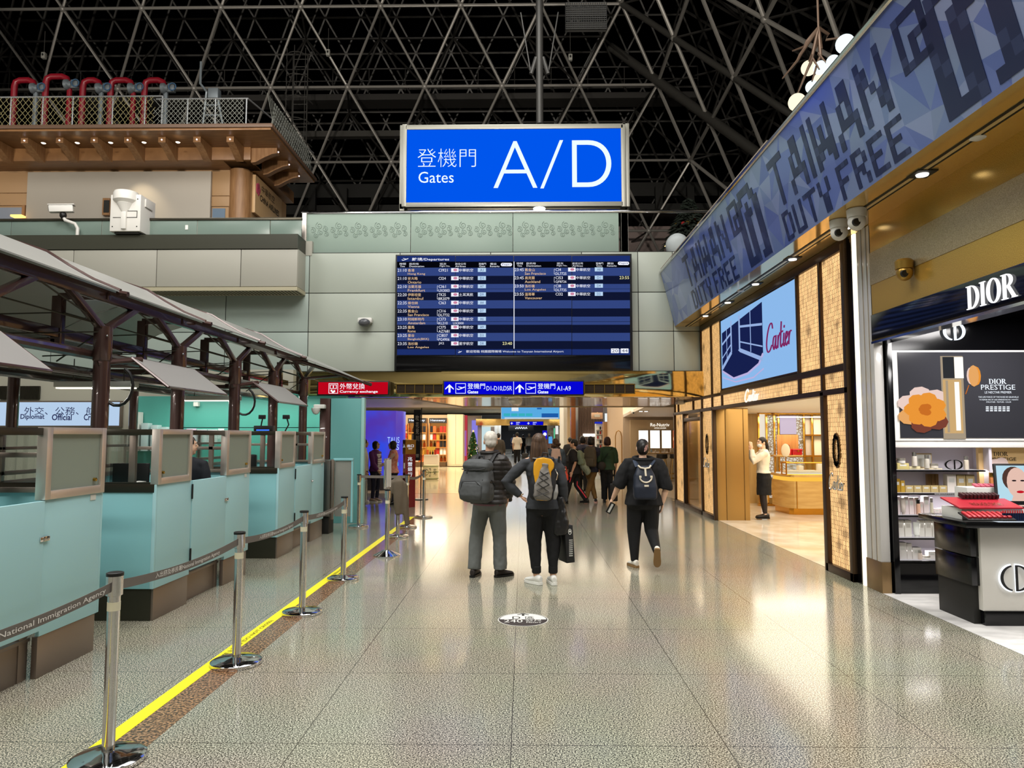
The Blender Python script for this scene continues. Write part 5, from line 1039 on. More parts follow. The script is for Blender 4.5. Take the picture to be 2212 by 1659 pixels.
mb.path([at(1113 + k * 1.5, 924.5 + 2.2 * sin(k * 1.9), 54.9) for k in range(18)], .03, 5); mb.build('lettering', w_, t)
for u0, u1, v0, v1, Y, c, nm, lab in ((1172, 1182, 930, 950, 50, '#2018d0', 'round_screen', 'blue screen with a white disc in the far concourse'), (1185, 1193, 943, 958, 36, '#58a8e8', 'info_screen', 'light blue information screen on a stand'), (1196, 1199, 925, 950, 44, '#5fc090', 'green_banner', 'green strip banner near the far shops'), (1200, 1206, 920, 938, 44, '#f2f2ee', 'white_banner', 'white hanging banner near the far shops')):
    t = thing(nm, pbase((u0 + u1) / 2, Y), lab, 'screen' if 'screen' in nm else 'banner'); pbox(u0, v0, u1, v1, Y, .1).build('panel', glow(nm, c, .9), t); pbox((u0 + u1) / 2 - .7, v1, (u0 + u1) / 2 + .7, 939 + 2680 / Y, Y + .03, .05).build('post', m_steel_d, t)
    if nm == 'round_screen': MB().lathe([(0, 0), (.12, 0), (.12, .02), (0, .02)], at(1177, 938, Y - .03), 16, 'y').build('disc', w_, t)
mb = MB(); pbox(1182, 918, 1212, 1000, 56, .3, 0, mb); struct('wall_far_right', mb, mat('far_goods_wall', '#cfc8b8', .6, var=(2.2, '#7c6a58')), 0)
mb = MB(); pbox(1210, 880, 1217, 1010, 38, .6, 0, mb); pbox(1218, 880, 1226, 1015, 34, .6, 0, mb); struct('wall_white_column', mb, m_white, 0)
mb = MB(); pbox(1226, 880, 1234, 1016, 33, .5, 0, mb); struct('wall_shopfront_pale', mb, mat('pale_wood', '#c9b08c', .4), 0)
mb = MB(); pbox(1234, 878, 1244, 1030, 29.5, .6, 0, mb); struct('wall_copper_column', mb, mat('copper_panel', '#9a5c34', .25, .5), 0)
mb = MB(); pbox(1244, 878, 1249, 1032, 29, .6, 0, mb); struct('wall_mirror_column', mb, mat('mirror_strip', '#8f98a8', .1, .9), 0)
mb = MB()
for k in range(15): pbox(1250 + k * 3.4, 876, 1252.4 + k * 3.4, 1030, 30, .1, 0, mb)
pbox(1248, 876, 1304, 1030, 30.1, .1, 0, mb); struct('wall_slats', mb, mat('dark_slats', '#4a3528', .5), 0)
t = thing('shop_light_sign', pbase(1276, 29.8, 1.5), 'glowing white light strip on the dark slatted wall', 'sign'); pbox(1261, 937, 1291, 943, 29.7, .32).build('panel', glow('strip_white', '#fff8e8', 3), t)
t = thing('gold_hanging_sign', pbase(1291, 27, 2.0), 'hanging pink-gold shop sign before the slatted wall', 'sign'); pbox(1278, 891, 1302, 905, 27, .2, .02).build('case', mat('rose_gold_sign', '#d8b49a', .3, .3), t); pbox(1279, 879, 1303, 890, 27, .2).build('upper_case', mat('violet_sign', '#5a4658', .4), t); pbox(1284, 895, 1296, 901, 26.97, .03).build('emblem', m_offw, t); MB().box((at(1289.5, 880, 27.1).x, 27.07, at(1290, 893, 27.1).z), (at(1291.5, 880, 27.1).x, 27.12, 3.43)).build('hanger', m_gold, t)
t = thing('product_tower', pbase(1297, 28), 'tall white goods rack with blue top beside the slatted wall', 'rack'); pbox(1288, 912, 1305, 1060, 28, .5).build('case', mat('rack_white', '#dfe4e8', .4), t); [MB().box((at(1288, 930, 28).x, 27.85, at(1297, 928 + j * 10, 28).z - .02), (at(1305, 930, 28).x, 28.02, at(1297, 928 + j * 10, 28).z)).build('shelf', m_offw, t) for j in range(6)]; pbox(1287.5, 911, 1305.5, 915, 27.95, .55).build('top_band', glow('rack_blue', '#2436c8', .8), t)
for j in range(6):
    for i in range(3): product((5, 3, 6)[(i + j) % 3], (at(1291 + i * 5.5, 930, 28).x, 27.93, at(1297, 928 + j * 10, 28).z), '%s on the tall white goods rack, row %s, %s' % (KN[(5, 3, 6)[(i + j) % 3]], ('one', 'two', 'three', 'four', 'five', 'six')[j], ('left', 'middle', 'right')[i]), 'goods on the white rack', .35)
t = thing('white_light_panel', pbase(1316, 27.5, 2.1), 'square white lit panel above the wooden column', 'panel'); pbox(1307, 893, 1325, 911, 27.4, .1).build('panel', glow('panel_white', '#eef4f4', 1), t); pbox(1304, 876, 1328, 912, 27.5, .2).build('surround', mat('grey_surround', '#55565c', .5), t)
mb = MB(); pbox(1305, 911, 1326, 1040, 27, .5, 0, mb); struct('wall_wood_column', mb, mat('arch_wood', '#a8825c', .4), 0)
mb = MB(); xs = at(1322, 950, 25.6).x; xe_ = at(1346, 950, 25.6).x
mb.ring_loft([[V((xs + (xe_ - xs) * f, 25.6 + .8 * (1 - f) ** 2, z)) for f in (0, .15, .35, .6, 1)] + [V((xe_, 27, z)), V((xs, 27, z))] for z in (0, 3.2)]); struct('wall_cream_curve', mb, mat('blush_panel', '#d9c0a6', .35), 40)
t = thing('arch_ornament', V((at(1337, 950, 25.5).x, 25.5, 0)), 'tall golden arch relief on the blush curved wall', 'arch'); mb = MB(); p = at(1337, 1000, 25.52); zt = at(1337, 930, 25.5).z
mb.path([(p.x - .11, 25.58, .1), (p.x - .11, 25.58, zt - .2), (p.x - .07, 25.56, zt - .05), (p.x, 25.55, zt), (p.x + .07, 25.55, zt - .05), (p.x + .11, 25.56, zt - .2), (p.x + .11, 25.56, .1)], .018, 7); mb.build('arch', mat('arch_gold', '#b88a4a', .3, .6), t)
# ---- beauty counter shop with stools
YR = 28.5
mb = MB(); pbox(1345, 872, 1482, 1036, YR, .3, 0, mb); struct('wall_beauty_back', mb, mat('beauty_cream', '#e4d4c0', .5), 0)
mb = MB(); p = at(1350, 880, 27); q = at(1482, 901, YR); mb.slab((p.x - .1, 20.8, 2.62), (8, 20.8, 2.62), (8, YR, q.z), (at(1347, 900, YR).x, YR, q.z), (0, 0, .1)); struct('ceiling_beauty', mb, mat('beauty_white', '#efe6da', .5), 0)
t = thing('beauty_panel', pbase(1420, YR - .15), 'cream framed wall panel with four lit posters behind the bar counter', 'panel'); pbox(1362, 907, 1482, 1036, YR - .15, .15, .02).build('frame', mat('beauty_frame', '#e0cba8', .4), t)
sgn = glow('sign_soft', '#fffaf0', 1.1); ptext('Re-Nutriv', sgn, t, 1405, 1446, 914, 921, YR - .16, off=.01); ptext('ESTEE LAUDER', sgn, t, 1414, 1439, 923.5, 926, YR - .16, off=.01)
for k, (u0, u1, c) in enumerate(((1379, 1401, '#fff0e2'), (1404, 1426, '#fffaf2'), (1429, 1450.5, '#fff4e6'), (1453, 1475, '#c8623a'))): f = pbox(u0, 929, u1, 969, YR - .2, .06).build('poster_frame', m_gold, t); pbox(u0 + .8, 929.8, u1 - .8, 968.2, YR - .215, .03).build('poster', glow('poster' + c, c, 1.35 if k < 3 else .8), f)
pt = at(1464, 948, YR - .23); MB().ell(pt, (.18, .02, .18), 16, 8).build('poster_disc', glow('poster_peach', '#ffc890', 1.2), t)
ct = fl(1425, 1037); Yc = ct.y; t = thing('bar_counter', (at(1425, 1000, Yc).x, Yc, 0), 'cream bar counter with pale top in the beauty shop', 'counter')
zc = at(1425, 977, Yc).z; xa, xb = at(1392, 1000, Yc).x, at(1478, 1000, Yc).x
MB().box((xa, Yc, 0), (xb, Yc + .7, zc - .05), .01).build('body', mat('counter_cream', '#e6dac8', .35), t); MB().box((xa - .08, Yc - .08, zc - .05), (xb, Yc + .75, zc), .01).build('top', mat('counter_top', '#d8b888', .2), t); MB().box((xa, Yc - .01, .05), (xb, Yc, .09)).build('foot_rail', m_gold, t)
for k, (u, c, s, nm) in enumerate(((1392, '#b08a62', 1, 'wooden box'), (1409, '#a9c4d8', .8, 'blue bottle'), (1418, '#e8e0d0', .7, 'white jar'), (1428, '#caa870', .9, 'gold jar'), (1438, '#efe6da', .8, 'pale tube'), (1447, '#8a6a4a', .7, 'brown vial'), (1456, '#d8c8b0', 1, 'cream box'), (1466, '#c8b090', .8, 'tan jar'))):
    mb = MB(); p = V((at(u, 970, Yc).x, Yc + .2, zc)); h = .16 * s
    if k in (0, 6): mb.box(p + V((-.1 * s, -.08, 0)), p + V((.1 * s, .08, h)), .008)
    else: mb.lathe([(0, 0), (.04 * s, 0), (.045 * s, h * .6), (.02 * s, h * .75), (.02 * s, h), (0, h)], p, 12)
    tag(mb.build('cosmetic_item', mat('cos' + c, c, .3)), nm + ' standing on the bar counter', 'cosmetic', 'cosmetics on the bar counter')
st = fl(1431, 1039.5)
def stool(x, y, label):
    t = thing('bar_stool', (x, y, 0), label, 'stool', 'bar stools'); hz = .86
    sh = MB(); sh.lathe([(0, -.02), (.17, -.03), (.205, .0), (.21, .04), (.19, .03), (0, .0)], (x, y, hz), 20); sh.build('seat', mat('stool_black', '#2a2824', .5), t)
    mb = MB(); mb.ring_loft([[V((x + .2 * cos(a), y - .2 * abs(sin(a)) * 1.0, hz + z)) for a in [PI * k / 10 for k in range(11)]] + [V((x + .185 * cos(a), y - .185 * sin(a), hz + z)) for a in [PI * k / 10 for k in range(10, -1, -1)]] for z in (.0, .14)]); mb.build('backrest', mat('stool_black', '#2a2824', .5), t)
    for sx in (-1, 1):
        for sy in (-1, 1): MB().tube((x + sx * .12, y + sy * .12, hz - .02), (x + sx * .2, y + sy * .2, 0), .014, 8).build('leg', mat('stool_gold', '#c89a3c', .2, .9), t)
    mb = MB(); pts = [(x + a * .175, y + b * .175, .28) for a, b in ((1, 1), (-1, 1), (-1, -1), (1, -1))]
    for i in range(4): mb.tube(pts[i], pts[(i + 1) % 4], .011, 6)
    mb.build('footrest', mat('stool_gold', '#c89a3c', .2, .9), t)
stool(at(1430, 1000, st.y).x, st.y, 'black and gold bar stool, left of the pair at the bar counter'); stool(at(1459, 1000, st.y).x, st.y, 'black and gold bar stool partly hidden behind the boutique corner')
for u, v, lab in ((1367, 890, 'small round camera on the sloping beauty shop ceiling'),):
    p = at(u, v, 25); t = thing('ceiling_camera', p, lab, 'camera'); MB().ell(p, (.07, .07, .07)).build('dome', m_offw, t); MB().ell(p + V((.01, -.06, -.03)), (.03, .03, .03)).build('lens', m_plastic, t)
for u, lab in ((1390, 'twin white downlight on the beauty shop ceiling'), (1468, 'white downlight near the boutique corner')):
    p = at(u, 888, 24.5); t = thing('ceiling_downlight', p, lab, 'light'); MB().box(p + V((-.18, -.08, -.01)), p + V((.18, .08, .05)), .005).build('frame', m_dark, t)
    for dx in (-.09, .09): MB().lathe([(0, -.015), (.06, -.015), (.06, 0), (0, 0)], p + V((dx, 0, -.01)), 12).build('lens', glow('lens_white', '#fff4e0', 3), t)
# ================================================================ right: fascia, boutique, cosmetics shop
FD = FT - FB; FN = V((-FD.z, 0, FD.x)).normalized()
def fp(Y, t, off=0.0): return V((FB.x + FD.x * t, Y, FB.z + FD.z * t)) + FN * off
fa = thing('shop_fascia', (FB.x, 8, FB.z), 'long tilted blue-grey fascia lettered TAIWAN DUTY FREE above the shops', 'fascia')
FC = [mat('fascia_%d' % k, c, .16, .35, spec=.6) for k, c in enumerate(('#6778b4', '#7284b0', '#5f70ac', '#7c8cb0', '#8694bc'))]  # blue tint from the screens and bright reflections are mixed into the facet colours
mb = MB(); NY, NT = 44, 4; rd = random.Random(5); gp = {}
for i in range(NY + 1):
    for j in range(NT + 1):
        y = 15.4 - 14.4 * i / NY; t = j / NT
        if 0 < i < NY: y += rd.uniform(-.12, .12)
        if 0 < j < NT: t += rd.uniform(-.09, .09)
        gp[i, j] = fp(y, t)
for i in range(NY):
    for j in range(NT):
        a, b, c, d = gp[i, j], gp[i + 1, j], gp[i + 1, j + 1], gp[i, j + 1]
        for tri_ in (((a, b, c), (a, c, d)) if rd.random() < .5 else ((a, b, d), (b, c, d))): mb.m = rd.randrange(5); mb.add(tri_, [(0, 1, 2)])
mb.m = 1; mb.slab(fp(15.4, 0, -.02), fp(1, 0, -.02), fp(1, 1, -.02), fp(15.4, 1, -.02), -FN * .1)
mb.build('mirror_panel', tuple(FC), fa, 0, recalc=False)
PF = {'T': '11111 00100 00100 00100 00100 00100 00100', 'A': '00110 00110 01010 01010 01111 10001 10001', 'I': '1 1 1 1 1 1 1', 'W': '10001 10001 10101 10101 11111 11011 10001', 'N': '10001 11001 11001 10101 10011 10011 10001', 'D': '1110 1001 1001 1001 1001 1001 1110', 'U': '1001 1001 1001 1001 1001 1001 1111', 'Y': '1001 1001 1001 0110 0110 0110 0110',
      'F': '1111 1000 1000 1110 1000 1000 1000', 'R': '1110 1001 1001 1110 1010 1001 1001', 'E': '1111 1000 1000 1110 1000 1000 1111', ' ': '0 0 0 0 0 0 0',
      'g': '11111 10001 10001 10111 10100 10100 11111', 'm': '001111100 011000110 110010011 110111011 110110011 110110011 110110011 110110011 110110011 111110111'}
FLm = (mat('fascia_letter', '#232c4e', .2, .3, spec=.6), mat('fascia_letter2', '#323c60', .2, .3, spec=.6))
def pixels(s, y0, y1, t0, t1):
    n = sum(len(PF[c].split()[0]) + 1 for c in s) - 1; i0 = 0
    for ch in s:
        r = PF[ch].split(); nr = len(r); mb = MB()
        for c in range(len(r[0])):
            i = i0 + c
            for j in range(nr):
                if r[j][c] == '1':
                    ya, yb = y0 + (y1 - y0) * i / n, y0 + (y1 - y0) * (i + 1) / n; ta, tb = t1 - (t1 - t0) * j / nr, t1 - (t1 - t0) * (j + 1) / nr
                    mb.m = (i * 7 + j * 3) % 5 == 0; mb.slab(fp(ya, ta, .001), fp(yb, ta, .001), fp(yb, tb, .001), fp(ya, tb, .001), FN * .004)
        i0 += len(r[0]) + 1
        if mb.v: mb.build('letter' if ch not in 'gm' else 'logo_mark', FLm, fa, 0)
for off in (0, 4.78, -4.78):
    if off >= 0:
        pixels('TAIWAN', 8.75 + off, 5.97 + off, .38, .87); pixels('DUTY FREE', 8.72 + off, 5.93 + off, .03, .32)
    if off <= 0 or True:
        pixels('g', 5.72 + off, 5.3 + off, .5, .88); pixels('m', 5.38 + off, 4.5 + off, .04, .9) if off >= 0 else None
mb = MB(); mb.tube(fp(15.4, 1.02), fp(1, 1.02), .03, 8); mb.build('top_rail', m_chrome, fa); mb = MB(); mb.slab(fp(15.4, 1.0, .004), fp(1, 1.0, .004), fp(1, 1.015, .004), fp(15.4, 1.015, .004), FN * -.2); mb.build('top_cap', m_steel_d, fa)
mb = MB(); mb.box((FT.x, 8.6, FT.z + .03), (FT.x + .3, 15.4, FT.z + .1)); struct('trim_parapet', mb, mat('parapet_stone', '#8f8272', .6), 0)
# branch chandelier
ch = thing('branch_chandelier', at(1765, 100, 12.2), 'branching chandelier of warm and white glowing globes above the fascia', 'chandelier')
g1, g2 = glow('globe_warm', '#fff0cf', 1.25), glow('globe_cool', '#e8fbff', 1.2)
GL = [(1826, 95, 20, 1), (1747, 147, 17, 0), (1772, 146, 15, 1), (1800, 134, 15, 1), (1795, 150, 17, 1), (1776, 172, 19, 0), (1754, 188, 14, 1), (1722, 221, 19, 0)]
for i, (u, v, r, c) in enumerate(GL):
    p = at(u, v, 12.2 + .25 * ((i * 3) % 4 - 1.5)); MB().ell(p, [r / 1540 * 12.2] * 3, 20, 14).build('globe', g2 if c else g1, ch)
hub = at(1768, 60, 12.2); m_branch = mat('branch_bronze', '#5d4a3c', .45, .4)
for u, v in ((1826, 80), (1747, 132), (1788, 140), (1722, 205), (1770, 150), (1754, 176), (1690, 170), (1712, 110)):
    p = at(u, v, 12.2); mid = (hub + p) / 2 + V((.1 * sin(u), .1, -.08)); MB().path([hub, mid + V((.05, 0, .1)), mid, p], [.03, .03, .024, .012], 8).build('branch', m_branch, ch)
MB().tube(hub, hub + V((0, 0, 5)), .02, 8).build('stem', m_branch, ch)
xp = at(1490, 600, 17.2); t = thing('upper_christmas_tree', (xp.x, 17.2, 5.70), 'dark Christmas tree with silver baubles on the upper floor', 'christmas tree'); xmas(t, V((xp.x, 17.2, 5.70)), at(1490, 428, 17.2).z - 5.70, .75, False, False, 3, True)
p = at(1468, 545, 16.6); tag(MB().ell((p.x - .05, 16.6, 5.70 + .45), (.28, .28, .3), 14, 10).build('pale_pot', mat('pale_knit', '#b8bfc0', .8, bump=(40, .3))), 'pale round object beside the dark Christmas tree', 'decoration')
# soffit fittings
def dome_cam(p, label, s=1.0, m_=None):
    m_ = m_ or m_wp; p = V(p); t = thing('dome_camera', p, label, 'camera'); MB().lathe([(0, -.02), (.075 * s, -.02), (.08 * s, .05 * s), (.06 * s, .07 * s), (0, .07 * s)], p, 18).build('collar', m_, t); b = MB().ell(p + V((0, 0, -.05 * s)), (.072 * s, .072 * s, .075 * s), 18, 12).build('dome', m_, t)
    MB().lathe([(0, 0), (.03 * s, 0), (.035 * s, .02 * s), (0, .025 * s)], p + V((-.03 * s, -.068 * s, -.07 * s)), 12, 'y').build('lens', m_plastic, b)
    return t
sp_ = lambda u, v: (lambda q: (q.x, q.y, FB.z))(fl(u, v, FB.z))
q = sp_(1850, 452); dome_cam((q[0], q[1], FB.z - .07), 'white dome camera under the soffit, nearer of the pair', 1.25); q = sp_(1812, 476); dome_cam((q[0], q[1], FB.z - .07), 'white dome camera under the soffit, farther of the pair', 1.25)
for u, v, lab in ((1992, 374, 'nearest square downlight in the gold soffit'), (1828, 489, 'square downlight in the gold soffit beside the dome cameras'), (1712, 558, 'square downlight in the gold soffit above the video screen'), (1632, 612, 'square downlight in the gold soffit, second from the far end'), (1572, 652, 'small square downlight in the gold soffit near the far end'), (1524, 681, 'farthest square downlight in the gold soffit')):
    q = sp_(u, v); t = thing('soffit_light', q, lab, 'light', 'square downlights in the gold soffit'); MB().box((q[0] - .09, q[1] - .1, FB.z - .012), (q[0] + .09, q[1] + .1, FB.z + .02)).build('frame', m_dark, t); MB().lathe([(0, -.03), (.05, -.025), (.055, -.01), (0, -.01)], q, 14).build('lens', glow('lens_white2', '#fffaf0', 2.5), t)
for u, v, lab in ((2112, 297, 'round detector in the gold soffit near the right edge'), (1600, 628, 'small round detector in the gold soffit above the video screen')):
    q = sp_(u, v); t = thing('soffit_detector', q, lab, 'detector'); MB().lathe([(0, -.02), (.03, -.02), (.06, -.006), (.06, .01), (0, .01)], q, 16).build('body', m_wp, t)
q = atx(1973, 577, XC); dome_cam((XC - .09, q.y, q.z), 'gold dome camera on the gold band above the cosmetics sign', 1.1, mat('gold_paint', '#a8853e', .3, .7)); 
# ---------------------------------------------------------------- boutique screen and lettering
EY = V((0, -1, 0))
def xbox(y0, y1, z0, z1, x, d, bev=0, mb=None): return (mb or MB()).box((x, min(y0, y1), z0), (x + d, max(y0, y1), z1), bev)
def spline(pts, n=5):
    P = [V((a, b, 0)) for a, b in pts]; out = []
    for i in range(len(P) - 1):
        p0, p1, p2, p3 = P[max(i - 1, 0)], P[i], P[i + 1], P[min(i + 2, len(P) - 1)]
        for k in range(n):
            s = k / n; out.append(.5 * ((2 * p1) + (p2 - p0) * s + (2 * p0 - 5 * p1 + 4 * p2 - p3) * s * s + (3 * p1 - p0 - 3 * p2 + p3) * s ** 3))
    return [(q.x, q.y) for q in out + [P[-1]]]
SCR = [[(.95, .8), (.85, 1.0), (.55, .95), (.25, .62), (.12, .25), (.25, .0), (.55, .03), (.8, .2)], [(1.28, .48), (1.08, .46), (.95, .22), (1.05, .02), (1.22, .18), (1.36, .5), (1.28, .12), (1.38, .02), (1.5, .12)], [(1.62, .48), (1.54, .02), (1.6, .28), (1.72, .46), (1.82, .47)], [(2.04, .92), (1.88, .18), (1.95, .02), (2.12, .12)], [(1.8, .52), (2.18, .56)], [(2.32, .48), (2.22, .12), (2.3, .02), (2.42, .12)], [(2.34, .66), (2.38, .74)], [(2.46, .22), (2.7, .34), (2.7, .47), (2.56, .45), (2.45, .2), (2.56, .02), (2.76, .14)], [(2.92, .47), (2.83, .02), (2.89, .28), (3.02, .45), (3.14, .46)]]
def script(m, par, o, ex, w, r, h=None, name='lettering'):
    mb = MB(); s = w / 3.05; sz = (h or s); o, ex = V(o), V(ex)
    for st in SCR: mb.path([o + ex * ((a - .1) * s) + EZ * (b * sz) for a, b in spline(st, 4)], r, 6)
    return mb.build(name, m, par, 60)
vs_ = thing('video_screen', (XC, 11.9, 2.58), 'large lit advertising screen with script lettering on the gold boutique front', 'screen')
xbox(9.99, 13.82, 2.57, 3.93, XC - .02, .1, .004).build('case', m_bronze, vs_)
xbox(10.02, 13.8, 2.595, 3.905, XC - .026, .02).build('panel', glow('screen_sky', '#8fbdf0', .95), vs_)
mb = MB(); XS = XC - .03
def sp(y, z): return V((XS, y, z))
mb.m = 0; mb.add([sp(13.72, 3.66), sp(11.4, 3.84), sp(11.4, 2.98), sp(11.62, 2.84), sp(12.2, 2.74), sp(13.0, 2.72), sp(13.72, 2.9)], [tuple(range(7))])
mb.build('picture', glow('picture_navy', '#1a2456', .8), vs_, 0)
mb = MB()
for y0, z0, y1, z1, r in ((13.1, 3.8, 13.1, 3.22, .018), (13.1, 3.22, 13.7, 2.98, .03), (12.6, 3.82, 12.6, 3.2, .02), (12.6, 3.2, 11.45, 2.92, .035), (12.6, 3.62, 11.42, 3.48, .02), (13.1, 3.58, 13.7, 3.44, .02), (13.4, 3.75, 13.4, 3.1, .008), (12.0, 3.82, 12.0, 3.1, .01), (12.6, 3.35, 11.42, 3.12, .012), (13.1, 3.38, 13.7, 3.18, .012)): mb.tube(sp(y0, z0), sp(y1, z1), r, 4)
mb.build('picture_lines', glow('picture_lines', '#9db8ea', .9), vs_, 0)
mb = MB(); mb.path([sp(13.7, 2.92), sp(13.0, 2.73), sp(12.2, 2.75), sp(11.6, 2.86), sp(11.4, 3.0)], .02, 5); mb.path([sp(13.7, 2.8), sp(12.9, 2.66), sp(11.9, 2.66), sp(11.4, 2.76)], .012, 4); mb.build('picture_rim', glow('picture_rim', '#c3b8e8', .9), vs_, 0)
script(glow('screen_script', '#8a2a6a', .8), vs_, (XC - .035, 11.22, 3.0), EY, 1.05, .012, .42)
t = thing('boutique_sign', (XC - .05, 12.2, 2.29), 'small white script sign on the lattice over the boutique entrance', 'sign'); a = atx(1617, 866, XC); b = atx(1647, 866, XC); script(glow('sign_script', '#fff6ea', 1.1), t, (XC - .06, a.y, 2.27), EY, a.y - b.y, .012, .2)
for y, z, w, lab, e in ((8.83, 1.03, .42, 'chrome script lettering on the lattice panel right of the boutique entrance', 1), (15.0, 1.03, .5, 'chrome script lettering on the lattice panel left of the boutique entrance', 1)):
    t = thing('boutique_lettering', (XC - .05, y, z), lab, 'sign'); script(m_chrome, t, (XC - .045, y + w / 2, z), EY, w, .009, .2)
    e_ = thing('wreath_emblem', (XC - .03, y, z + .48), lab.replace('chrome script lettering', 'dark oval wreath emblem'), 'emblem'); mb = MB(); rd = random.Random(3)
    for k in range(150):
        a = k * .0419; rr = .75 + .3 * rd.random(); c = V((XC - .03, y + .085 * rr * cos(a), z + .48 + .19 * rr * sin(a))); mb.obox(c, (.02, .03, .045), Matrix.Rotation(a + k, 3, 'X'), .004)
    mb.build('relief', mat('bronze_relief', '#6a5638', .3, .8), e_)
# boutique glass window
tag(xbox(17.15, 15.5, .09, 2.02, XC + .02, .012).build('shop_window_glass', mat('amber_glass_pane', '#f0d8a8', .03, trans=1, ior=1.1, alpha=.4)), 'tall glass pane of the boutique display window', 'window')
mb = MB(); mb.box((XC + .5, 15.5, 0), (XC + .55, 17.9, 2.2)); struct('wall_window_back', mb, mat('window_back_gold', '#d8b478', .35), 0)
# boutique furniture
m_cw = mat('counter_wood', '#c9a86c', .25, coat=.4, var=(2, '#b8955a', (1, 1, 8))); m_gf = mat('polished_gold', '#c9983e', .15, .95); m_pg = mat('pattern_glow', '#000000', .5, emit='#f5e6cf', es=.7)
nt = m_pg.node_tree; tcn = nt.nodes.new('ShaderNodeTexCoord'); vo = nt.nodes.new('ShaderNodeTexVoronoi'); vo.inputs['Scale'].default_value = 14; vo.feature = 'DISTANCE_TO_EDGE'; rp = nt.nodes.new('ShaderNodeValToRGB'); rp.color_ramp.elements[0].position = .04; rp.color_ramp.elements[0].color = lin('#a8844e'); rp.color_ramp.elements[1].position = .16; rp.color_ramp.elements[1].color = lin('#fbf0e0'); nt.links.new(tcn.outputs['Object'], vo.inputs['Vector']); nt.links.new(vo.outputs['Distance'], rp.inputs[0]); nt.links.new(rp.outputs[0], nt.nodes['Principled BSDF'].inputs['Emission Color'])
c0 = fl(1725, 1113); yc = c0.y
t = thing('display_counter', (6.6, yc, 0), 'golden wood jewellery counter with glass case inside the boutique', 'counter')
def plan(pts, z0, z1): return MB().ring_loft([[V((x, y, z0)) for x, y in pts], [V((x, y, z1)) for x, y in pts]])
def cplan(d): 
    xl = at(1690, 1060, yc + .35).x; xm = at(1722, 1060, yc).x
    return [(8.6, yc - d), (xm + .05, yc - d), (xm - .05, yc - d + .02), (xm - .12, yc - d + .1), (xl - d, yc + .35), (xl - d, yc + 1.0), (8.6, yc + 1.0)]
plan(cplan(-.06), 0, .14).build('plinth', m_gf, t); zt = at(1740, 1040, yc).z; plan(cplan(0), .14, zt).build('body', m_cw, t, 30)
plan(cplan(-.03), zt, zt + .09).build('lit_band', glow('amber_band', '#ffc24a', 1.0), t, 30); plan(cplan(.03), zt + .09, zt + .14).build('top', m_cw, t, 30)
mb = MB(); mb.box((at(1720.5, 1060, yc).x, yc - .01, .14), (at(1722, 1060, yc).x, yc, zt)); mb.build('edge_strip', m_gf, t)
zg = zt + .14; zh = at(1740, 1000, yc).z; xg = at(1690, 1000, yc + .2).x; mb = MB()
for (x, y) in ((xg, yc + .25), (at(1700, 1000, yc).x, yc + .05), (8.4, yc + .05)): mb.box((x - .012, y - .012, zg), (x + .012, y + .012, zh))
for z in (zg, zh): mb.path([(xg, yc + .25, z), (at(1700, 1000, yc).x, yc + .05, z), (8.4, yc + .05, z)], .015, 5)
mb.build('case_frame', m_gf, t); mb = MB(); mb.box((at(1700, 1000, yc).x, yc + .045, zg), (8.4, yc + .052, zh)); mb.build('case_glass', m_glass, t)
MB().box((xg + .1, yc + .1, zg), (8.4, yc + .9, zg + .02)).build('case_floor', glow('case_white', '#fff4e2', .8), t)
for k, (u, w, h, nm) in enumerate(((1709, .28, .06, 'long'), (1724, .2, .05, 'short'), (1729, .1, .16, 'raised'), (1745, .34, .06, 'wide'), (1765, .3, .05, 'flat'), (1777, .2, .2, 'tall'))):
    p = at(u, 1020, yc + .4); tag(MB().box((p.x - w / 2, yc + .3 + .02 * k, zg + .02), (p.x + w / 2, yc + .5, zg + .02 + h), .01).build('jewel_tray', mat('tray_cream', '#efe2cc', .5)), '%s cream jewellery tray in the boutique glass case' % nm, 'tray', 'jewellery trays in the glass case')
p = at(1697, 973, yc + .5); t = thing('counter_mirror', (p.x, p.y, zh), 'round cream vanity mirror on a stem atop the boutique counter', 'mirror')
R = Matrix.Rotation(-.5, 3, 'Z'); MB().ell((p.x, p.y, p.z), (.095 * 1.0, .02, .15), 24, 12, R).build('mirror_disc', mat('mirror_cream', '#e8dcc4', .3), t); MB().tube((p.x, p.y, zh), (p.x, p.y, p.z - .14), .012, 8).build('stem', m_gf, t); MB().box((p.x - .08, p.y - .06, zh - .005), (p.x + .08, p.y + .06, zh + .015), .005).build('foot', m_gf, t)
# wall shelving behind
YK = 17.4
t = thing('display_wall', (6.0, YK, 0), 'gold framed display wall with patterned lit panels inside the boutique', 'display wall')
for u0, u1, v0, v1, m_ in ((1642, 1657, 895, 1090, mat('lit_white_case', '#000000', .5, emit='#fff3df', es=.8)), (1661, 1674, 898, 1075, m_pg), (1676, 1682, 898, 985, m_pg), (1686, 1720, 898, 938, mat('lit_lilac', '#000000', .5, emit='#e3cfe6', es=.75)), (1722, 1738, 898, 985, m_pg), (1740, 1756, 898, 985, mat('pale_taupe', '#d2c2b0', .4)), (1758, 1782, 898, 985, mat('cream_case', '#e8dcc0', .4)), (1686, 1738, 988, 1040, m_pg)):
    pbox(u0, v0, u1, v1, YK + .1, .05).build('back_panel', m_, t)
for u in (1641, 1658, 1675, 1684, 1739, 1757, 1783): pbox(u - 1.6, 890, u + 1.6, 1098, YK - .1 * (u == 1675), .08, .004).build('gold_post', m_gf, t)
for v, u0, u1 in ((893, 1640, 1785), (985, 1660, 1785), (940, 1740, 1785), (1035, 1660, 1700), (1068, 1660, 1700)): pbox(u0, v - 1.5, u1, v + 1.5, YK - .02, .1).build('gold_rail', m_gf, t)
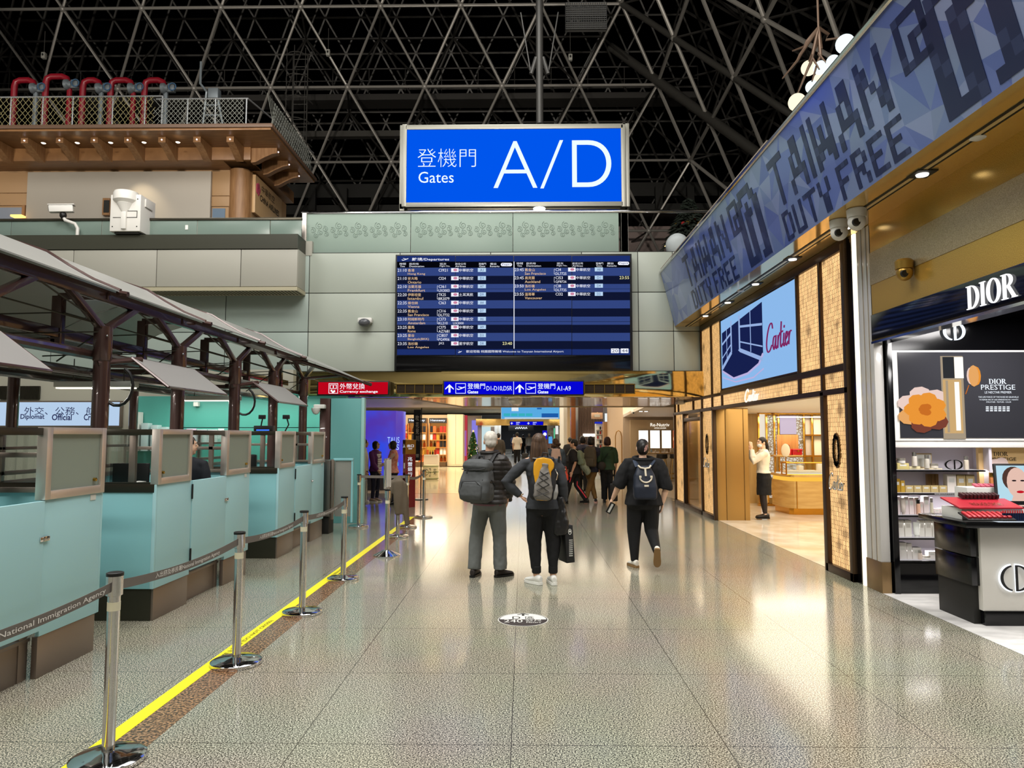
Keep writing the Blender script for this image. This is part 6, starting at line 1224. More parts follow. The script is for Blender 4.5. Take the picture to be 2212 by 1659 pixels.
pbox(1660, 1036, 1690, 1068, YK, .1).build('cabinet_panel', m_cw, t); pbox(1680, 900, 1785, 902, YK - .1, .05).build('lit_strip', glow('strip_white2', '#ffffff', 2), t); pbox(1640, 1088, 1790, 1099, YK - .05, .12).build('base', m_gf, t)
tag(pbox(1679, 939, 1725, 983, YK - .12, .05, .01).build('backing_board', mat('oak_board', '#b07a42', .4, var=(3, '#9c6a38', (6, 1, .5)))), 'plain oak board standing behind the red handbags', 'board')
zb = at(1700, 983, YK - .3).z; pbox(1678, 983, 1735, 986, YK - .45, .45).build('shelf', m_cw, t)
m_rl = mat('red_leather', '#b0141c', .3); a, b = at(1712, 980, YK - .35), at(1731, 972, YK - .35)
t = thing('handbag', ((a.x + b.x) / 2, a.y, zb), 'red leather flap handbag, right of the pair on the boutique shelf', 'handbag'); MB().box((a.x - .02, YK - .42, zb), (b.x, YK - .28, b.z + .02), .03).build('body', m_rl, t); MB().box((a.x - .025, YK - .43, zb + .1), (b.x + .005, YK - .27, b.z + .025), .02).build('flap', m_rl, t); MB().box(((a.x + b.x) / 2 - .015, YK - .44, zb + .08), ((a.x + b.x) / 2 + .02, YK - .425, zb + .12)).build('clasp', m_gf, t)
p = at(1705, 975, YK - .35); t = thing('handbag', (p.x, YK - .35, zb), 'red leather top-handle handbag half hidden by the round mirror', 'handbag'); MB().box((p.x - .12, YK - .40, zb), (p.x + .05, YK - .26, p.z + .06), .03).build('body', m_rl, t); MB().path([(p.x - .1, YK - .33, p.z + .05), (p.x - .07, YK - .33, p.z + .15), (p.x, YK - .33, p.z + .15), (p.x + .03, YK - .33, p.z + .05)], .012, 7).build('handle', mat('dark_red', '#5a1018', .4), t)
# ---------------------------------------------------------------- cosmetics shop
def serif(s, h=1.0):
    """high-contrast capital letters as lists of polygons, height 1"""
    out = []; x = 0
    def arc(cx, cy, rx, ry, a0, a1, n=16): return [(cx + rx * cos(a0 + (a1 - a0) * k / n), cy + ry * sin(a0 + (a1 - a0) * k / n)) for k in range(n + 1)]
    def band(o, i): return [[o[k], o[k + 1], i[k + 1], i[k]] for k in range(len(o) - 1)]
    for ch in s:
        if ch in 'DIR':
            out += [[(x + .1, 0), (x + .26, 0), (x + .26, 1), (x + .1, 1)], [(x, 0), (x + .36, 0), (x + .36, .035), (x, .035)], [(x, .965), (x + .36, .965), (x + .36, 1), (x, 1)]]
        if ch == 'D': out += band(arc(x + .3, .5, .52, .5, -PI / 2, PI / 2), arc(x + .3, .5, .35, .46, -PI / 2, PI / 2)); x += .9
        elif ch == 'I': x += .44
        elif ch == 'O': out += band(arc(x + .43, .5, .43, .515, 0, 2 * PI, 32), arc(x + .43, .5, .26, .475, 0, 2 * PI, 32)); x += .92
        elif ch == 'R': out += band(arc(x + .3, .74, .36, .26, -PI / 2, PI / 2), arc(x + .3, .74, .2, .22, -PI / 2, PI / 2)) + [[(x + .32, .5), (x + .48, .5), (x + .84, .0), (x + .66, .0)], [(x + .6, 0), (x + .9, 0), (x + .9, .035), (x + .6, .035)]]; x += .92
    return out, x
def serif_build(s, m, par, o, ex, ez, w, h, d=.02, name='lettering'):
    P, W_ = serif(s); mb = MB(); o, ex, ez = V(o), V(ex), V(ez); n = ex.cross(ez)
    for q in P: mb.prism([(a * w / W_, b * h) for a, b in q], n * d, o, ex, ez)
    return mb.build(name, m, par, 0)
def cd_logo(m, par, c, ex, ez, w, h, d, name='monogram'):
    mb = MB(); c, ex, ez = V(c), V(ex), V(ez); n = ex.cross(ez)
    def band(cx, rx, ri, a0, a1, k=18):
        for i in range(k):
            a, b = a0 + (a1 - a0) * i / k, a0 + (a1 - a0) * (i + 1) / k
            mb.prism([(cx + rx * cos(a), h / 2 * sin(a)), (cx + rx * cos(b), h / 2 * sin(b)), (cx + ri * cos(b), h * .44 * sin(b)), (cx + ri * cos(a), h * .44 * sin(a))], n * d, c, ex, ez)
    band(-.06 * w, .44 * w, .34 * w, PI * .55, PI * 1.45); band(.06 * w, .44 * w, .33 * w, -PI / 2, PI / 2)
    mb.prism([(.0, -h / 2), (.08 * w, -h / 2), (.08 * w, h / 2), (.0, h / 2)], n * d, c, ex, ez)
    return mb.build(name, m, par, 0)
fs = thing('cosmetics_fascia', (XC - .02, 5, 2.72), 'black gloss fascia with glowing white capital letters above the cosmetics shop', 'fascia')
MB().box((XC - .03, 1, 2.72), (XC + .1, 7.86, 3.02), .004).build('panel', mat('fascia_black', '#0a0c16', .08, spec=.6), fs)
a = atx(2087, 668, XC - .05); b = atx(2196, 640, XC - .05); serif_build('DIOR', glow('dior_white', '#ffffff', 1.25), fs, (XC - .035, a.y, 2.775), EY, EZ, a.y - b.y, .2, .012)
MB().box((XC - .035, 1, 2.70), (XC + .12, 7.86, 2.725)).build('lower_edge', m_chrome, fs)
YD = 7.86
cb = thing('cosmetics_display', (5.2, YD, 0), 'black and white cosmetics wall display with lit advert above shelves', 'display')
xl = at(1938, 1100, YD).x; xr = 6.6
def dx(u): return at(u, 1100, YD).x
def dz(v): return at(2060, v, YD).z
MB().box((xl - .06, YD - .02, 0), (xl, YD + .35, dz(700)), .004).build('side_post', m_black, cb); MB().box((xl, YD, 0), (xr, YD + .35, dz(1217)), .004).build('base', m_black, cb); MB().box((xl, YD + .3, dz(1217)), (xr, YD + .34, dz(950))).build('back_panel', mat('display_back', '#d9d2dc', .5), cb)
MB().box((xl, YD - .0, dz(967)), (xr, YD + .35, dz(952)), .01).build('header_rail', mat('rail_white', '#e8e4e0', .4), cb); MB().box((xl, YD + .1, dz(756)), (xr, YD + .35, 2.99)).build('upper_panel', m_black, cb)
MB().box((dx(2100) + .22, YD + .02, dz(1217)), (dx(2100) + .25, YD + .3, dz(966))).build('divider', mat('display_back', '#d9d2dc', .5), cb)
lbx = MB().box((xl, YD - .01, dz(952)), (xr, YD + .1, dz(757))).build('lightbox_frame', mat('lightbox_edge', '#dcdad6', .3), cb)
MB().box((xl + .06, YD - .016, dz(946)), (xr, YD, dz(761))).build('advert_panel', mat('advert_grey', '#26262a', .12, emit='#3a3a40', es=.35), lbx)
Yq = YD - .02
mb = MB(); rd = random.Random(8); pc = at(1998, 885, Yq)
m_pet = [glow('petal%d' % k, c, s) for k, (c, s) in enumerate((('#f6d9cf', .9), ('#f2b06a', .9), ('#f09a3a', .95), ('#d9782a', .85), ('#8a4a3a', .8)))]
for k in range(26):
    ring = k // 7; a = k * .9 + ring * .4; r = (.17, .12, .07, .03)[min(ring, 3)]; w = (.11, .09, .06, .045)[min(ring, 3)]
    c = pc + V((r * cos(a) * 1.15, -.001 * k, r * sin(a))); mb.m = (0 if sin(a) > .3 else 4 if sin(a) < -.75 else 1) if ring == 0 else (1, 2, 2, 3)[min(ring, 3)]
    n = 9; mb.add([c + V((w * cos(q * 6.283 / n) * 1.1, -.0005, w * sin(q * 6.283 / n) * .8)) for q in range(n)], [tuple(range(n))])
mb.build('rose_picture', tuple(m_pet), lbx, 0, recalc=False)
mb = MB(); pc = at(2103, 812, Yq)
for k, (dx_, s) in enumerate(((-.03, 1), (.03, 1.1), (0, 1.25))): mb.m = (0, 2, 1)[k]; mb.add([pc + V((dx_ + .045 * s * cos(q * .5236), -.001 * k, .095 * s * sin(q * .5236))) for q in range(12)], [tuple(range(12))])
mb.m = 3; mb.add([pc + V((-.06, -.001, -.1)), pc + V((-.1, -.001, -.2)), pc + V((-.09, -.001, -.2)), pc + V((-.05, -.001, -.1))], [(0, 1, 2, 3)]); mb.build('tulip_picture', tuple(m_pet), lbx, 0, recalc=False)
mb = MB(); mb.m = 0; pbox(2035, 769, 2083, 948, Yq, .004, 0, mb); mb.m = 1; pbox(2039, 820, 2079, 936, Yq - .003, .004, 0, mb); mb.m = 2; pbox(2037, 771, 2061, 817, Yq - .003, .004, 0, mb); mb.m = 3; pbox(2062, 771, 2081, 817, Yq - .003, .004, 0, mb); pbox(2064, 825, 2074, 930, Yq - .005, .004, 0, mb); mb.m = 0; pbox(2045, 822, 2050, 934, Yq - .005, .004, 0, mb)
mb.build('bottle_picture', (glow('bottle_edge', '#b9a890', .8), glow('bottle_gold', '#d8b27a', .9), glow('bottle_dark', '#3a3c40', .7), glow('bottle_white', '#fdfaf2', 1.1)), lbx, 0)
for s, u0, u1, v0, v1 in (('PRESTIGE', 2119, 2193, 831, 842), ('LE NECTAR PREMIER', 2127, 2185, 845, 850), ('THE LIFE FORCE OF THE ROSE DE GRANVILLE', 2113, 2200, 856, 859.5), ('TO REPAIR 90% OF AGE DIMENSIONS IN 1 MONTH', 2115, 2199, 862, 865), ('STRUCTURE - TEXTURE - COLOR', 2130, 2184, 867, 870)): ptext(s, w_, lbx, u0, u1, v0, v1, Yq, off=.003, res=2)
a = at(2136, 829.5, Yq); b = at(2174, 818.5, Yq); serif_build('DIOR', w_, lbx, a, EX, EZ, b.x - a.x, b.z - a.z, .003)
for v in (878, 882, 886): mb = MB(); [pbox(2130 + k * 9, v, 2136 + k * 9, v + 2.4, Yq - .002, .003, 0, mb) for k in range(6)]; mb.build('small_print', w_, lbx)
c = at(2060, 716, YD + .08); cd_logo(w_, cb, c, EX, EZ, .24, .2, .02)
SV = (1016, 1066, 1114, 1163, 1212); SH = []
for j, v in enumerate(SV):
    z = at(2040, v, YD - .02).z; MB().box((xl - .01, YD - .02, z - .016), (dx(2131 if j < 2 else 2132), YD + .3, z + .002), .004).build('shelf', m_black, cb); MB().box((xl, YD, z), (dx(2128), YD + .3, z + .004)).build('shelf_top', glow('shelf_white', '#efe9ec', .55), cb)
    if j: mb = MB(); [mb.box((dx(2018) + .02 * k, YD - .024, z - .009), (dx(2018) + .02 * k + .014, YD - .02, z - .004)) for k in range(13)]; mb.build('price_print', m_offw, cb)
    SH.append(z + .004)
MB().box((dx(2134), YD + .12, dz(1217)), (xr, YD + .16, dz(966))).build('poster', mat('poster_gold', '#c8a878', .4, emit='#c8a060', es=.15), cb)
a = at(2146, 985, YD + .12); serif_build('DIOR', m_dark, cb, a + V((0, -.002, 0)), EX, EZ, .16, .045, .002); ptext('PRESTIGE', m_dark, cb, 2139, 2195, 988, 995, YD + .115)
mb = MB()
for k in range(5): a = k * 1.2; mb.ell(at(2160, 1010, YD + .11) + V((.06 * cos(a), 0, .06 * sin(a))), (.07, .004, .055), 12, 6)
mb.build('rose_print', mat('rose_print', '#e8cfc8', .6), cb)
# products: kind, x0, x1, height px, colour, label  (coordinates of the 5.53x crop at 1900,940)
PRD = [[('j', 278, 385, 68, '#e2ddd6', 'silver-lidded cream jar', 72), ('b', 265, 410, 78, '#c8b878', 'pale gold box under the cream jar', 0), ('o', 443, 507, 172, '#d8cfc4', 'tall clear serum bottle', 42), ('b', 410, 545, 40, '#d0c49a', 'flat gold riser under the serum bottle', 0), ('f', 520, 745, 185, '#d8bf98', 'gold framed card', 12), ('o', 592, 655, 165, '#cfc8bc', 'slim serum bottle before the framed card', 16), ('j', 672, 780, 60, '#e2d9c8', 'gold-rimmed low jar', 14), ('b', 545, 812, 14, '#d8c8a8', 'thin cream tray', 0), ('o', 1068, 1128, 165, '#d9cdbb', 'serum bottle right of the silver monogram', 0)],
       [('b', 226, 294, 166, '#b98f2c', 'bright gold tall box'), ('b', 298, 350, 145, '#c29a38', 'bright gold shorter box'), ('b', 354, 452, 84, '#c4ad78', 'gold cream box, first in the row of five'), ('b', 458, 552, 84, '#c4ad78', 'gold cream box, second in the row of five'), ('b', 558, 655, 84, '#c4ad78', 'gold cream box, third in the row of five'), ('b', 660, 755, 84, '#c4ad78', 'gold cream box, fourth in the row of five'), ('b', 762, 858, 84, '#c4ad78', 'gold cream box, last in the row of five'), ('b', 862, 972, 222, '#ece4dc', 'white gift set box with orange bottles printed on it'), ('b', 980, 1085, 215, '#bda676', 'tall gold gift box, left of the pair'), ('b', 1092, 1195, 215, '#bda676', 'tall gold gift box, right of the pair'), ('k', 712, 760, 215, '#8a6a40', 'brown box at the back, left of three'), ('k', 762, 805, 215, '#8a6a40', 'brown box at the back, middle of three'), ('k', 807, 850, 215, '#8a6a40', 'brown box at the back, right of three')],
       [('b', 216, 290, 215, '#e6d8da', 'pink-white tall carton at the left end of the third shelf'), ('t', 280, 345, 200, '#c9bdb4', 'grey-beige squeeze tube'), ('b', 330, 388, 215, '#e6d8da', 'pink-white carton behind the squeeze tube'), ('b', 392, 450, 205, '#ecdcdc', 'slim pink-white carton'), ('b', 455, 512, 205, '#e8d2cf', 'pink-white carton behind the rose bottle'), ('o', 472, 518, 185, '#dcae94', 'rose-tinted bottle with dark cap'), ('b', 518, 560, 155, '#e8d6d4', 'small pink-white carton'), ('b', 566, 632, 220, '#ecdedd', 'tall pink-white carton beside the mist bottle'), ('o', 632, 672, 205, '#cfc8b4', 'pale mist bottle'), ('b', 690, 760, 70, '#ecdedc', 'low pink carton, first of the back row'), ('b', 765, 860, 74, '#ecdedc', 'low pink carton, second of the back row'), ('j', 890, 985, 48, '#f0e4e0', 'round pink-white jar'), ('b', 990, 1120, 70, '#ecdedc', 'low pink carton at the right end')],
       [('b', 236, 322, 200, '#ece9e0', 'white carton, first on the fourth shelf'), ('b', 328, 412, 200, '#ece9e0', 'white carton, second on the fourth shelf'), ('t', 418, 500, 180, '#e0e2dc', 'white squeeze tube standing on its cap'), ('b', 505, 568, 200, '#ece9e0', 'white carton right of the squeeze tube'), ('b', 572, 655, 200, '#ece9e0', 'white carton, fifth on the fourth shelf'), ('b', 660, 738, 200, '#ece9e0', 'white carton, last on the fourth shelf'), ('b', 778, 800, 95, '#e6e3da', 'thin white sachet box'), ('b', 818, 930, 92, '#efece4', 'low white carton beside the round jar'), ('j', 945, 1018, 90, '#f2f2ee', 'round white jar tilted upright')],
       [('b', 245, 342, 200, '#ece8e4', 'white carton at the left end of the lowest shelf'), ('b', 345, 405, 190, '#efeae6', 'second tall white carton on the lowest shelf'), ('b', 410, 515, 140, '#ece8e4', 'shorter white carton on the lowest shelf'), ('o', 470, 518, 110, '#e8d6c8', 'peach pump bottle on the lowest shelf'), ('j', 540, 640, 42, '#f0ece6', 'low white jar on the lowest shelf'), ('b', 600, 685, 95, '#efeae6', 'small white cube carton, first of four'), ('b', 690, 782, 95, '#efeae6', 'small white cube carton, second of four'), ('b', 786, 872, 95, '#efeae6', 'small white cube carton, third of four'), ('b', 876, 965, 100, '#efeae6', 'small white cube carton, fourth of four'), ('b', 985, 1040, 110, '#e8c4b4', 'peach carton at the right end')]]
def px5(zx): return dx(1900 + zx / 5.53)
u1m = (dx(2100) - dx(2000)) / 100 / 5.53
for j, row in enumerate(PRD):
    for k, (kd, x0, x1, h, c, lab, *lift) in enumerate(row):
        a, b = px5(x0), px5(x1); w = b - a; hh = h * u1m; z = SH[j] + (lift[0] * u1m if lift else 0); y = YD + (.03 if kd in 'ot' else .2 if kd == 'k' else .06 if kd == 'b' else .05); y += .0 if not lift or lift[0] else 0; m_ = mat('prod' + c, c, .35); cxx = (a + b) / 2
        nm = {'b': 'carton', 'k': 'carton', 'j': 'jar', 'o': 'bottle', 't': 'tube', 'f': 'framed_card'}[kd]; ct_ = {'carton': 'box', 'jar': 'jar', 'bottle': 'bottle', 'tube': 'tube', 'framed_card': 'frame'}[nm]
        lab = lab if 'shelf' in lab else lab + ' on the %s cosmetics shelf' % ('top', 'second', 'third', 'fourth', 'lowest')[j]
        t = thing(nm, (cxx, y, z), lab, ct_, 'products on the %s cosmetics shelf' % ('top', 'second', 'third', 'fourth', 'lowest')[j])
        if kd in 'bk':
            MB().box((a + .001, y, z), (b - .001, y + min(.08, w), z + hh), .003).build('box_body', m_, t)
            if kd == 'b' and hh > .06: MB().box((cxx - w * .28, y - .001, z + hh * .55), (cxx + w * .28, y, z + hh * .78)).build('label_print', m_offw if c != '#ece9e0' else mat('print_pale', '#c9c4ba', .6), t)
        elif kd == 'j': MB().lathe([(0, 0), (w * .46, 0), (w * .5, hh * .15), (w * .48, hh * .55), (0, hh * .55)], (cxx, y + w * .5, z), 20).build('pot', m_, t); MB().lathe([(0, hh * .55), (w * .5, hh * .56), (w * .5, hh * .95), (w * .45, hh), (0, hh)], (cxx, y + w * .5, z), 20).build('lid', mat('lid_silver', '#cfc8bc', .2, .7), t)
        elif kd == 'o': MB().lathe([(0, 0), (w * .45, 0), (w * .48, hh * .05), (w * .46, hh * .68), (w * .3, hh * .72), (0, hh * .72)], (cxx, y + w * .5, z), 18).build('glass_body', m_, t); MB().lathe([(0, hh * .72), (w * .38, hh * .72), (w * .4, hh * .98), (0, hh)], (cxx, y + w * .5, z), 18).build('cap', mat('cap_silver', '#b8b4ae', .2, .8) if c != '#dcae94' else m_plastic, t)
        elif kd == 't':
            mb = MB(); n = 16; mb.ring_loft([[V((cxx + w * f * cos(q * 6.283 / n), y + .02 + g * sin(q * 6.283 / n), z + hh * s)) for q in range(n)] for s, f, g in ((.0, .25, .02), (.12, .25, .02), (.14, .38, .022), (.5, .44, .018), (1, .5, .003))]); mb.build('tube_body', m_, t)
        else: MB().box((a, y + .1, z), (b, y + .12, z + hh), .004).build('frame', m_, t); MB().box((a + .015, y + .095, z + .015), (b - .015, y + .1, z + hh - .015)).build('card', m_offw, t)
t = thing('silver_monogram', (px5(955), YD + .08, SH[0]), 'silver oval monogram standing on the top cosmetics shelf', 'ornament'); cd_logo(m_chrome, t, (px5(955), YD + .08, SH[0] + 58 * u1m), EX, EZ, 222 * u1m, 120 * u1m, .015); 
t = thing('foundation_bottle', (px5(1375), YD + .03, dz(1058)), 'amber foundation bottle with gold cap before the gold poster', 'bottle'); z0 = at(2148, 1058, YD).z; MB().box((px5(1340), YD - .02, z0 - .012), (px5(1440), YD + .12, z0)).build('stand', m_gf, t); MB().box((px5(1342), YD, z0), (px5(1405), YD + .03, z0 + 150 * u1m), .005).build('glass_body', mat('foundation', '#c07a48', .2), t); MB().box((px5(1345), YD, z0 + 150 * u1m), (px5(1403), YD + .03, z0 + 205 * u1m), .003).build('cap', m_gf, t)
# narrow mirror bay left of the display
t = thing('side_poster', (at(1910, 900, 8.1).x, 8.1, 1.7), 'narrow lit portrait poster in the bay beside the grey pillar', 'poster'); pbox(1895, 850, 1922, 934, 8.05, .05).build('frame', m_offw, t); pbox(1897, 857, 1914, 930, 8.04, .02).build('picture', glow('pic_blue', '#cfe0ee', .8), t); pbox(1897, 895, 1913, 928, 8.03, .02).build('picture_dress', glow('pic_red', '#c8452e', .8), t)
t = thing('side_cabinet', (at(1912, 900, 8.0).x, 8.0, 0), 'black side cabinet with small sloping screen beside the grey pillar', 'cabinet'); MB().box((at(1893, 1000, 8).x, 8.0, 0), (xl - .07, 8.2, at(1912, 1066, 8).z), .006).build('body', m_black, t); pbox(1897, 990, 1925, 1040, 8.02, .04).build('screen', glow('pic_pink', '#e0b8b0', .7), t); pbox(1897, 994, 1912, 1020, 8.01, .02).build('picture', glow('pic_blue2', '#8fc4f0', .8), t); pbox(1895, 965, 1922, 987, 8.05, .1).build('tray', mat('tray_peach', '#d8a890', .4), t)
# make-up island
ci = fl(2126, 1352); t = thing('makeup_island', (4.9, ci.y, 0), 'white fronted make-up island with black top and glowing monogram', 'counter'); yi = ci.y; xi = ci.x
zt = at(2150, 1128, yi - .1).z
MB().box((xi, yi, .13), (6.8, yi + .6, zt - .05), .004).build('front_panel', mat('island_white', '#c9c6be', .35), t); MB().box((xi + .01, yi - .01, 0), (6.8, yi + .6, .13), .004).build('kick_plate', m_black, t)
x2 = at(2087, 1200, yi + .1).x; zd0, zd1 = at(2100, 1262, yi + .1).z, at(2100, 1140, yi + .1).z
MB().box((x2, yi + .03, (zd0 + zd1) / 2 + .005), (xi, yi + .6, zd1), .004).build('drawer', m_black, t); MB().box((x2, yi + .03, zd0), (xi, yi + .6, (zd0 + zd1) / 2 - .005), .004).build('drawer', m_black, t); MB().box((xi - .05, yi + .06, 0), (xi + .02, yi + .6, zd0), .004).build('side_panel', m_dark, t)
MB().box((at(2069, 1128, yi).x, yi - .12, zt - .05), (6.8, yi + .65, zt), .008).build('top', m_black, t); MB().box((xi + .1, yi - .11, zt), (6.8, yi + .2, zt + .004)).build('lit_top', glow('top_white', '#dfeaf4', .8), t)
lc = at(2190, 1248, yi); cd_logo(glow('mono_glow', '#f0f6ff', 1.6), t, lc - V((0, .01, 0)), EX, EZ, .29, .25, .012, 'glow_monogram'); cd_logo(m_plastic, t, lc - V((0, .02, 0)), EX, EZ, .27, .23, .006, 'monogram')
def island_item(nm, label, cat, grp=None): return thing(nm, (4.6, yi + .1, zt), label, cat, grp)
m_lr = mat('lipstick_red', '#a82a30', .3); m_pk2 = mat('palette_pink', '#b05060', .3)
xa = at(2078, 1120, yi).x
tr = island_item('lipstick_tray', 'black sloping tray of red testers at the island corner', 'tray'); MB().slab((xa, yi - .1, zt + .01), (xa + .42, yi - .1, zt + .01), (xa + .42, yi + .06, zt + .06), (xa, yi + .06, zt + .06), (0, 0, .012)).build('base', m_plastic, tr)
for k in range(9): MB().obox((xa + .03 + k * .044, yi - .02, zt + .055), (.03, .12, .022), Matrix.Rotation(.3, 3, 'X'), .004).build('tester', m_lr, tr)
tr = island_item('palette_stand', 'red stepped palette stand behind the sloping tray', 'stand'); MB().box((xa + .05, yi + .08, zt), (xa + .62, yi + .4, zt + .1), .004).build('base', m_offw, tr); MB().slab((xa + .02, yi + .06, zt + .1), (xa + .6, yi + .06, zt + .1), (xa + .6, yi + .36, zt + .17), (xa + .02, yi + .36, zt + .17), (0, 0, .012)).build('red_board', mat('board_red', '#9c1f2c', .3), tr); text('ROUGE DIOR', m_gf, tr, (xa + .17, yi + .1, zt + .125), EX, V((0, .3, .07)), .28, .07, off=.006)
for k in range(10): MB().obox((xa + .2 + k * .035, yi + .32, zt + .2), (.026, .08, .04), Matrix.Rotation(.25, 3, 'X'), .004).build('tester', mat('tester_dark', '#3a1a1c', .3), tr)
tr = island_item('palette_step', 'white upper step with pink palettes behind the red board', 'stand'); MB().box((xa + .3, yi + .4, zt), (xa + 1.0, yi + .6, zt + .27), .006).build('base', m_offw, tr)
for k in range(9): MB().obox((xa + .42 + k * .05, yi + .45, zt + .285), (.04, .07, .02), Matrix.Rotation(.3, 3, 'X'), .003).build('palette', m_pk2, tr)
for k, (u, v, c, lab) in enumerate(((2115, 1091, '#17151a', 'black lipstick standing left on the palette step'), (2143, 1080, '#701420', 'dark red lipstick standing right on the palette step'))):
    p = at(u, v, yi + .35); tr = thing('lipstick', (p.x, p.y, zt + .18), lab, 'lipstick'); MB().tube((p.x, p.y, zt + .17), (p.x, p.y, p.z + .06), .022, 14).build('case', m_plastic, tr); MB().tube((p.x, p.y, p.z - .05), (p.x, p.y, p.z - .02), .0225, 14).build('band', mat('band' + c, c if k else '#a01a22', .3), tr)
for k in range(11):
    p = at(2168 + k * 5.2, 1130, yi - .05); tr = thing('lipstick', (p.x, p.y, zt), 'navy lipstick tube in the front row on the island, place %s from the left' % ('one two three four five six seven eight nine ten eleven'.split()[k]), 'lipstick', 'lipsticks in the front row'); MB().tube((p.x, p.y, zt), (p.x, p.y, zt + .075), .0095, 10).build('case', mat('lip_navy', '#16203c', .2), tr); MB().tube((p.x, p.y, zt + .075), (p.x, p.y, zt + .1), .0075, 10, .004).build('bullet', m_lr, tr)
p0 = at(2158, 1094, yi + .3); t = thing('counter_screen', (p0.x + .3, yi + .3, zt + .1), 'tilted counter screen showing a face with red lips', 'screen')
o = V((p0.x, yi + .3, p0.z)); ux = V((1, 0, 0)); uz = V((.16, .3, 1)).normalized(); nn = ux.cross(uz)
def sq(x, z, d=0): return o + ux * x + uz * z + nn * d
MB().slab(sq(-.02, -.02), sq(.55, -.02), sq(.55, .42), sq(-.02, .42), nn * -.02).build('case', m_plastic, t); MB().box((p0.x + .1, yi + .3, zt), (p0.x + .3, yi + .42, p0.z + .05)).build('stand', m_plastic, t)
def flat(pts, m_, nm, d): mb = MB(); mb.add([sq(a, b, d) for a, b in pts], [tuple(range(len(pts)))]); mb.build(nm, m_, t, 0)
flat([(0, 0), (.53, 0), (.53, .4), (0, .4)], glow('scr_sky', '#bfe6f6', .9), 'panel', .002)
E_ = lambda cx, cy, rx, ry, n=18: [(cx + rx * cos(q * 6.283 / n), cy + ry * sin(q * 6.283 / n)) for q in range(n)]
flat(E_(.16, .27, .11, .12), glow('scr_hair', '#5a4038', .8), 'picture_hair', .003); flat(E_(.19, .23, .1, .15), glow('scr_skin', '#f0c8b8', .9), 'picture_face', .004); flat([(.14, .1), (.28, .1), (.36, 0), (.1, 0)], glow('scr_skin', '#f0c8b8', .9), 'picture_neck', .004); flat([(.28, .0), (.5, 0), (.5, .14), (.36, .1)], glow('scr_red', '#d8402a', .9), 'picture_dress', .005)
flat(E_(.21, .14, .035, .013), glow('scr_lips', '#c41828', 1), 'picture_lips', .005); flat(E_(.16, .25, .022, .008), glow('scr_eye', '#2c2024', .8), 'picture_eye', .005); flat(E_(.24, .25, .022, .008), glow('scr_eye', '#2c2024', .8), 'picture_eye', .005)
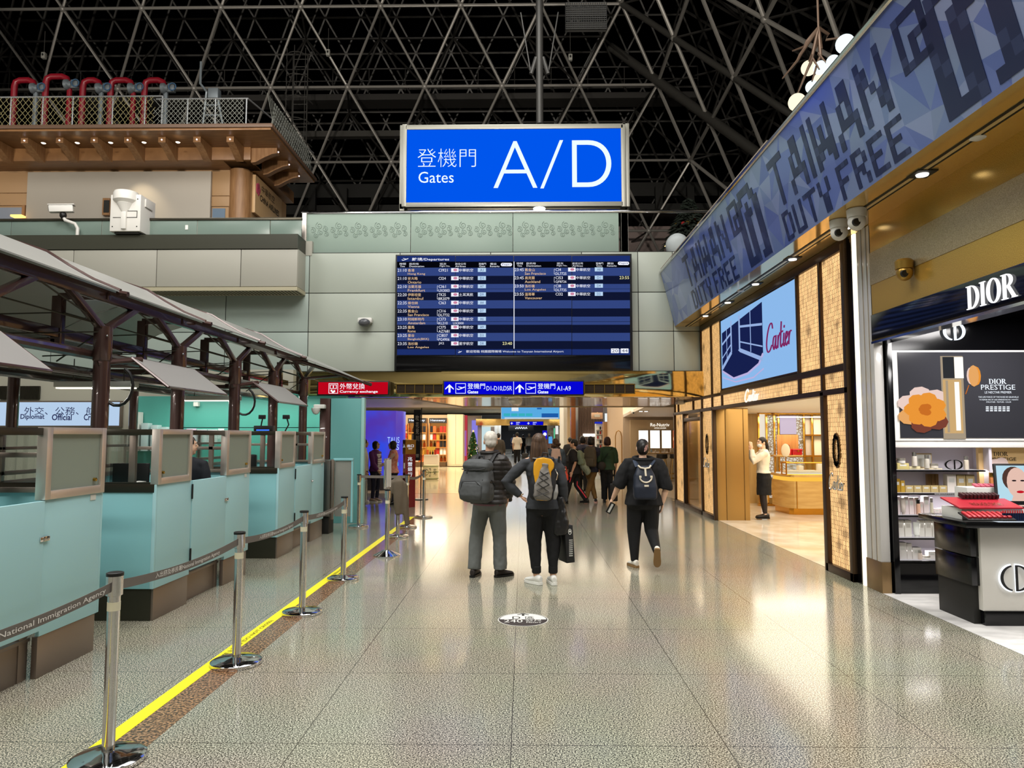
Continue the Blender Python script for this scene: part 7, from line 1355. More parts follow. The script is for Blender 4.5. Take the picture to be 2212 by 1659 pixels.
# ================================================================ people
m_skin = mat('skin', '#d9a98c', .5); m_skin2 = mat('skin_pale', '#e2b89c', .5); m_lip = mat('lips', '#a8524a', .5); m_eyew = mat('eye_white', '#e8e4de', .3); m_iris = mat('iris', '#1c120c', .2)
TS = [(.455, .075, .058, -.006), (.50, .098, .074, -.008), (.54, .096, .07, -.002), (.60, .08, .058, .004), (.66, .083, .06, .004), (.72, .094, .066, 0), (.77, .098, .063, -.005), (.80, .082, .052, -.008), (.826, .056, .045, -.008), (.85, .038, .038, -.004)]
def cloth(k, a): return lambda c, n: a * noise.noise(V((c.x * k, c.y * k, c.z * k * .55))) + a * .5 * noise.noise(V((c.x * k * 2.3, c.y * k * 2.3, c.z * k * 1.6 + 5)))
def person(label, x, y, H, face=0, W={}, J={}, g=1.0, top=None, bot=None, hair=None, shoe=None, skin=None, hyaw=0, hpitch=0, vox=.012, seat=False, group=None, lean=0, z=0, feet=(0, 0), pitch=(0, 0), grip=(.5, .5)):
    """top=(material, hem z fraction, sleeve 0..2, slack, disp), bot=(material, hem z, slack, hem radius, kind), hair=(material, style)"""
    t = thing('person', (x, y, z), label, 'person', group); skin = skin or m_skin; s = H / 1.7; base = V((x, y, z)); Rz = Matrix.Rotation(math.radians(face), 3, 'Z')
    D = dict(neck=(0, -.006, .845), head=(0, .012, .93), shL=(-.104, -.008, .808), shR=(.104, -.008, .808), elL=(-.13, -.02, .635), elR=(.13, -.02, .635), wrL=(-.132, .035, .49), wrR=(.132, .035, .49), hipL=(-.05, 0, .51), hipR=(.05, 0, .51), knL=(-.055, .012, .285), knR=(.055, .012, .285), anL=(-.058, -.012, .045), anR=(.058, -.012, .045))
    D.update(J); P = {}
    def lw(p): p = V(p) * H; p.y += lean * max(0, p.z - .5 * H) ; return base + Rz @ p
    for k, p in D.items(): P[k] = lw(p)
    for k, p in W.items(): P[k] = base + V(p)
    fw = Rz @ V((0, 1, 0)); rt = Rz @ V((1, 0, 0))
    def ring(zf, rx, ry, cy, e=0, n=20):
        c = lw((0, cy, zf)); return [c + rt * ((rx * H * g + e) * cos(2 * PI * j / n)) + fw * ((ry * H * (g * .5 + .5) + e) * sin(2 * PI * j / n)) for j in range(n)]
    Rh = Rz @ Matrix.Rotation(math.radians(hyaw), 3, 'Z') @ Matrix.Rotation(math.radians(hpitch), 3, 'X'); hc = P['head']
    def hl(p): return hc + Rh @ (V(p) * s)
    def hell(mb, c, r, n=16, m=10): mb.ell(hl(c), [q * s for q in r], n, m, Rh)
    gl = .5 + .5 * g
    # body: one surface
    mb = MB(); mb.ring_loft([ring(*q, e=-.012) for q in TS])
    mb.path([P['neck'] - V((0, 0, .03)), P['neck'], hc + V((0, 0, -.05 * s)) - fw * .012], [.06 * s, .052 * s, .05 * s], 12)
    hell(mb, (0, -.012, .028), (.074, .094, .088)); hell(mb, (0, .022, -.03), (.06, .068, .078)); hell(mb, (0, .055, -.085), (.03, .03, .024)); hell(mb, (0, .096, -.012), (.013, .016, .026), 8, 6); hell(mb, (0, .08, .03), (.045, .014, .012), 10, 6)
    for sd in (-1, 1): hell(mb, (sd * .076, -.008, -.008), (.011, .022, .033), 8, 6)
    for k, sd in (('L', -1), ('R', 1)):
        sh, el, wr = P['sh' + k], P['el' + k], P['wr' + k]
        mb.path([sh + (P['neck'] - sh) * .35, sh, (sh + el) / 2, el, el + (wr - el) * .35, wr], [.04 * s, .046 * s * gl, .042 * s * gl, .035 * s * gl, .037 * s * gl, .025 * s], 12)
        d = (wr - el).normalized(); inw = (rt * -sd); n = (inw - d * inw.dot(d)).normalized(); lat = d.cross(n) * sd
        if lat.dot(fw) < 0: lat = -lat
        c = wr + d * .05 * s; R = Matrix((lat, n, d)).transposed(); mb.ell(c, (.04 * s, .017 * s, .055 * s), 12, 8, R)
        cu = grip[0 if k == 'L' else 1]
        for i in range(4):
            L = (.9, 1, .95, .76)[i] * s; q = wr + d * .088 * s + lat * (.029 - .0195 * i) * s; pts = [q]; a = cu * .35
            for ln in (.042, .027, .02): q = q + (d * cos(a) + n * sin(a)) * ln * L; pts.append(q); a += cu * .75
            mb.path(pts, [.0098 * s, .0092 * s, .0085 * s, .0065 * s], 7)
        q = wr + d * .03 * s + lat * .034 * s; td = (d * .7 + lat * .55 + n * .4).normalized(); mb.path([q, q + td * .035 * s, q + (td * .5 + d * .6).normalized() * .035 * s + td * .03 * s], [.012 * s, .0105 * s, .0085 * s], 7)
        hp, kn, an = P['hip' + k], P['kn' + k], P['an' + k]
        mb.path([hp + V((0, 0, .04 * s)), hp, (hp + kn) / 2, kn, kn + (an - kn) * .35, an], [.06 * s * gl, .072 * s * gl, .066 * s * gl, .053 * s, .052 * s * gl, .034 * s], 12)
    fused(mb, 'body', skin, t, min(vox, .0085) if vox < .012 else vox * .8, 2)
    # face
    mb = MB(); mi = MB()
    for sd in (-1, 1): hell(mb, (sd * .03, .082, .008), (.014, .008, .007), 8, 6); hell(mi, (sd * .03, .0885, .008), (.006, .003, .006), 8, 6)
    mb.build('eyes', m_eyew, t); mi.build('irises', m_iris, t); mb = MB(); hell(mb, (0, .086, -.055), (.022, .01, .008), 10, 6); mb.build('mouth', m_lip, t)
    mb = MB()
    for sd in (-1, 1): mb.path([hl((sd * .016, .091, .03)), hl((sd * .03, .092, .034)), hl((sd * .046, .082, .029))], .0035 * s, 5)
    mb.build('eyebrows', mat('brow', '#241813', .7), t)
    # hair
    hm, hs = hair; mb = MB(); hell(mb, (0, -.02, .036), (.084, .098, .09))
    if hs in ('short', 'crop'): hell(mb, (0, -.055, -.02), (.072, .06, .06))
    elif hs == 'bob':
        hell(mb, (0, -.035, -.02), (.094, .085, .105)); 
        for sd in (-1, 1): hell(mb, (sd * .07, .0, -.03), (.025, .05, .08))
    elif hs == 'long':
        rr = [(.02, .09, .085, -.03), (-.05, .1, .08, -.045), (-.13, .108, .07, -.055), (-.22, .115, .06, -.065), (-.31, .128, .052, -.072), (-.38, .132, .045, -.075), (-.44, .115, .028, -.075)]
        mb.ring_loft([[hl((a * cos(q * PI / 10), c + b * sin(q * PI / 10), zz)) for q in range(20)] for zz, a, b, c in rr])
    elif hs == 'curly':
        for q in range(16): a = q * .7; hell(mb, (.09 * sin(a), -.05 - .03 * cos(a * 1.7), -.02 - .012 * q), (.05, .045, .045), 8, 6)
    elif hs == 'tail':
        hell(mb, (0, -.1, .01), (.03, .03, .04)); mb.path([hl((0, -.1, .02)), hl((0, -.13, -.06)), hl((0, -.135, -.2)), hl((.0, -.12, -.38)), hl((0, -.1, -.52))], [.03 * s, .035 * s, .036 * s, .03 * s, .01 * s], 10)
    elif hs == 'updo':
        hell(mb, (0, -.05, -.01), (.08, .075, .085)); hell(mb, (0, -.1, .0), (.05, .03, .07))
    k = 70 if hs != 'curly' else 25
    ho = fused(mb, 'hair', hm, t, min(vox, .009), 2, lambda c, n: .006 * noise.noise(V((c.x * k, c.y * k, c.z * 7))))
    # clothes
    tm, hem, sl, e, dsp = top; mb = MB()
    S2 = [q for q in TS if q[0] > hem + .01]; q0 = [q for q in TS if q[0] <= hem + .01][-1] if hem > .455 else TS[1]
    mb.ring_loft([ring(hem, q0[1] if hem > .5 else .1, q0[2] if hem > .5 else .076, q0[3], e * 1.15)] + [ring(*q, e=e) for q in S2[:-1]] + [ring(.853, .04, .04, -.004, e * .8)])
    for k, sd in (('L', -1), ('R', 1)):
        sh, el, wr = P['sh' + k], P['el' + k], P['wr' + k]; pts = [sh + (P['neck'] - sh) * .45 - V((0, 0, .025 * s)), sh - V((0, 0, .012 * s)), sh + (el - sh) * .3, (sh + el) / 2]; r = [.044 * s + e * .8, .046 * s * gl + e * .8, .048 * s * gl + e, .047 * s * gl + e]
        if sl >= 1: pts += [el]; r += [.041 * s * gl + e]
        elif sl > .5: pts[-1] = sh + (el - sh) * sl; r[-1] = .05 * s * gl + e * 1.4
        if sl > 1: pts += [el + (wr - el) * .4 * (sl - 1), el + (wr - el) * (sl - 1)]; r += [.042 * s * gl + e, .031 * s + e * .8]
        mb.path(pts, r, 14)
    fused(mb, 'top', tm, t, vox, 2, dsp)
    if bot:
        bm_, bh, be, hr, kind = bot; mb = MB()
        if kind == 'skirt':
            mb.ring_loft([ring(.62, .08, .06, .003, .012), ring(.56, .094, .07, 0, .012), ring(.5, .103, .078, -.006, .014), ring(.42, .1, .077, -.004, .016), ring(bh, .088, .075, 0, .018)])
        else:
            mb.ring_loft([ring(*q, e=min(be, e - .011)) for q in TS[:4]])
            for k in 'LR':
                hp, kn, an = P['hip' + k], P['kn' + k], P['an' + k]; f = min(1, max(0, (1 - (bh * H - an.z + z) / max(.01, kn.z - an.z)))) if True else 1; en = kn + (an - kn) * f
                mb.path([hp + V((0, 0, .03 * s)), hp - V((0, 0, .03 * s)), (hp + kn) / 2, kn, kn + (en - kn) * .45, en], [.078 * s * gl, .086 * s * gl + be, .075 * s * gl + be, .06 * s * gl + be, (.056 * s * gl + be) * .6 + hr * .4, hr], 14)
        fused(mb, 'skirt' if kind == 'skirt' else 'trousers', bm_, t, vox, 2, cloth(14, .008 if kind != 'tight' else .002))
    # shoes
    if shoe:
        for i, k in enumerate('LR'):
            an = P['an' + k]; R = Matrix.Rotation(math.radians(face + feet[i]), 3, 'Z') @ Matrix.Rotation(math.radians(pitch[i]), 3, 'X'); kn = P['kn' + k]
            def L_(p): return an + R @ (V(p) * s)
            hh = -.045 * H / s if abs(pitch[i]) < 5 else -.07
            secs = [(-.075, .028, .075, .0), (-.055, .036, .085, 0), (-.01, .038, .1, 0), (.04, .042, .07, 0), (.1, .046, .05, .002), (.15, .042, .036, .004), (.178, .026, .022, .006)]
            mb = MB(); mb.ring_loft([[L_((w * cos(q * PI / 7), yy, hh + .018 + bz + (hgt * (.5 + .5 * sin(q * PI / 7))) ** 1.0)) for q in range(14)] for yy, w, hgt, bz in secs])
            if shoe[0] == 'heel': mb.box(L_((-.015, -.07, hh)), L_((.015, -.04, hh + .07)))
            so = fused(mb, 'shoe', shoe[1], t, min(vox, .008), 1); mb = MB(); ol = [(-.082, .02), (-.07, .034), (-.02, .042), (.05, .044), (.1, .05), (.15, .046), (.182, .026), (.19, .008)]
            pts = [(w, yy) for yy, w in ol] + [(-w, yy) for yy, w in reversed(ol)]
            mb.ring_loft([[L_((a, b, hh)) for a, b in pts], [L_((a * 1.0, b, hh + .028)) for a, b in pts]]); mb.build('sole', shoe[2], so)
    return t, P, lw, hl
def sup(c, w, d, n=24, p=.45):
    """rounded-square ring, p<1 squarer"""
    o = []
    for k in range(n):
        a = 2 * PI * k / n; ca, sa = cos(a), sin(a); o.append((c[0] + w * math.copysign(abs(ca) ** p, ca), c[1] + d * math.copysign(abs(sa) ** p, sa)))
    return o
def pack_frame(o, face, tilt=0, roll=0):
    R = Matrix.Rotation(math.radians(face), 3, 'Z') @ Matrix.Rotation(math.radians(roll), 3, 'Y') @ Matrix.Rotation(math.radians(tilt), 3, 'X'); o = V(o)
    return lambda p: o + R @ V(p)
def rucksack(L, t, m, prof, name='main_bag', n=24):
    """prof: (z, half width, half depth, y centre); local y forward = towards the wearer"""
    mb = MB(); mb.ring_loft([[L((a, b, z)) for a, b in sup((0, cy), w, d, n)] for z, w, d, cy in prof]); return mb
def blk(s): return mat('cloth' + s, s, .85, bump=(120, .15))
m_silver = mat('silver_hair', '#cfc8bd', .6); m_dkhair = mat('black_hair', '#120d0b', .45); m_brhair = mat('brown_hair', '#5b4330', .5, var=(3, '#3a281c', (18, 18, 1))); m_puff = mat('puffer_black', '#2b2623', .5); m_trou = mat('grey_trousers', '#6b6e6c', .8, bump=(60, .1))
# --- white-haired man
mx, my = at(1058, 900, 8.75).x, 8.75
quilt = lambda c, n: .011 * abs(sin(c.z * PI / .058)) ** .6 * (1 if c.z < 1.42 else .3) - .006
t, P, lw, hl = person('white-haired man in black puffer jacket and grey trousers, carrying a grey rucksack', mx, my, 1.745, -22, g=1.12,
    W=dict(elR=(.245, -.02, 1.13), wrR=(.215, .04, .93), hipL=(-.09, .02, .9), hipR=(.085, -.01, .9), knL=(-.16, .02, .48), knR=(.12, 0, .48), anL=(-.185, -.02, .075), anR=(.135, -.03, .075)), hyaw=30, hpitch=-4,
    top=(puff := m_puff, .50, 1.93, .032, quilt), bot=(m_trou, .05, .02, .082, 'x'), hair=(m_silver, 'crop'), shoe=('x', mat('dark_brown_shoe', '#2c2522', .6), m_plastic), vox=.0105, feet=(8, -30), grip=(.7, .7))
mb = MB(); mb.path([lw((.05 * cos(a) * 1.15, -.004 + .055 * sin(a), .856 + .004 * sin(a))) for a in [k * PI / 10 for k in range(20)]], .022, 8, closed=True); mb.build('collar', m_puff, t)
mb = MB(); mb.path([lw((.112 * cos(a), -.006 + .088 * sin(a), .505)) for a in [k * PI / 12 for k in range(24)]], [(.012, .028)] * 24, 8, closed=True); mb.build('pink_shirt_hem', mat('dusty_pink_cloth', '#7a5560', .8), t, label='dusty pink shirt hem showing below the jacket')
o = thing('backpack', (mx, my, 1.0), 'grey rucksack with lid worn by the white-haired man', 'backpack'); L = pack_frame(lw((0, -.10, .53)) + V((-.035, 0, -.02)), -22, -3, 2)
m_gp = mat('pack_grey', '#4b4d4e', .75, bump=(90, .1)); m_gp2 = mat('pack_dark', '#1d1d1f', .6)
mb = rucksack(L, o, m_gp, [(.0, .13, .09, -.12), (.03, .185, .125, -.13), (.12, .2, .14, -.14), (.25, .195, .13, -.13), (.36, .17, .105, -.11), (.40, .15, .09, -.1)]); fused(mb, 'main_bag', m_gp, o, .012, 2, cloth(10, .01))
mb = rucksack(L, o, m_gp, [(.37, .165, .11, -.12), (.42, .175, .12, -.13), (.47, .16, .11, -.12), (.505, .11, .07, -.1)]); lid = fused(mb, 'lid', m_gp, o, .011, 2, cloth(14, .006))
mb = rucksack(L, o, m_gp, [(.03, .12, .03, -.26), (.08, .14, .045, -.27), (.2, .13, .04, -.265), (.245, .09, .02, -.25)]); fused(mb, 'front_pocket', m_gp, o, .011, 2, cloth(16, .006))
mb = MB(); mb.path([L((-.15, -.25, .38)), L((-.05, -.265, .372)), L((.08, -.262, .385)), L((.14, -.235, .40))], .006, 6); mb.path([L((-.13, -.29, .14)), L((-.11, -.30, .235)), L((.06, -.305, .25)), L((.115, -.29, .2)), L((.12, -.29, .12))], .005, 6); mb.build('zip', m_gp2, o)
mb = MB(); mb.path([L((-.07, -.27, .385)), L((-.068, -.275, .33))], .009, 6); mb.path([L((.12, -.25, .26)), L((.185, -.19, .24)), L((.2, -.05, .25))], [(.006, .016)] * 3, 6); mb.path([L((.19, -.14, .27)), L((.205, -.06, .2)), L((.18, -.1, .1))], .008, 6); mb.build('buckle_strap', m_gp2, o)
for sx in (-.09, .1): MB().path([L((sx, -.05, .44)), lw((sx * .62 / 1.0, -.045, .845)), lw((sx * .62, .012, .852)), lw((sx * .68, .075, .78)), lw((sx * .75, .09, .66))], [(.026, .01)] * 5, 8).build('shoulder_strap', m_gp2, o)
MB().path([L((-.04, -.06, .49)), L((-.03, -.05, .54)), L((.03, -.05, .54)), L((.04, -.06, .49))], .012, 8).build('grab_loop', m_gp2, o)
c_ = thing('tied_jacket', (mx + .3, my + .1, .85), 'dark quilted jacket corner hanging beside the man', 'jacket'); q = at(1100, 1062, 8.9); mb = MB(); mb.path([(q.x - .03, 8.9, 1.12), (q.x, 8.9, 1.0), (q.x - .0, 8.9, .87)], [.05, .06, .04], 10); fused(mb, 'cloth', m_puff, c_, .012, 2, lambda c, n: -.008 * abs(sin(c.z * PI / .05)) ** .5)
# --- long-haired woman
wx, wy = at(1172, 900, 8.3).x, 8.3
m_cg = mat('charcoal_knit', '#34363a', .85, bump=(70, .12)); m_bt = mat('black_cloth_trousers', '#121214', .85)
t, P, lw, hl = person('woman with long brown hair, hand on hip, in charcoal jacket and black trousers', wx, wy, 1.72, 4, g=1.08,
    W=dict(head=(-.045, .02, 1.60), neck=(-.03, -.01, 1.455), shL=(-.205, -.01, 1.385), shR=(.17, -.01, 1.385), elL=(-.43, -.04, 1.16), wrL=(-.255, -.02, 1.0), elR=(.225, -.04, 1.15), wrR=(.245, .03, .93), hipL=(-.08, 0, .9), hipR=(.09, 0, .9), knL=(-.1, .02, .49), knR=(.12, .02, .49), anL=(-.075, 0, .08), anR=(.115, 0, .08)), hpitch=3,
    top=(m_cg, .5, 1.96, .016, lambda c, n: .005 * noise.noise(V((c.x * 10, c.y * 10, c.z * 26)))), bot=(m_bt, .1, .022, .052, 'x'), hair=(m_brhair, 'long'), shoe=('x', mat('white_knit_shoe', '#e6e4de', .7), mat('white_sole', '#f0eee8', .5)), vox=.0105, feet=(38, 6), grip=(.4, .8))
for k, an in (('L', P['anL']), ('R', P['anR'])): MB().lathe([(.045, .0), (.053, .01), (.053, .075), (.045, .085)], (an.x, an.y, .125), 18).build('ankle_cuff', mat('cuff_black', '#0c0c0d', .8), t)
MB().path([P['wrL'] + V((.0, .0, .012)) + V((.03 * cos(a), .03 * sin(a), .012 * cos(a))) for a in [k * PI / 8 for k in range(16)]], .006, 6, closed=True).build('bracelet', mat('bracelet', '#c8a880', .3, .6), t)
o = thing('backpack', (wx, wy, 1.0), 'yellow and grey hiking daypack with criss-cross cord worn by the woman', 'backpack'); L = pack_frame(lw((-.025, -.085, .56)), 4, -5, 6)
m_ye = mat('pack_yellow', '#d99a12', .6, bump=(60, .1)); m_gy = mat('pack_ash', '#77726c', .75, bump=(60, .15)); m_bk = mat('pack_black', '#17171a', .7)
mb = rucksack(L, o, m_bk, [(.0, .1, .07, -.09), (.03, .135, .09, -.1), (.16, .145, .1, -.105), (.32, .14, .09, -.1), (.43, .115, .075, -.09), (.485, .07, .05, -.075)]); fused(mb, 'main_bag', m_bk, o, .011, 2, cloth(12, .006))
mb = MB(); pts = [(-.128, .4), (-.1, .455), (-.03, .475), (.06, .465), (.1, .42), (.1, .37), (.06, .3), (.04, .22), (.07, .12), (.1, .04), (.06, .0), (-.06, -.005), (-.085, .08), (-.1, .2), (-.125, .3)]
mb.ring_loft([[L((a * 1.0, y0, b)) for a, b in pts] for y0 in (-.14, -.2)]); fused(mb, 'yellow_panel', m_ye, o, .01, 2)
mb = rucksack(L, o, m_gy, [(-.0, .07, .03, -.2), (.04, .1, .05, -.205), (.16, .098, .05, -.21), (.25, .07, .045, -.205), (.33, .05, .035, -.2), (.37, .03, .03, -.205), (.4, .04, .03, -.205), (.41, .02, .02, -.205)]); fused(mb, 'cord_pocket', m_gy, o, .01, 2, cloth(20, .008))
mb = MB(); zz = [(-.09, .03), (.07, .1), (-.07, .18), (.055, .25), (-.05, .31)]
for a in (1, -1): mb.path([L((a * x_ * .95 - .01, -.274 + .05 * (z_ / .4) ** 2, z_)) for x_, z_ in zz], .0055, 6)
mb.build('elastic_cord', m_gp2, o); MB().path([L((.065, -.2, .32)), L((.07, -.22, .2)), L((.09, -.215, .06))], .005, 6).build('orange_piping', m_ye, o)
mb = rucksack(L, o, m_gy, [(.0, .03, .05, -.12), (.08, .045, .06, -.13), (.17, .03, .05, -.12)]); [setattr(v, 'x', v.x) for v in mb.v]; mb.v = [v + V((.135, .02, .01)) for v in mb.v]; fused(mb, 'mesh_pocket', mat('mesh_grey', '#8f8d8a', .6), o, .011, 2)
MB().path([L((-.04, -.1, .48)), L((-.03, -.11, .53)), L((.02, -.11, .53)), L((.03, -.1, .48))], .01, 8).build('grab_loop', m_gp2, o)
for sx in (-.1, .1): MB().path([L((sx * .7, -.05, .46)), lw((sx * .62, -.05, .835)), lw((sx * .62, .01, .838)), lw((sx * .66, .07, .77)), lw((sx * .75, .085, .66))], [(.022, .008)] * 5, 8).build('shoulder_strap', m_gy if sx < 0 else m_gp2, o)
mb = MB(); mb.path([L((.12, -.15, .36)), L((.15, -.16, .3)), L((.14, -.16, .24))], .006, 6); mb.build('carabiner', m_chrome, o)
bagp = P['wrR'] + V((0, 0, -.09)); b_ = thing('tote_bag', (bagp.x, bagp.y, .55), 'soft black leather tote hanging at the woman\'s side', 'bag'); m_lt = mat('black_leather', '#1c1b1c', .35, bump=(14, .25))
tx, ty = at(1211, 1120, 8.25).x, 8.27
mb = MB(); mb.ring_loft([[V((tx + a, ty + b, zz)) for a, b in sup((0, 0), w, d, 20, .7)] for zz, w, d in ((.56, .07, .05), (.58, .09, .07), (.7, .092, .075), (.82, .075, .06), (.95, .05, .035), (1.0, .04, .025))]); fused(mb, 'bag_body', m_lt, b_, .011, 2, cloth(14, .014))
MB().path([(tx - .03, ty, .95), (tx - .06, ty + .0, 1.15), P['shR'] + V((.02, -.06, .07)), P['shR'] + V((.02, .05, .05)), (tx + .0, ty + .1, 1.1), (tx + .03, ty + .03, .95)], [(.014, .006)] * 6, 7).build('strap', m_gp2, b_)
s_ = thing('shopping_bag', (tx + .09, 8.35, .3), 'black paper shopping bag with white print held beside the tote', 'bag'); qx0, qx1 = at(1206, 1180, 8.35).x, at(1238, 1180, 8.35).x
R = Matrix.Rotation(.35, 3, 'Z'); cb_ = V(((qx0 + qx1) / 2, 8.36, .46)); MB().obox(cb_, (.1, .24, .42), R @ Matrix.Rotation(-.06, 3, 'Y'), .004).build('bag_body', mat('black_paper', '#1a1a1b', .5), s_)
mb = MB(); fx = R @ V((1, 0, 0)); fy = R @ V((0, -1, 0)); o1 = cb_ + fy * .1225 - fx * .0
for k in range(9): mb.obox(o1 + V((0, 0, -.13 + k * .022)) + fx * .012, (.045, .003, .008), R)
mb.build('print', m_offw, s_); mb = MB(); mb.path([o1 + V((0, -.003, .14)) + fx * (.018 * cos(a)) + V((0, 0, .03 * sin(a))) for a in [k * PI / 8 for k in range(16)]], .004, 5, closed=True); mb.obox(o1 + V((0, -.003, .145)), (.02, .004, .02), R); mb.build('emblem', m_offw, s_)
MB().path([cb_ + V((0, -.06, .2)), P['wrR'] + V((0, 0, -.1)), cb_ + V((0, .06, .2))], .005, 6).build('cord_handle', m_plastic, s_)
# --- walking young woman in black
gx, gy = at(1387, 900, 9.35).x, 9.35
m_bs = mat('black_sweat', '#0d0d0f', .9, bump=(50, .1))
t, P, lw, hl = person('walking young woman in black with clipped-up hair, phone in hand', gx, gy, 1.645, 3, g=1.24,
    W=dict(shL=(-.2, -.01, 1.34), shR=(.2, -.01, 1.34), elL=(-.31, -.03, 1.06), wrL=(-.385, .08, .87), elR=(.285, -.06, 1.03), wrR=(.25, -.02, .83), hipL=(-.095, .02, .85), hipR=(.095, -.01, .85), knL=(-.115, .06, .46), knR=(.1, .0, .47), anL=(-.115, .03, .075), anR=(.125, -.24, .24)),
    top=(m_bs, .49, 1.12, .04, cloth(9, .014)), bot=(mat('black_leggings', '#0b0b0d', .8), .04, .024, .05, 'tight'), hair=(m_dkhair, 'updo'), skin=m_skin2, shoe=('x', mat('white_canvas', '#e4ded2', .7), mat('gum_sole', '#8a6a42', .6)), vox=.0105, feet=(14, -10), pitch=(0, -68), grip=(.8, .6))
mb = MB(); mb.path([lw((.06 * cos(a) * 1.25, -.014 + .055 * sin(a), .85 + .01 * sin(a))) for a in [k * PI / 10 for k in range(20)]], .026, 8, closed=True); mb.build('hood', m_bs, t)
mb = MB(); mb.path([hl((.02, -.135, .03)), hl((.045, -.13, .05)), hl((.02, -.137, -.03)), hl((-.0, -.137, -.045)), hl((.02, -.135, .03))], .006, 6); mb.path([hl((.04, -.13, -.01)), hl((.0, -.137, .0))], .005, 6); mb.build('hair_clip', mat('clip_rose', '#b58a80', .4), t)
o = thing('backpack', (gx, gy, .95), 'small navy backpack with cream handles worn by the walking woman', 'backpack'); L = pack_frame(lw((-.02, -.10, .535)), 3, -6, 0)
m_nv = mat('pack_navy', '#161d2c', .55, bump=(70, .08)); m_cr = mat('pack_cream', '#d8cdb8', .5)
mb = rucksack(L, o, m_nv, [(.0, .12, .055, -.1), (.02, .145, .07, -.105), (.15, .15, .08, -.11), (.3, .13, .065, -.1), (.4, .09, .045, -.09), (.425, .07, .03, -.085)]); fused(mb, 'main_bag', m_nv, o, .011, 2, cloth(10, .006))
mb = MB(); mb.path([L((-.08, -.13, .425)), L((-.055, -.155, .395)), L((0, -.165, .385)), L((.055, -.155, .395)), L((.08, -.13, .425))], .011, 8); mb.path([L((0, -.168, .385)), L((0, -.178, .33)), L((.002, -.182, .29))], [(.012, .006)] * 3, 8); mb.path([L((-.075 * cos(a), -.185, .275 - .065 * sin(a))) for a in [k * PI / 10 for k in range(11)]], .01, 8); mb.box(L((-.085, -.195, .265)), L((-.055, -.18, .295)), .004); mb.box(L((.055, -.195, .265)), L((.085, -.18, .295)), .004); mb.build('handles', m_cr, o)
MB().box(L((-.025, -.2, .155)), L((.03, -.185, .18)), .002).build('brand_patch', m_cr, o)
for sx in (-.1, .1): MB().path([L((sx * .75, -.06, .41)), lw((sx * .72, -.055, .83)), lw((sx * .7, .0, .85)), lw((sx * .75, .085, .78))], [(.03, .008)] * 4, 8).build('shoulder_strap', mat('strap_navy', '#1f2a3c', .7), o)
hp = P['wrL'] + V((-.03, .0, -.12)); o = thing('phone', hp, 'smartphone with pale sticker held by the walking woman', 'phone'); R = Matrix.Rotation(.5, 3, 'Y') @ Matrix.Rotation(.3, 3, 'Z'); MB().obox(hp, (.075, .012, .15), R, .004).build('case', m_plastic, o); MB().obox(hp + R @ V((0, -.0065, 0)), (.03, .002, .12), R).build('sticker', m_offw, o)
# --- people at the exchange counter
px, py = fl(810, 1084).x, fl(810, 1084).y
t, P, lw, hl = person('woman in purple jacket over striped shirt, hands in pockets, looking up', px, py, 1.55, -118, g=1.1, W=dict(wrL=(.02, .2, .78), elL=(-.05, .2, 1.0), elR=(-.02, -.23, .98), wrR=(.1, -.16, .8)), hyaw=12, hpitch=10, top=(mat('purple_jacket', '#5a2068', .7), .5, 1.9, .022, cloth(10, .006)), bot=(mat('navy_trousers', '#14152a', .8), .06, .006, .045, 'x'), hair=(m_dkhair, 'bob'), skin=m_skin2, shoe=('x', mat('taupe_shoe', '#8a7a6a', .6), m_offw), feet=(0, 0))
mb = MB()
for k in range(8): zf = .52 + k * .036; mb.path([lw((.05 * cos(a), .088 + .012 * sin(a) - (.02 if k > 5 else 0), zf)) for a in [PI * q / 6 for q in range(7)]], [(.004, .026)] * 7, 6)
mb.build('striped_shirt', mat('white_stripe', '#e8e8ea', .7), t); mb = MB()
for sd in (-1, 1): mb.path([hl((sd * .031 + .018 * cos(a), .098, .006 + .015 * sin(a))) for a in [q * PI / 6 for q in range(12)]], .002, 5, closed=True)
mb.path([hl((-.013, .1, .006)), hl((.013, .1, .006))], .002, 5); mb.build('glasses', m_plastic, t)
MB().ring_loft([[lw((a, b, zf)) for a, b in sup((0, -.002), .108, .08, 20, .9)] for zf in (.5, .58)]).build('navy_hem', mat('navy_panel', '#1c1e40', .7), t)
qx, qy = fl(848, 1090).x, 17.6
t, P, lw, hl = person('woman in coral patterned blouse with arm raised, in profile', qx, qy, 1.56, 100, g=1.12, W=dict(elR=(-.02, -.05, 1.1), wrR=(-.2, .0, 1.0), elL=(-.1, -.22, 1.02), wrL=(.0, -.24, 1.14)), hyaw=-6, hpitch=4, top=(mat('coral_print', '#d9705a', .7, var=(14, '#f0b49a')), .5, 1.0, .02, cloth(10, .006)), bot=(mat('dark_skirt', '#1c1c22', .8), .06, .01, .06, 'x'), hair=(m_dkhair, 'bob'), skin=m_skin2, shoe=('x', m_plastic, m_plastic))
mb = MB()
for sd in (-1, 1): mb.path([hl((sd * .031 + .018 * cos(a), .098, .006 + .015 * sin(a))) for a in [q * PI / 6 for q in range(12)]], .002, 5, closed=True)
mb.build('glasses', m_plastic, t)
a = fl(791, 1086); person('man in white shirt and beige trousers half hidden by the teal partition', a.x - .08, a.y, 1.6, -80, top=(mat('white_shirt', '#e6e2dc', .7), .5, .9, .02, cloth(10, .006)), bot=(mat('beige_trousers', '#a58c6a', .8), .05, .015, .06, 'x'), hair=(m_dkhair, 'short'), shoe=('x', m_offw, m_offw))
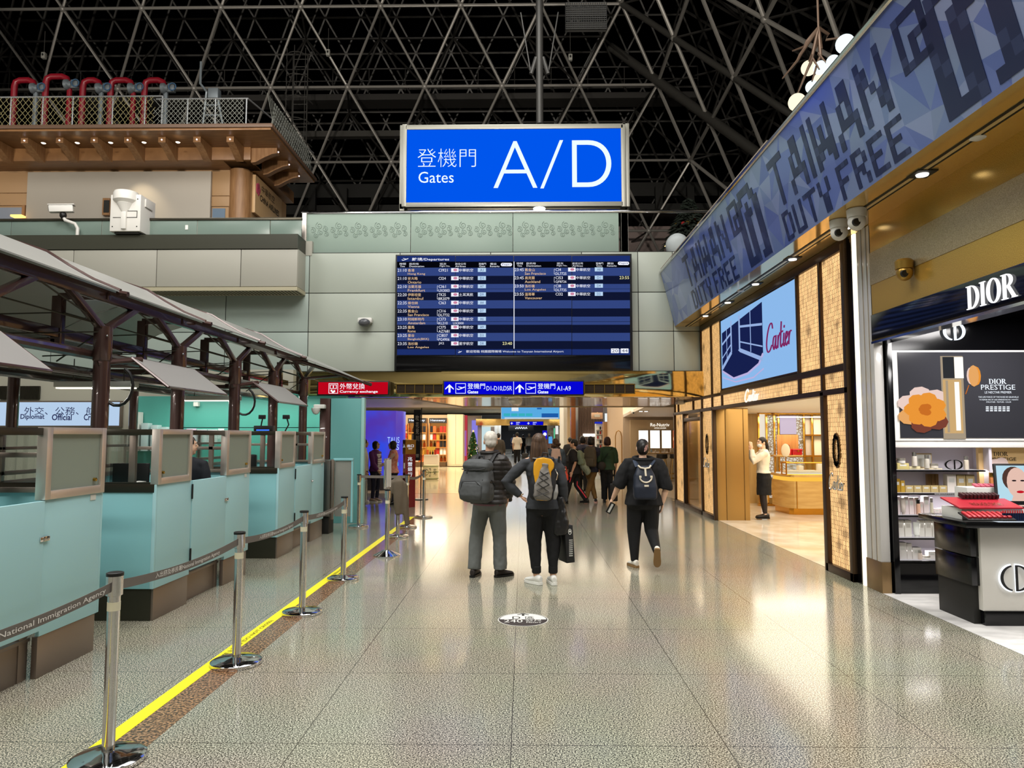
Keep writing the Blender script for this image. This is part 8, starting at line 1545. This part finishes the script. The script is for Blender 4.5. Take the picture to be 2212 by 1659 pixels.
a = fl(786, 1090); t = thing('suitcase', (a.x, a.y, 0), 'silver grey wheeled suitcase beside the teal partition', 'suitcase'); MB().box((a.x - .2, a.y - .12, .06), (a.x + .07, a.y + .12, .62), .04).build('shell', mat('silver_shell', '#8f979a', .25, .6), t); MB().tube((a.x - .05, a.y, .6), (a.x - .05, a.y, .95), .012, 8).build('handle', m_steel_d, t)
for sx in (-.15, .03): MB().lathe([(0, -.02), (.03, -.02), (.03, .02), (0, .02)], (a.x + sx, a.y - .08, .03), 12, 'x').build('wheel', m_plastic, t)
# --- shop assistant
sx, sy = at(1646, 900, 14.62).x, 14.62
t, P, lw, hl = person('shop assistant in cream blouse and black skirt, hand raised to masked face', sx, sy, 1.66, 82, g=1.0, W=dict(elL=(-.24, -.13, 1.17), wrL=(-.26, -.1, 1.42), elR=(-.14, .22, 1.18), wrR=(-.24, .1, 1.36), anL=(.0, -.07, .1), anR=(.03, .07, .1)), hyaw=25, top=(mat('cream_blouse', '#e6dccb', .6), .565, 1.95, .024, cloth(9, .008)), bot=(mat('black_skirt', '#0c0c0f', .85), .3, .01, .05, 'skirt'), hair=(m_dkhair, 'tail'), skin=m_skin2, shoe=('heel', mat('black_pump', '#141214', .25), m_plastic), vox=.01, grip=(.6, .6))
mb = MB(); mb.ell(hl((0, .045, -.05)), (.056, .056, .045), 14, 10, None); mb.build('face_mask', mat('mask_white', '#dfe8ea', .7), t)
mb = MB()
for k in 'LR': mb.path([P['kn' + k] + V((0, 0, .22)), P['kn' + k], P['kn' + k] + (P['an' + k] - P['kn' + k]) * .35, P['an' + k] + V((0, 0, .02))], [.075, .056, .056, .037], 14)
mb2 = fuse(mb, .012, 2, None, 'tights'); mb2.transform(Matrix.Translation(-wloc(t))); link_mesh('tights', mb2, mat('dark_tights', '#1d1516', .6), t, None, 60)
# --- walkers
def walk(st, sw=.0): return dict(knL=(-.05, .07 * st, .285), anL=(-.05, .12 * st, .045), knR=(.05, -.02 * st, .285), anR=(.05, -.16 * st, .06 + sw), elL=(-.13, -.07 * st, .64), wrL=(-.13, -.02 * st, .5), elR=(.13, .03 * st, .64), wrR=(.13, .12 * st, .52))
def smallpack(o_, face, m, w, h, d, label, lw, zf=.58, extra=None):
    o = thing('backpack', (o_.x, o_.y, 1), label, 'backpack'); L = pack_frame(lw((0, -.07, zf)), face, -4)
    mb = rucksack(L, o, m, [(.0, w * .8, d * .7, -d), (.03, w, d, -d), (h * .5, w * 1.02, d, -d), (h * .85, w * .85, d * .85, -d * .9), (h, w * .5, d * .5, -d * .8)]); fused(mb, 'main_bag', m, o, .015, 2, cloth(10, .006))
    mb = rucksack(L, o, m, [(.02, w * .7, d * .3, -2 * d), (.05, w * .8, d * .4, -2 * d), (h * .35, w * .75, d * .4, -2 * d), (h * .42, w * .5, d * .2, -2 * d)]); mb.build('front_pocket', m, o, 40)
    for sx in (-.6, .6): MB().path([L((sx * w, -.03, h * .9)), lw((sx * .09, -.04, .84)), lw((sx * .09, .03, .85)), lw((sx * .11, .09, .75))], [(.025, .01)] * 4, 8).build('shoulder_strap', extra or m, o)
    return o
a = fl(1203, 1090); t, P, lw, hl = person('woman with curly brown hair in denim jacket walking in the group', a.x, 18.2, 1.62, 0, J=walk(.8), top=(mat('denim', '#7f93a6', .8, var=(4, '#3a4656')), .5, 1.9, .024, cloth(10, .008)), bot=(m_bt, .06, .02, .06, 'x'), hair=(m_brhair, 'curly'), shoe=('x', m_plastic, m_offw), group='walkers in the passage', vox=.014); smallpack(V((a.x, 18.2, 0)), 0, mat('pack_pink', '#e6c4b8', .7), .13, .42, .07, 'pale pink backpack on the denim jacket woman', lw)
a = fl(1241, 1088); t, P, lw, hl = person('person in black with red-striped trousers walking to the left', a.x, a.y, 1.6, 62, J=walk(1.1), g=1.05, hyaw=15, top=(mat('black_shirt', '#141316', .8), .46, .95, .03, cloth(9, .008)), bot=(m_bt, .06, .02, .06, 'x'), hair=(m_dkhair, 'short'), shoe=('x', mat('black_boot', '#1a1714', .6), m_plastic), group='walkers in the passage', vox=.013)
mb = MB(); mb.path([P['hipL'] + V((-.04, -.1, -.1)), P['knL'] + V((0, -.07, 0)), P['anL'] + V((0, -.065, .06))], [(.012, .004)] * 3, 6); mb.path([P['knR'] + V((.0, -.075, .1)), P['knR'] + V((0, -.075, 0)), P['anR'] + V((0, -.065, .06))], [(.014, .005)] * 3, 6); mb.build('red_stripe', mat('stripe_red', '#d03040', .6), t)
q = at(1220, 1026, a.y - .15); o = thing('carrier_bag', q, 'orange-red plastic bag carried beside the person in black', 'bag'); mb = MB(); mb.ring_loft([[V((q.x + u_, a.y - .15 + v_, q.z + zz)) for u_, v_ in sup((0, 0), w, d, 16, .8)] for zz, w, d in ((-.17, .05, .03), (-.12, .1, .06), (.0, .09, .05), (.08, .05, .03))]); fused(mb, 'bag_body', mat('orange_plastic', '#e8523a', .35), o, .013, 2, cloth(16, .012)); mb = MB(); mb.path([(q.x - .05, a.y - .15, q.z + .06), (q.x - .03, a.y - .15, q.z + .2), (q.x + .03, a.y - .15, q.z + .2), (q.x + .05, a.y - .15, q.z + .06)], .012, 6); mb.build('handle', mat('orange_plastic', '#e8523a', .35), o)
smallpack(V((a.x, a.y, 0)), 62, mat('pack_sage', '#7d8a76', .8), .1, .36, .07, 'sage green bag slung behind the person in black', lw, .6, mat('strap_cream', '#cfc8b4', .7))
a = fl(1277, 1086); t, P, lw, hl = person('person with long dark hair in plaid shirt and tan trousers, carrying a coat', a.x, a.y, 1.67, -8, J=walk(.55), W=dict(anL=(.12, .06, .075), knL=(.02, .08, .48), anR=(-.14, -.02, .075), knR=(-.02, .02, .48)), g=1.02, top=(mat('navy_plaid', '#2a2d44', .8, var=(9, '#12141f', (1, 1, 3))), .46, 1.9, .026, cloth(9, .008)), bot=(mat('tan_trousers', '#77592e', .8), .06, .018, .055, 'x'), hair=(m_dkhair, 'bob'), shoe=('x', mat('black_trainer', '#17161a', .6), mat('pink_sole', '#d8a8a0', .6)), group='walkers in the passage', vox=.013)
smallpack(V((a.x, a.y, 0)), -20, mat('pack_olive', '#4f4638', .8), .165, .5, .1, 'big olive-brown backpack on the plaid shirt walker', lw, .54)
q = at(1262, 1015, a.y - .2); o = thing('draped_coat', q, 'pale sage coat draped over the plaid shirt walker\'s arm', 'coat'); mb = MB(); mb.path([(q.x - .05, a.y - .2, 1.25), (q.x - .1, a.y - .24, 1.1), (q.x - .0, a.y - .24, .92), (q.x + .12, a.y - .2, .75)], [.06, .1, .11, .07], 12); fused(mb, 'cloth', mat('sage_cloth', '#98a08c', .9), o, .014, 2, cloth(12, .02))
a = fl(1313, 1086); t, P, lw, hl = person('person with auburn bob in dark green shirt and black trousers', a.x, a.y, 1.66, -5, J=walk(.5), g=1.02, top=(mat('dark_green_shirt', '#26402c', .8), .5, 1.3, .03, cloth(9, .01)), bot=(m_bt, .05, .03, .075, 'x'), hair=(mat('auburn_hair', '#33170f', .5), 'bob'), shoe=('x', m_plastic, m_plastic), group='walkers in the passage', vox=.013)
o = thing('crossbody_bag', (a.x, a.y, 1), 'dark round crossbody bag on the green shirt walker', 'bag'); mb = MB(); mb.ell(lw((-.09, -.09, .56)), (.11, .06, .11), 16, 10); mb.build('bag_body', mat('dark_taupe', '#2c2826', .7), o); MB().path([lw((-.09, -.09, .62)), lw((0, -.085, .74)), lw((.075, -.05, .84)), lw((.08, .03, .84))], [(.016, .006)] * 4, 7).build('strap', m_gp2, o)
t = thing('wheeled_case', (a.x + .15, a.y - .2, 0), 'dark wheeled case pulled by the green shirt walker', 'suitcase'); q = at(1325, 1080, a.y - .1); MB().box((q.x - .1, a.y - .2, .05), (q.x + .1, a.y, .5), .03).build('shell', m_plastic, t); MB().tube((q.x, a.y - .1, .5), (q.x, a.y - .1, .9), .01, 7).build('handle', m_chrome, t)
for lab, u, Y, H, hm, st, tm, bmm, f in (('dark-haired person partly hidden behind the plaid shirt walker', 1258, 21, 1.68, m_dkhair, 'bob', mat('grey_violet_top', '#3c3c50', .8), m_bt, 0), ('person with black top and pale bag strap at the white column', 1231, 26, 1.62, m_dkhair, 'short', mat('black_shirt', '#141316', .8), m_bt, 0), ('person in long dark top beyond the white-haired man', 1077, 31, 1.78, m_dkhair, 'short', mat('dark_olive_top', '#3a342e', .8), m_bt, -10), ('man in white T-shirt and black trousers far down the concourse', 1117, 42, 1.86, m_dkhair, 'short', mat('white_tee', '#e6ddd0', .8), m_bt, 5),
        ('far walker in black left of the white backpack wearer', 1130, 60, 1.75, m_dkhair, 'short', mat('black_shirt', '#141316', .8), m_bt, 0), ('far walker with pale backpack near the end wall', 1143, 57, 1.85, m_silver, 'short', mat('light_grey_top', '#9a948c', .8), m_bt, 8), ('far walker in dark blue near the end wall', 1110, 63, 1.75, m_dkhair, 'short', mat('navy_top', '#20243c', .8), m_bt, 0), ('far walker beside the round blue screen', 1186, 50, 1.7, m_dkhair, 'bob', mat('dusty_rose', '#8a6a68', .8), m_bt, 0)):
    person(lab, at(u, 900, Y).x, Y, H, f, J=walk(.6), top=(tm, .46, .9 if 'T-shirt' in lab else 1.9, .03, None), bot=(bmm, .05, .03, .08, 'x'), hair=(hm, st), shoe=('x', m_plastic, m_offw), vox=.022, group='far walkers in the concourse')
q = at(1124, 985, 41.6); t = thing('trolley_case', (q.x + .25, 41.6, 0), 'black trolley case pulled by the man in the white T-shirt', 'suitcase'); MB().box((q.x + .1, 41.5, .05), (q.x + .45, 41.75, .65), .03).build('shell', m_plastic, t); MB().tube((q.x + .27, 41.6, .65), (q.x + .27, 41.6, 1.05), .015, 6).build('handle', m_steel_d, t)
# --- officer inside the middle booth
q = at(417, 962, 7.9)
person('seated officer glimpsed behind the middle booth window', q.x - .06, 7.9, 1.66, 10, z=q.z - 1.66 * .93, J=dict(knL=(-.06, .2, .5), knR=(.06, .2, .5), anL=(-.06, .22, .3), anR=(.06, .22, .3)), top=(mat('officer_navy', '#10141c', .8), .5, 1.9, .02, None), bot=(m_bt, .3, .02, .06, 'x'), hair=(m_dkhair, 'short'), skin=m_skin2, hyaw=-70, shoe=('x', m_plastic, m_plastic), vox=.014)
# ================================================================ things high up under the roof
m_gal = mat('galvanised', '#8d8f90', .4, .7)
p0, p1 = at(1166, 268, 16.1), at(1166, 268, 16.1); t = thing('sign_hanger', (p0.x, 16.1, p0.z), 'dark vertical hanger pole rising from the big blue gate sign', 'pole')
MB().tube(p0, (p0.x, 16.1, 19), .085, 14).build('pole', mat('hanger_grey', '#3e3d3b', .45, .4), t); mb = MB()
for dx in (-.2, .2): mb.tube((p0.x + dx, 16.1, p0.z + 1.2), (p0.x + dx * .4, 16.1, p0.z + 1.6), .05, 10); mb.tube((p0.x + dx * 2.2, 16.1, p0.z + 2.7), (p0.x + dx, 16.1, p0.z + 1.2), .018, 6)
mb.build('stay_cable', mat('hanger_grey', '#3e3d3b', .45, .4), t)
a, b = at(560, 212, 28.3), at(1345, 200, 28.3); t = thing('catwalk', ((a.x + b.x) / 2, 28.3, a.z - .2), 'dark maintenance catwalk running across the roof truss', 'catwalk')
MB().box((-30, 28, a.z - .25), (b.x + 3, 28.8, a.z), .0).build('deck', mat('catwalk_grey', '#3c3a37', .6, .3), t); mb = MB()
for k in range(26): x = -30 + k * (b.x + 33) / 25; mb.tube((x, 28, a.z), (x, 28, a.z + 1.05), .022, 5)
mb.tube((-30, 28, a.z + 1.05), (b.x + 3, 28, a.z + 1.05), .03, 6); mb.tube((-30, 28, a.z + .55), (b.x + 3, 28, a.z + .55), .02, 6); mb.build('railing', mat('catwalk_grey', '#3c3a37', .6, .3), t)
a, b = at(645, 340, 26.5), at(645, 120, 26.5); t = thing('caged_ladder', (a.x, 26.5, a.z), 'dark caged ladder hanging in the truss beyond the lounge roof', 'ladder'); mg = mat('ladder_grey', '#5a5854', .5, .4); mb = MB()
for dx in (-.28, .28): mb.tube((a.x + dx, 26.5, a.z), (a.x + dx, 26.5, b.z), .03, 6)
k = a.z
while k < b.z: mb.tube((a.x - .28, 26.5, k), (a.x + .28, 26.5, k), .016, 5); k += .3
mb.build('rungs', mg, t); mb = MB(); k = a.z + .4
while k < b.z: mb.path([(a.x + .5 * cos(q * PI / 8), 26.5 - .75 * sin(q * PI / 8), k) for q in range(9)], .018, 5); k += .85
for q in (2, 4, 6): mb.tube((a.x + .5 * cos(q * PI / 8), 26.5 - .75 * sin(q * PI / 8), a.z), (a.x + .5 * cos(q * PI / 8), 26.5 - .75 * sin(q * PI / 8), b.z), .014, 5)
mb.build('cage', mg, t)
for u, v, lab in ((95, 120, 'small pale sensor box hanging under the roof above the red pipes'), (709, 114, 'small pale sensor box hanging under the roof left of the blue gate sign'), (1232, 124, 'small pale sensor box hanging under the roof above the blue gate sign')):
    p = at(u, v, 24.2); t = thing('hanging_sensor', p, lab, 'sensor', 'sensor boxes under the roof'); MB().box(p + V((-.07, -.07, -.12)), p + V((.07, .07, .1)), .02).build('case', mat('sensor_grey', '#a9a8a0', .5), t); MB().ell(p + V((0, -.075, .0)), (.03, .02, .045)).build('lens', m_plastic, t); MB().tube(p + V((0, 0, .1)), p + V((0, 0, .9)), .012, 5).build('cord', mg, t)
a, b = at(1222, 62, 24), at(1310, 5, 24); t = thing('lamp_rack', ((a.x + b.x) / 2, 24, a.z), 'grey mesh lamp rack hanging at the top of the roof truss', 'rack'); mb = MB()
for k in range(13): z = a.z + (b.z - a.z) * k / 12; mb.tube((a.x, 24, z), (b.x, 24, z), .018, 4)
for k in range(19): x = a.x + (b.x - a.x) * k / 18; mb.tube((x, 24, a.z), (x, 24, b.z), .014, 4)
mb.build('grille', m_gal, t, 0); MB().box((a.x, 24.1, a.z + .05), (b.x, 24.3, (a.z * .7 + b.z * .3))).build('lamp_bank', mat('lamp_bank', '#6a6966', .5), t); MB().box((a.x, 24.1, (a.z * .45 + b.z * .55)), (b.x, 24.3, b.z - .1)).build('lamp_bank', mat('lamp_bank', '#6a6966', .5), t)

for _n in (_TO,): bpy.data.objects.remove(_n)
bpy.data.scenes.remove(_TS)
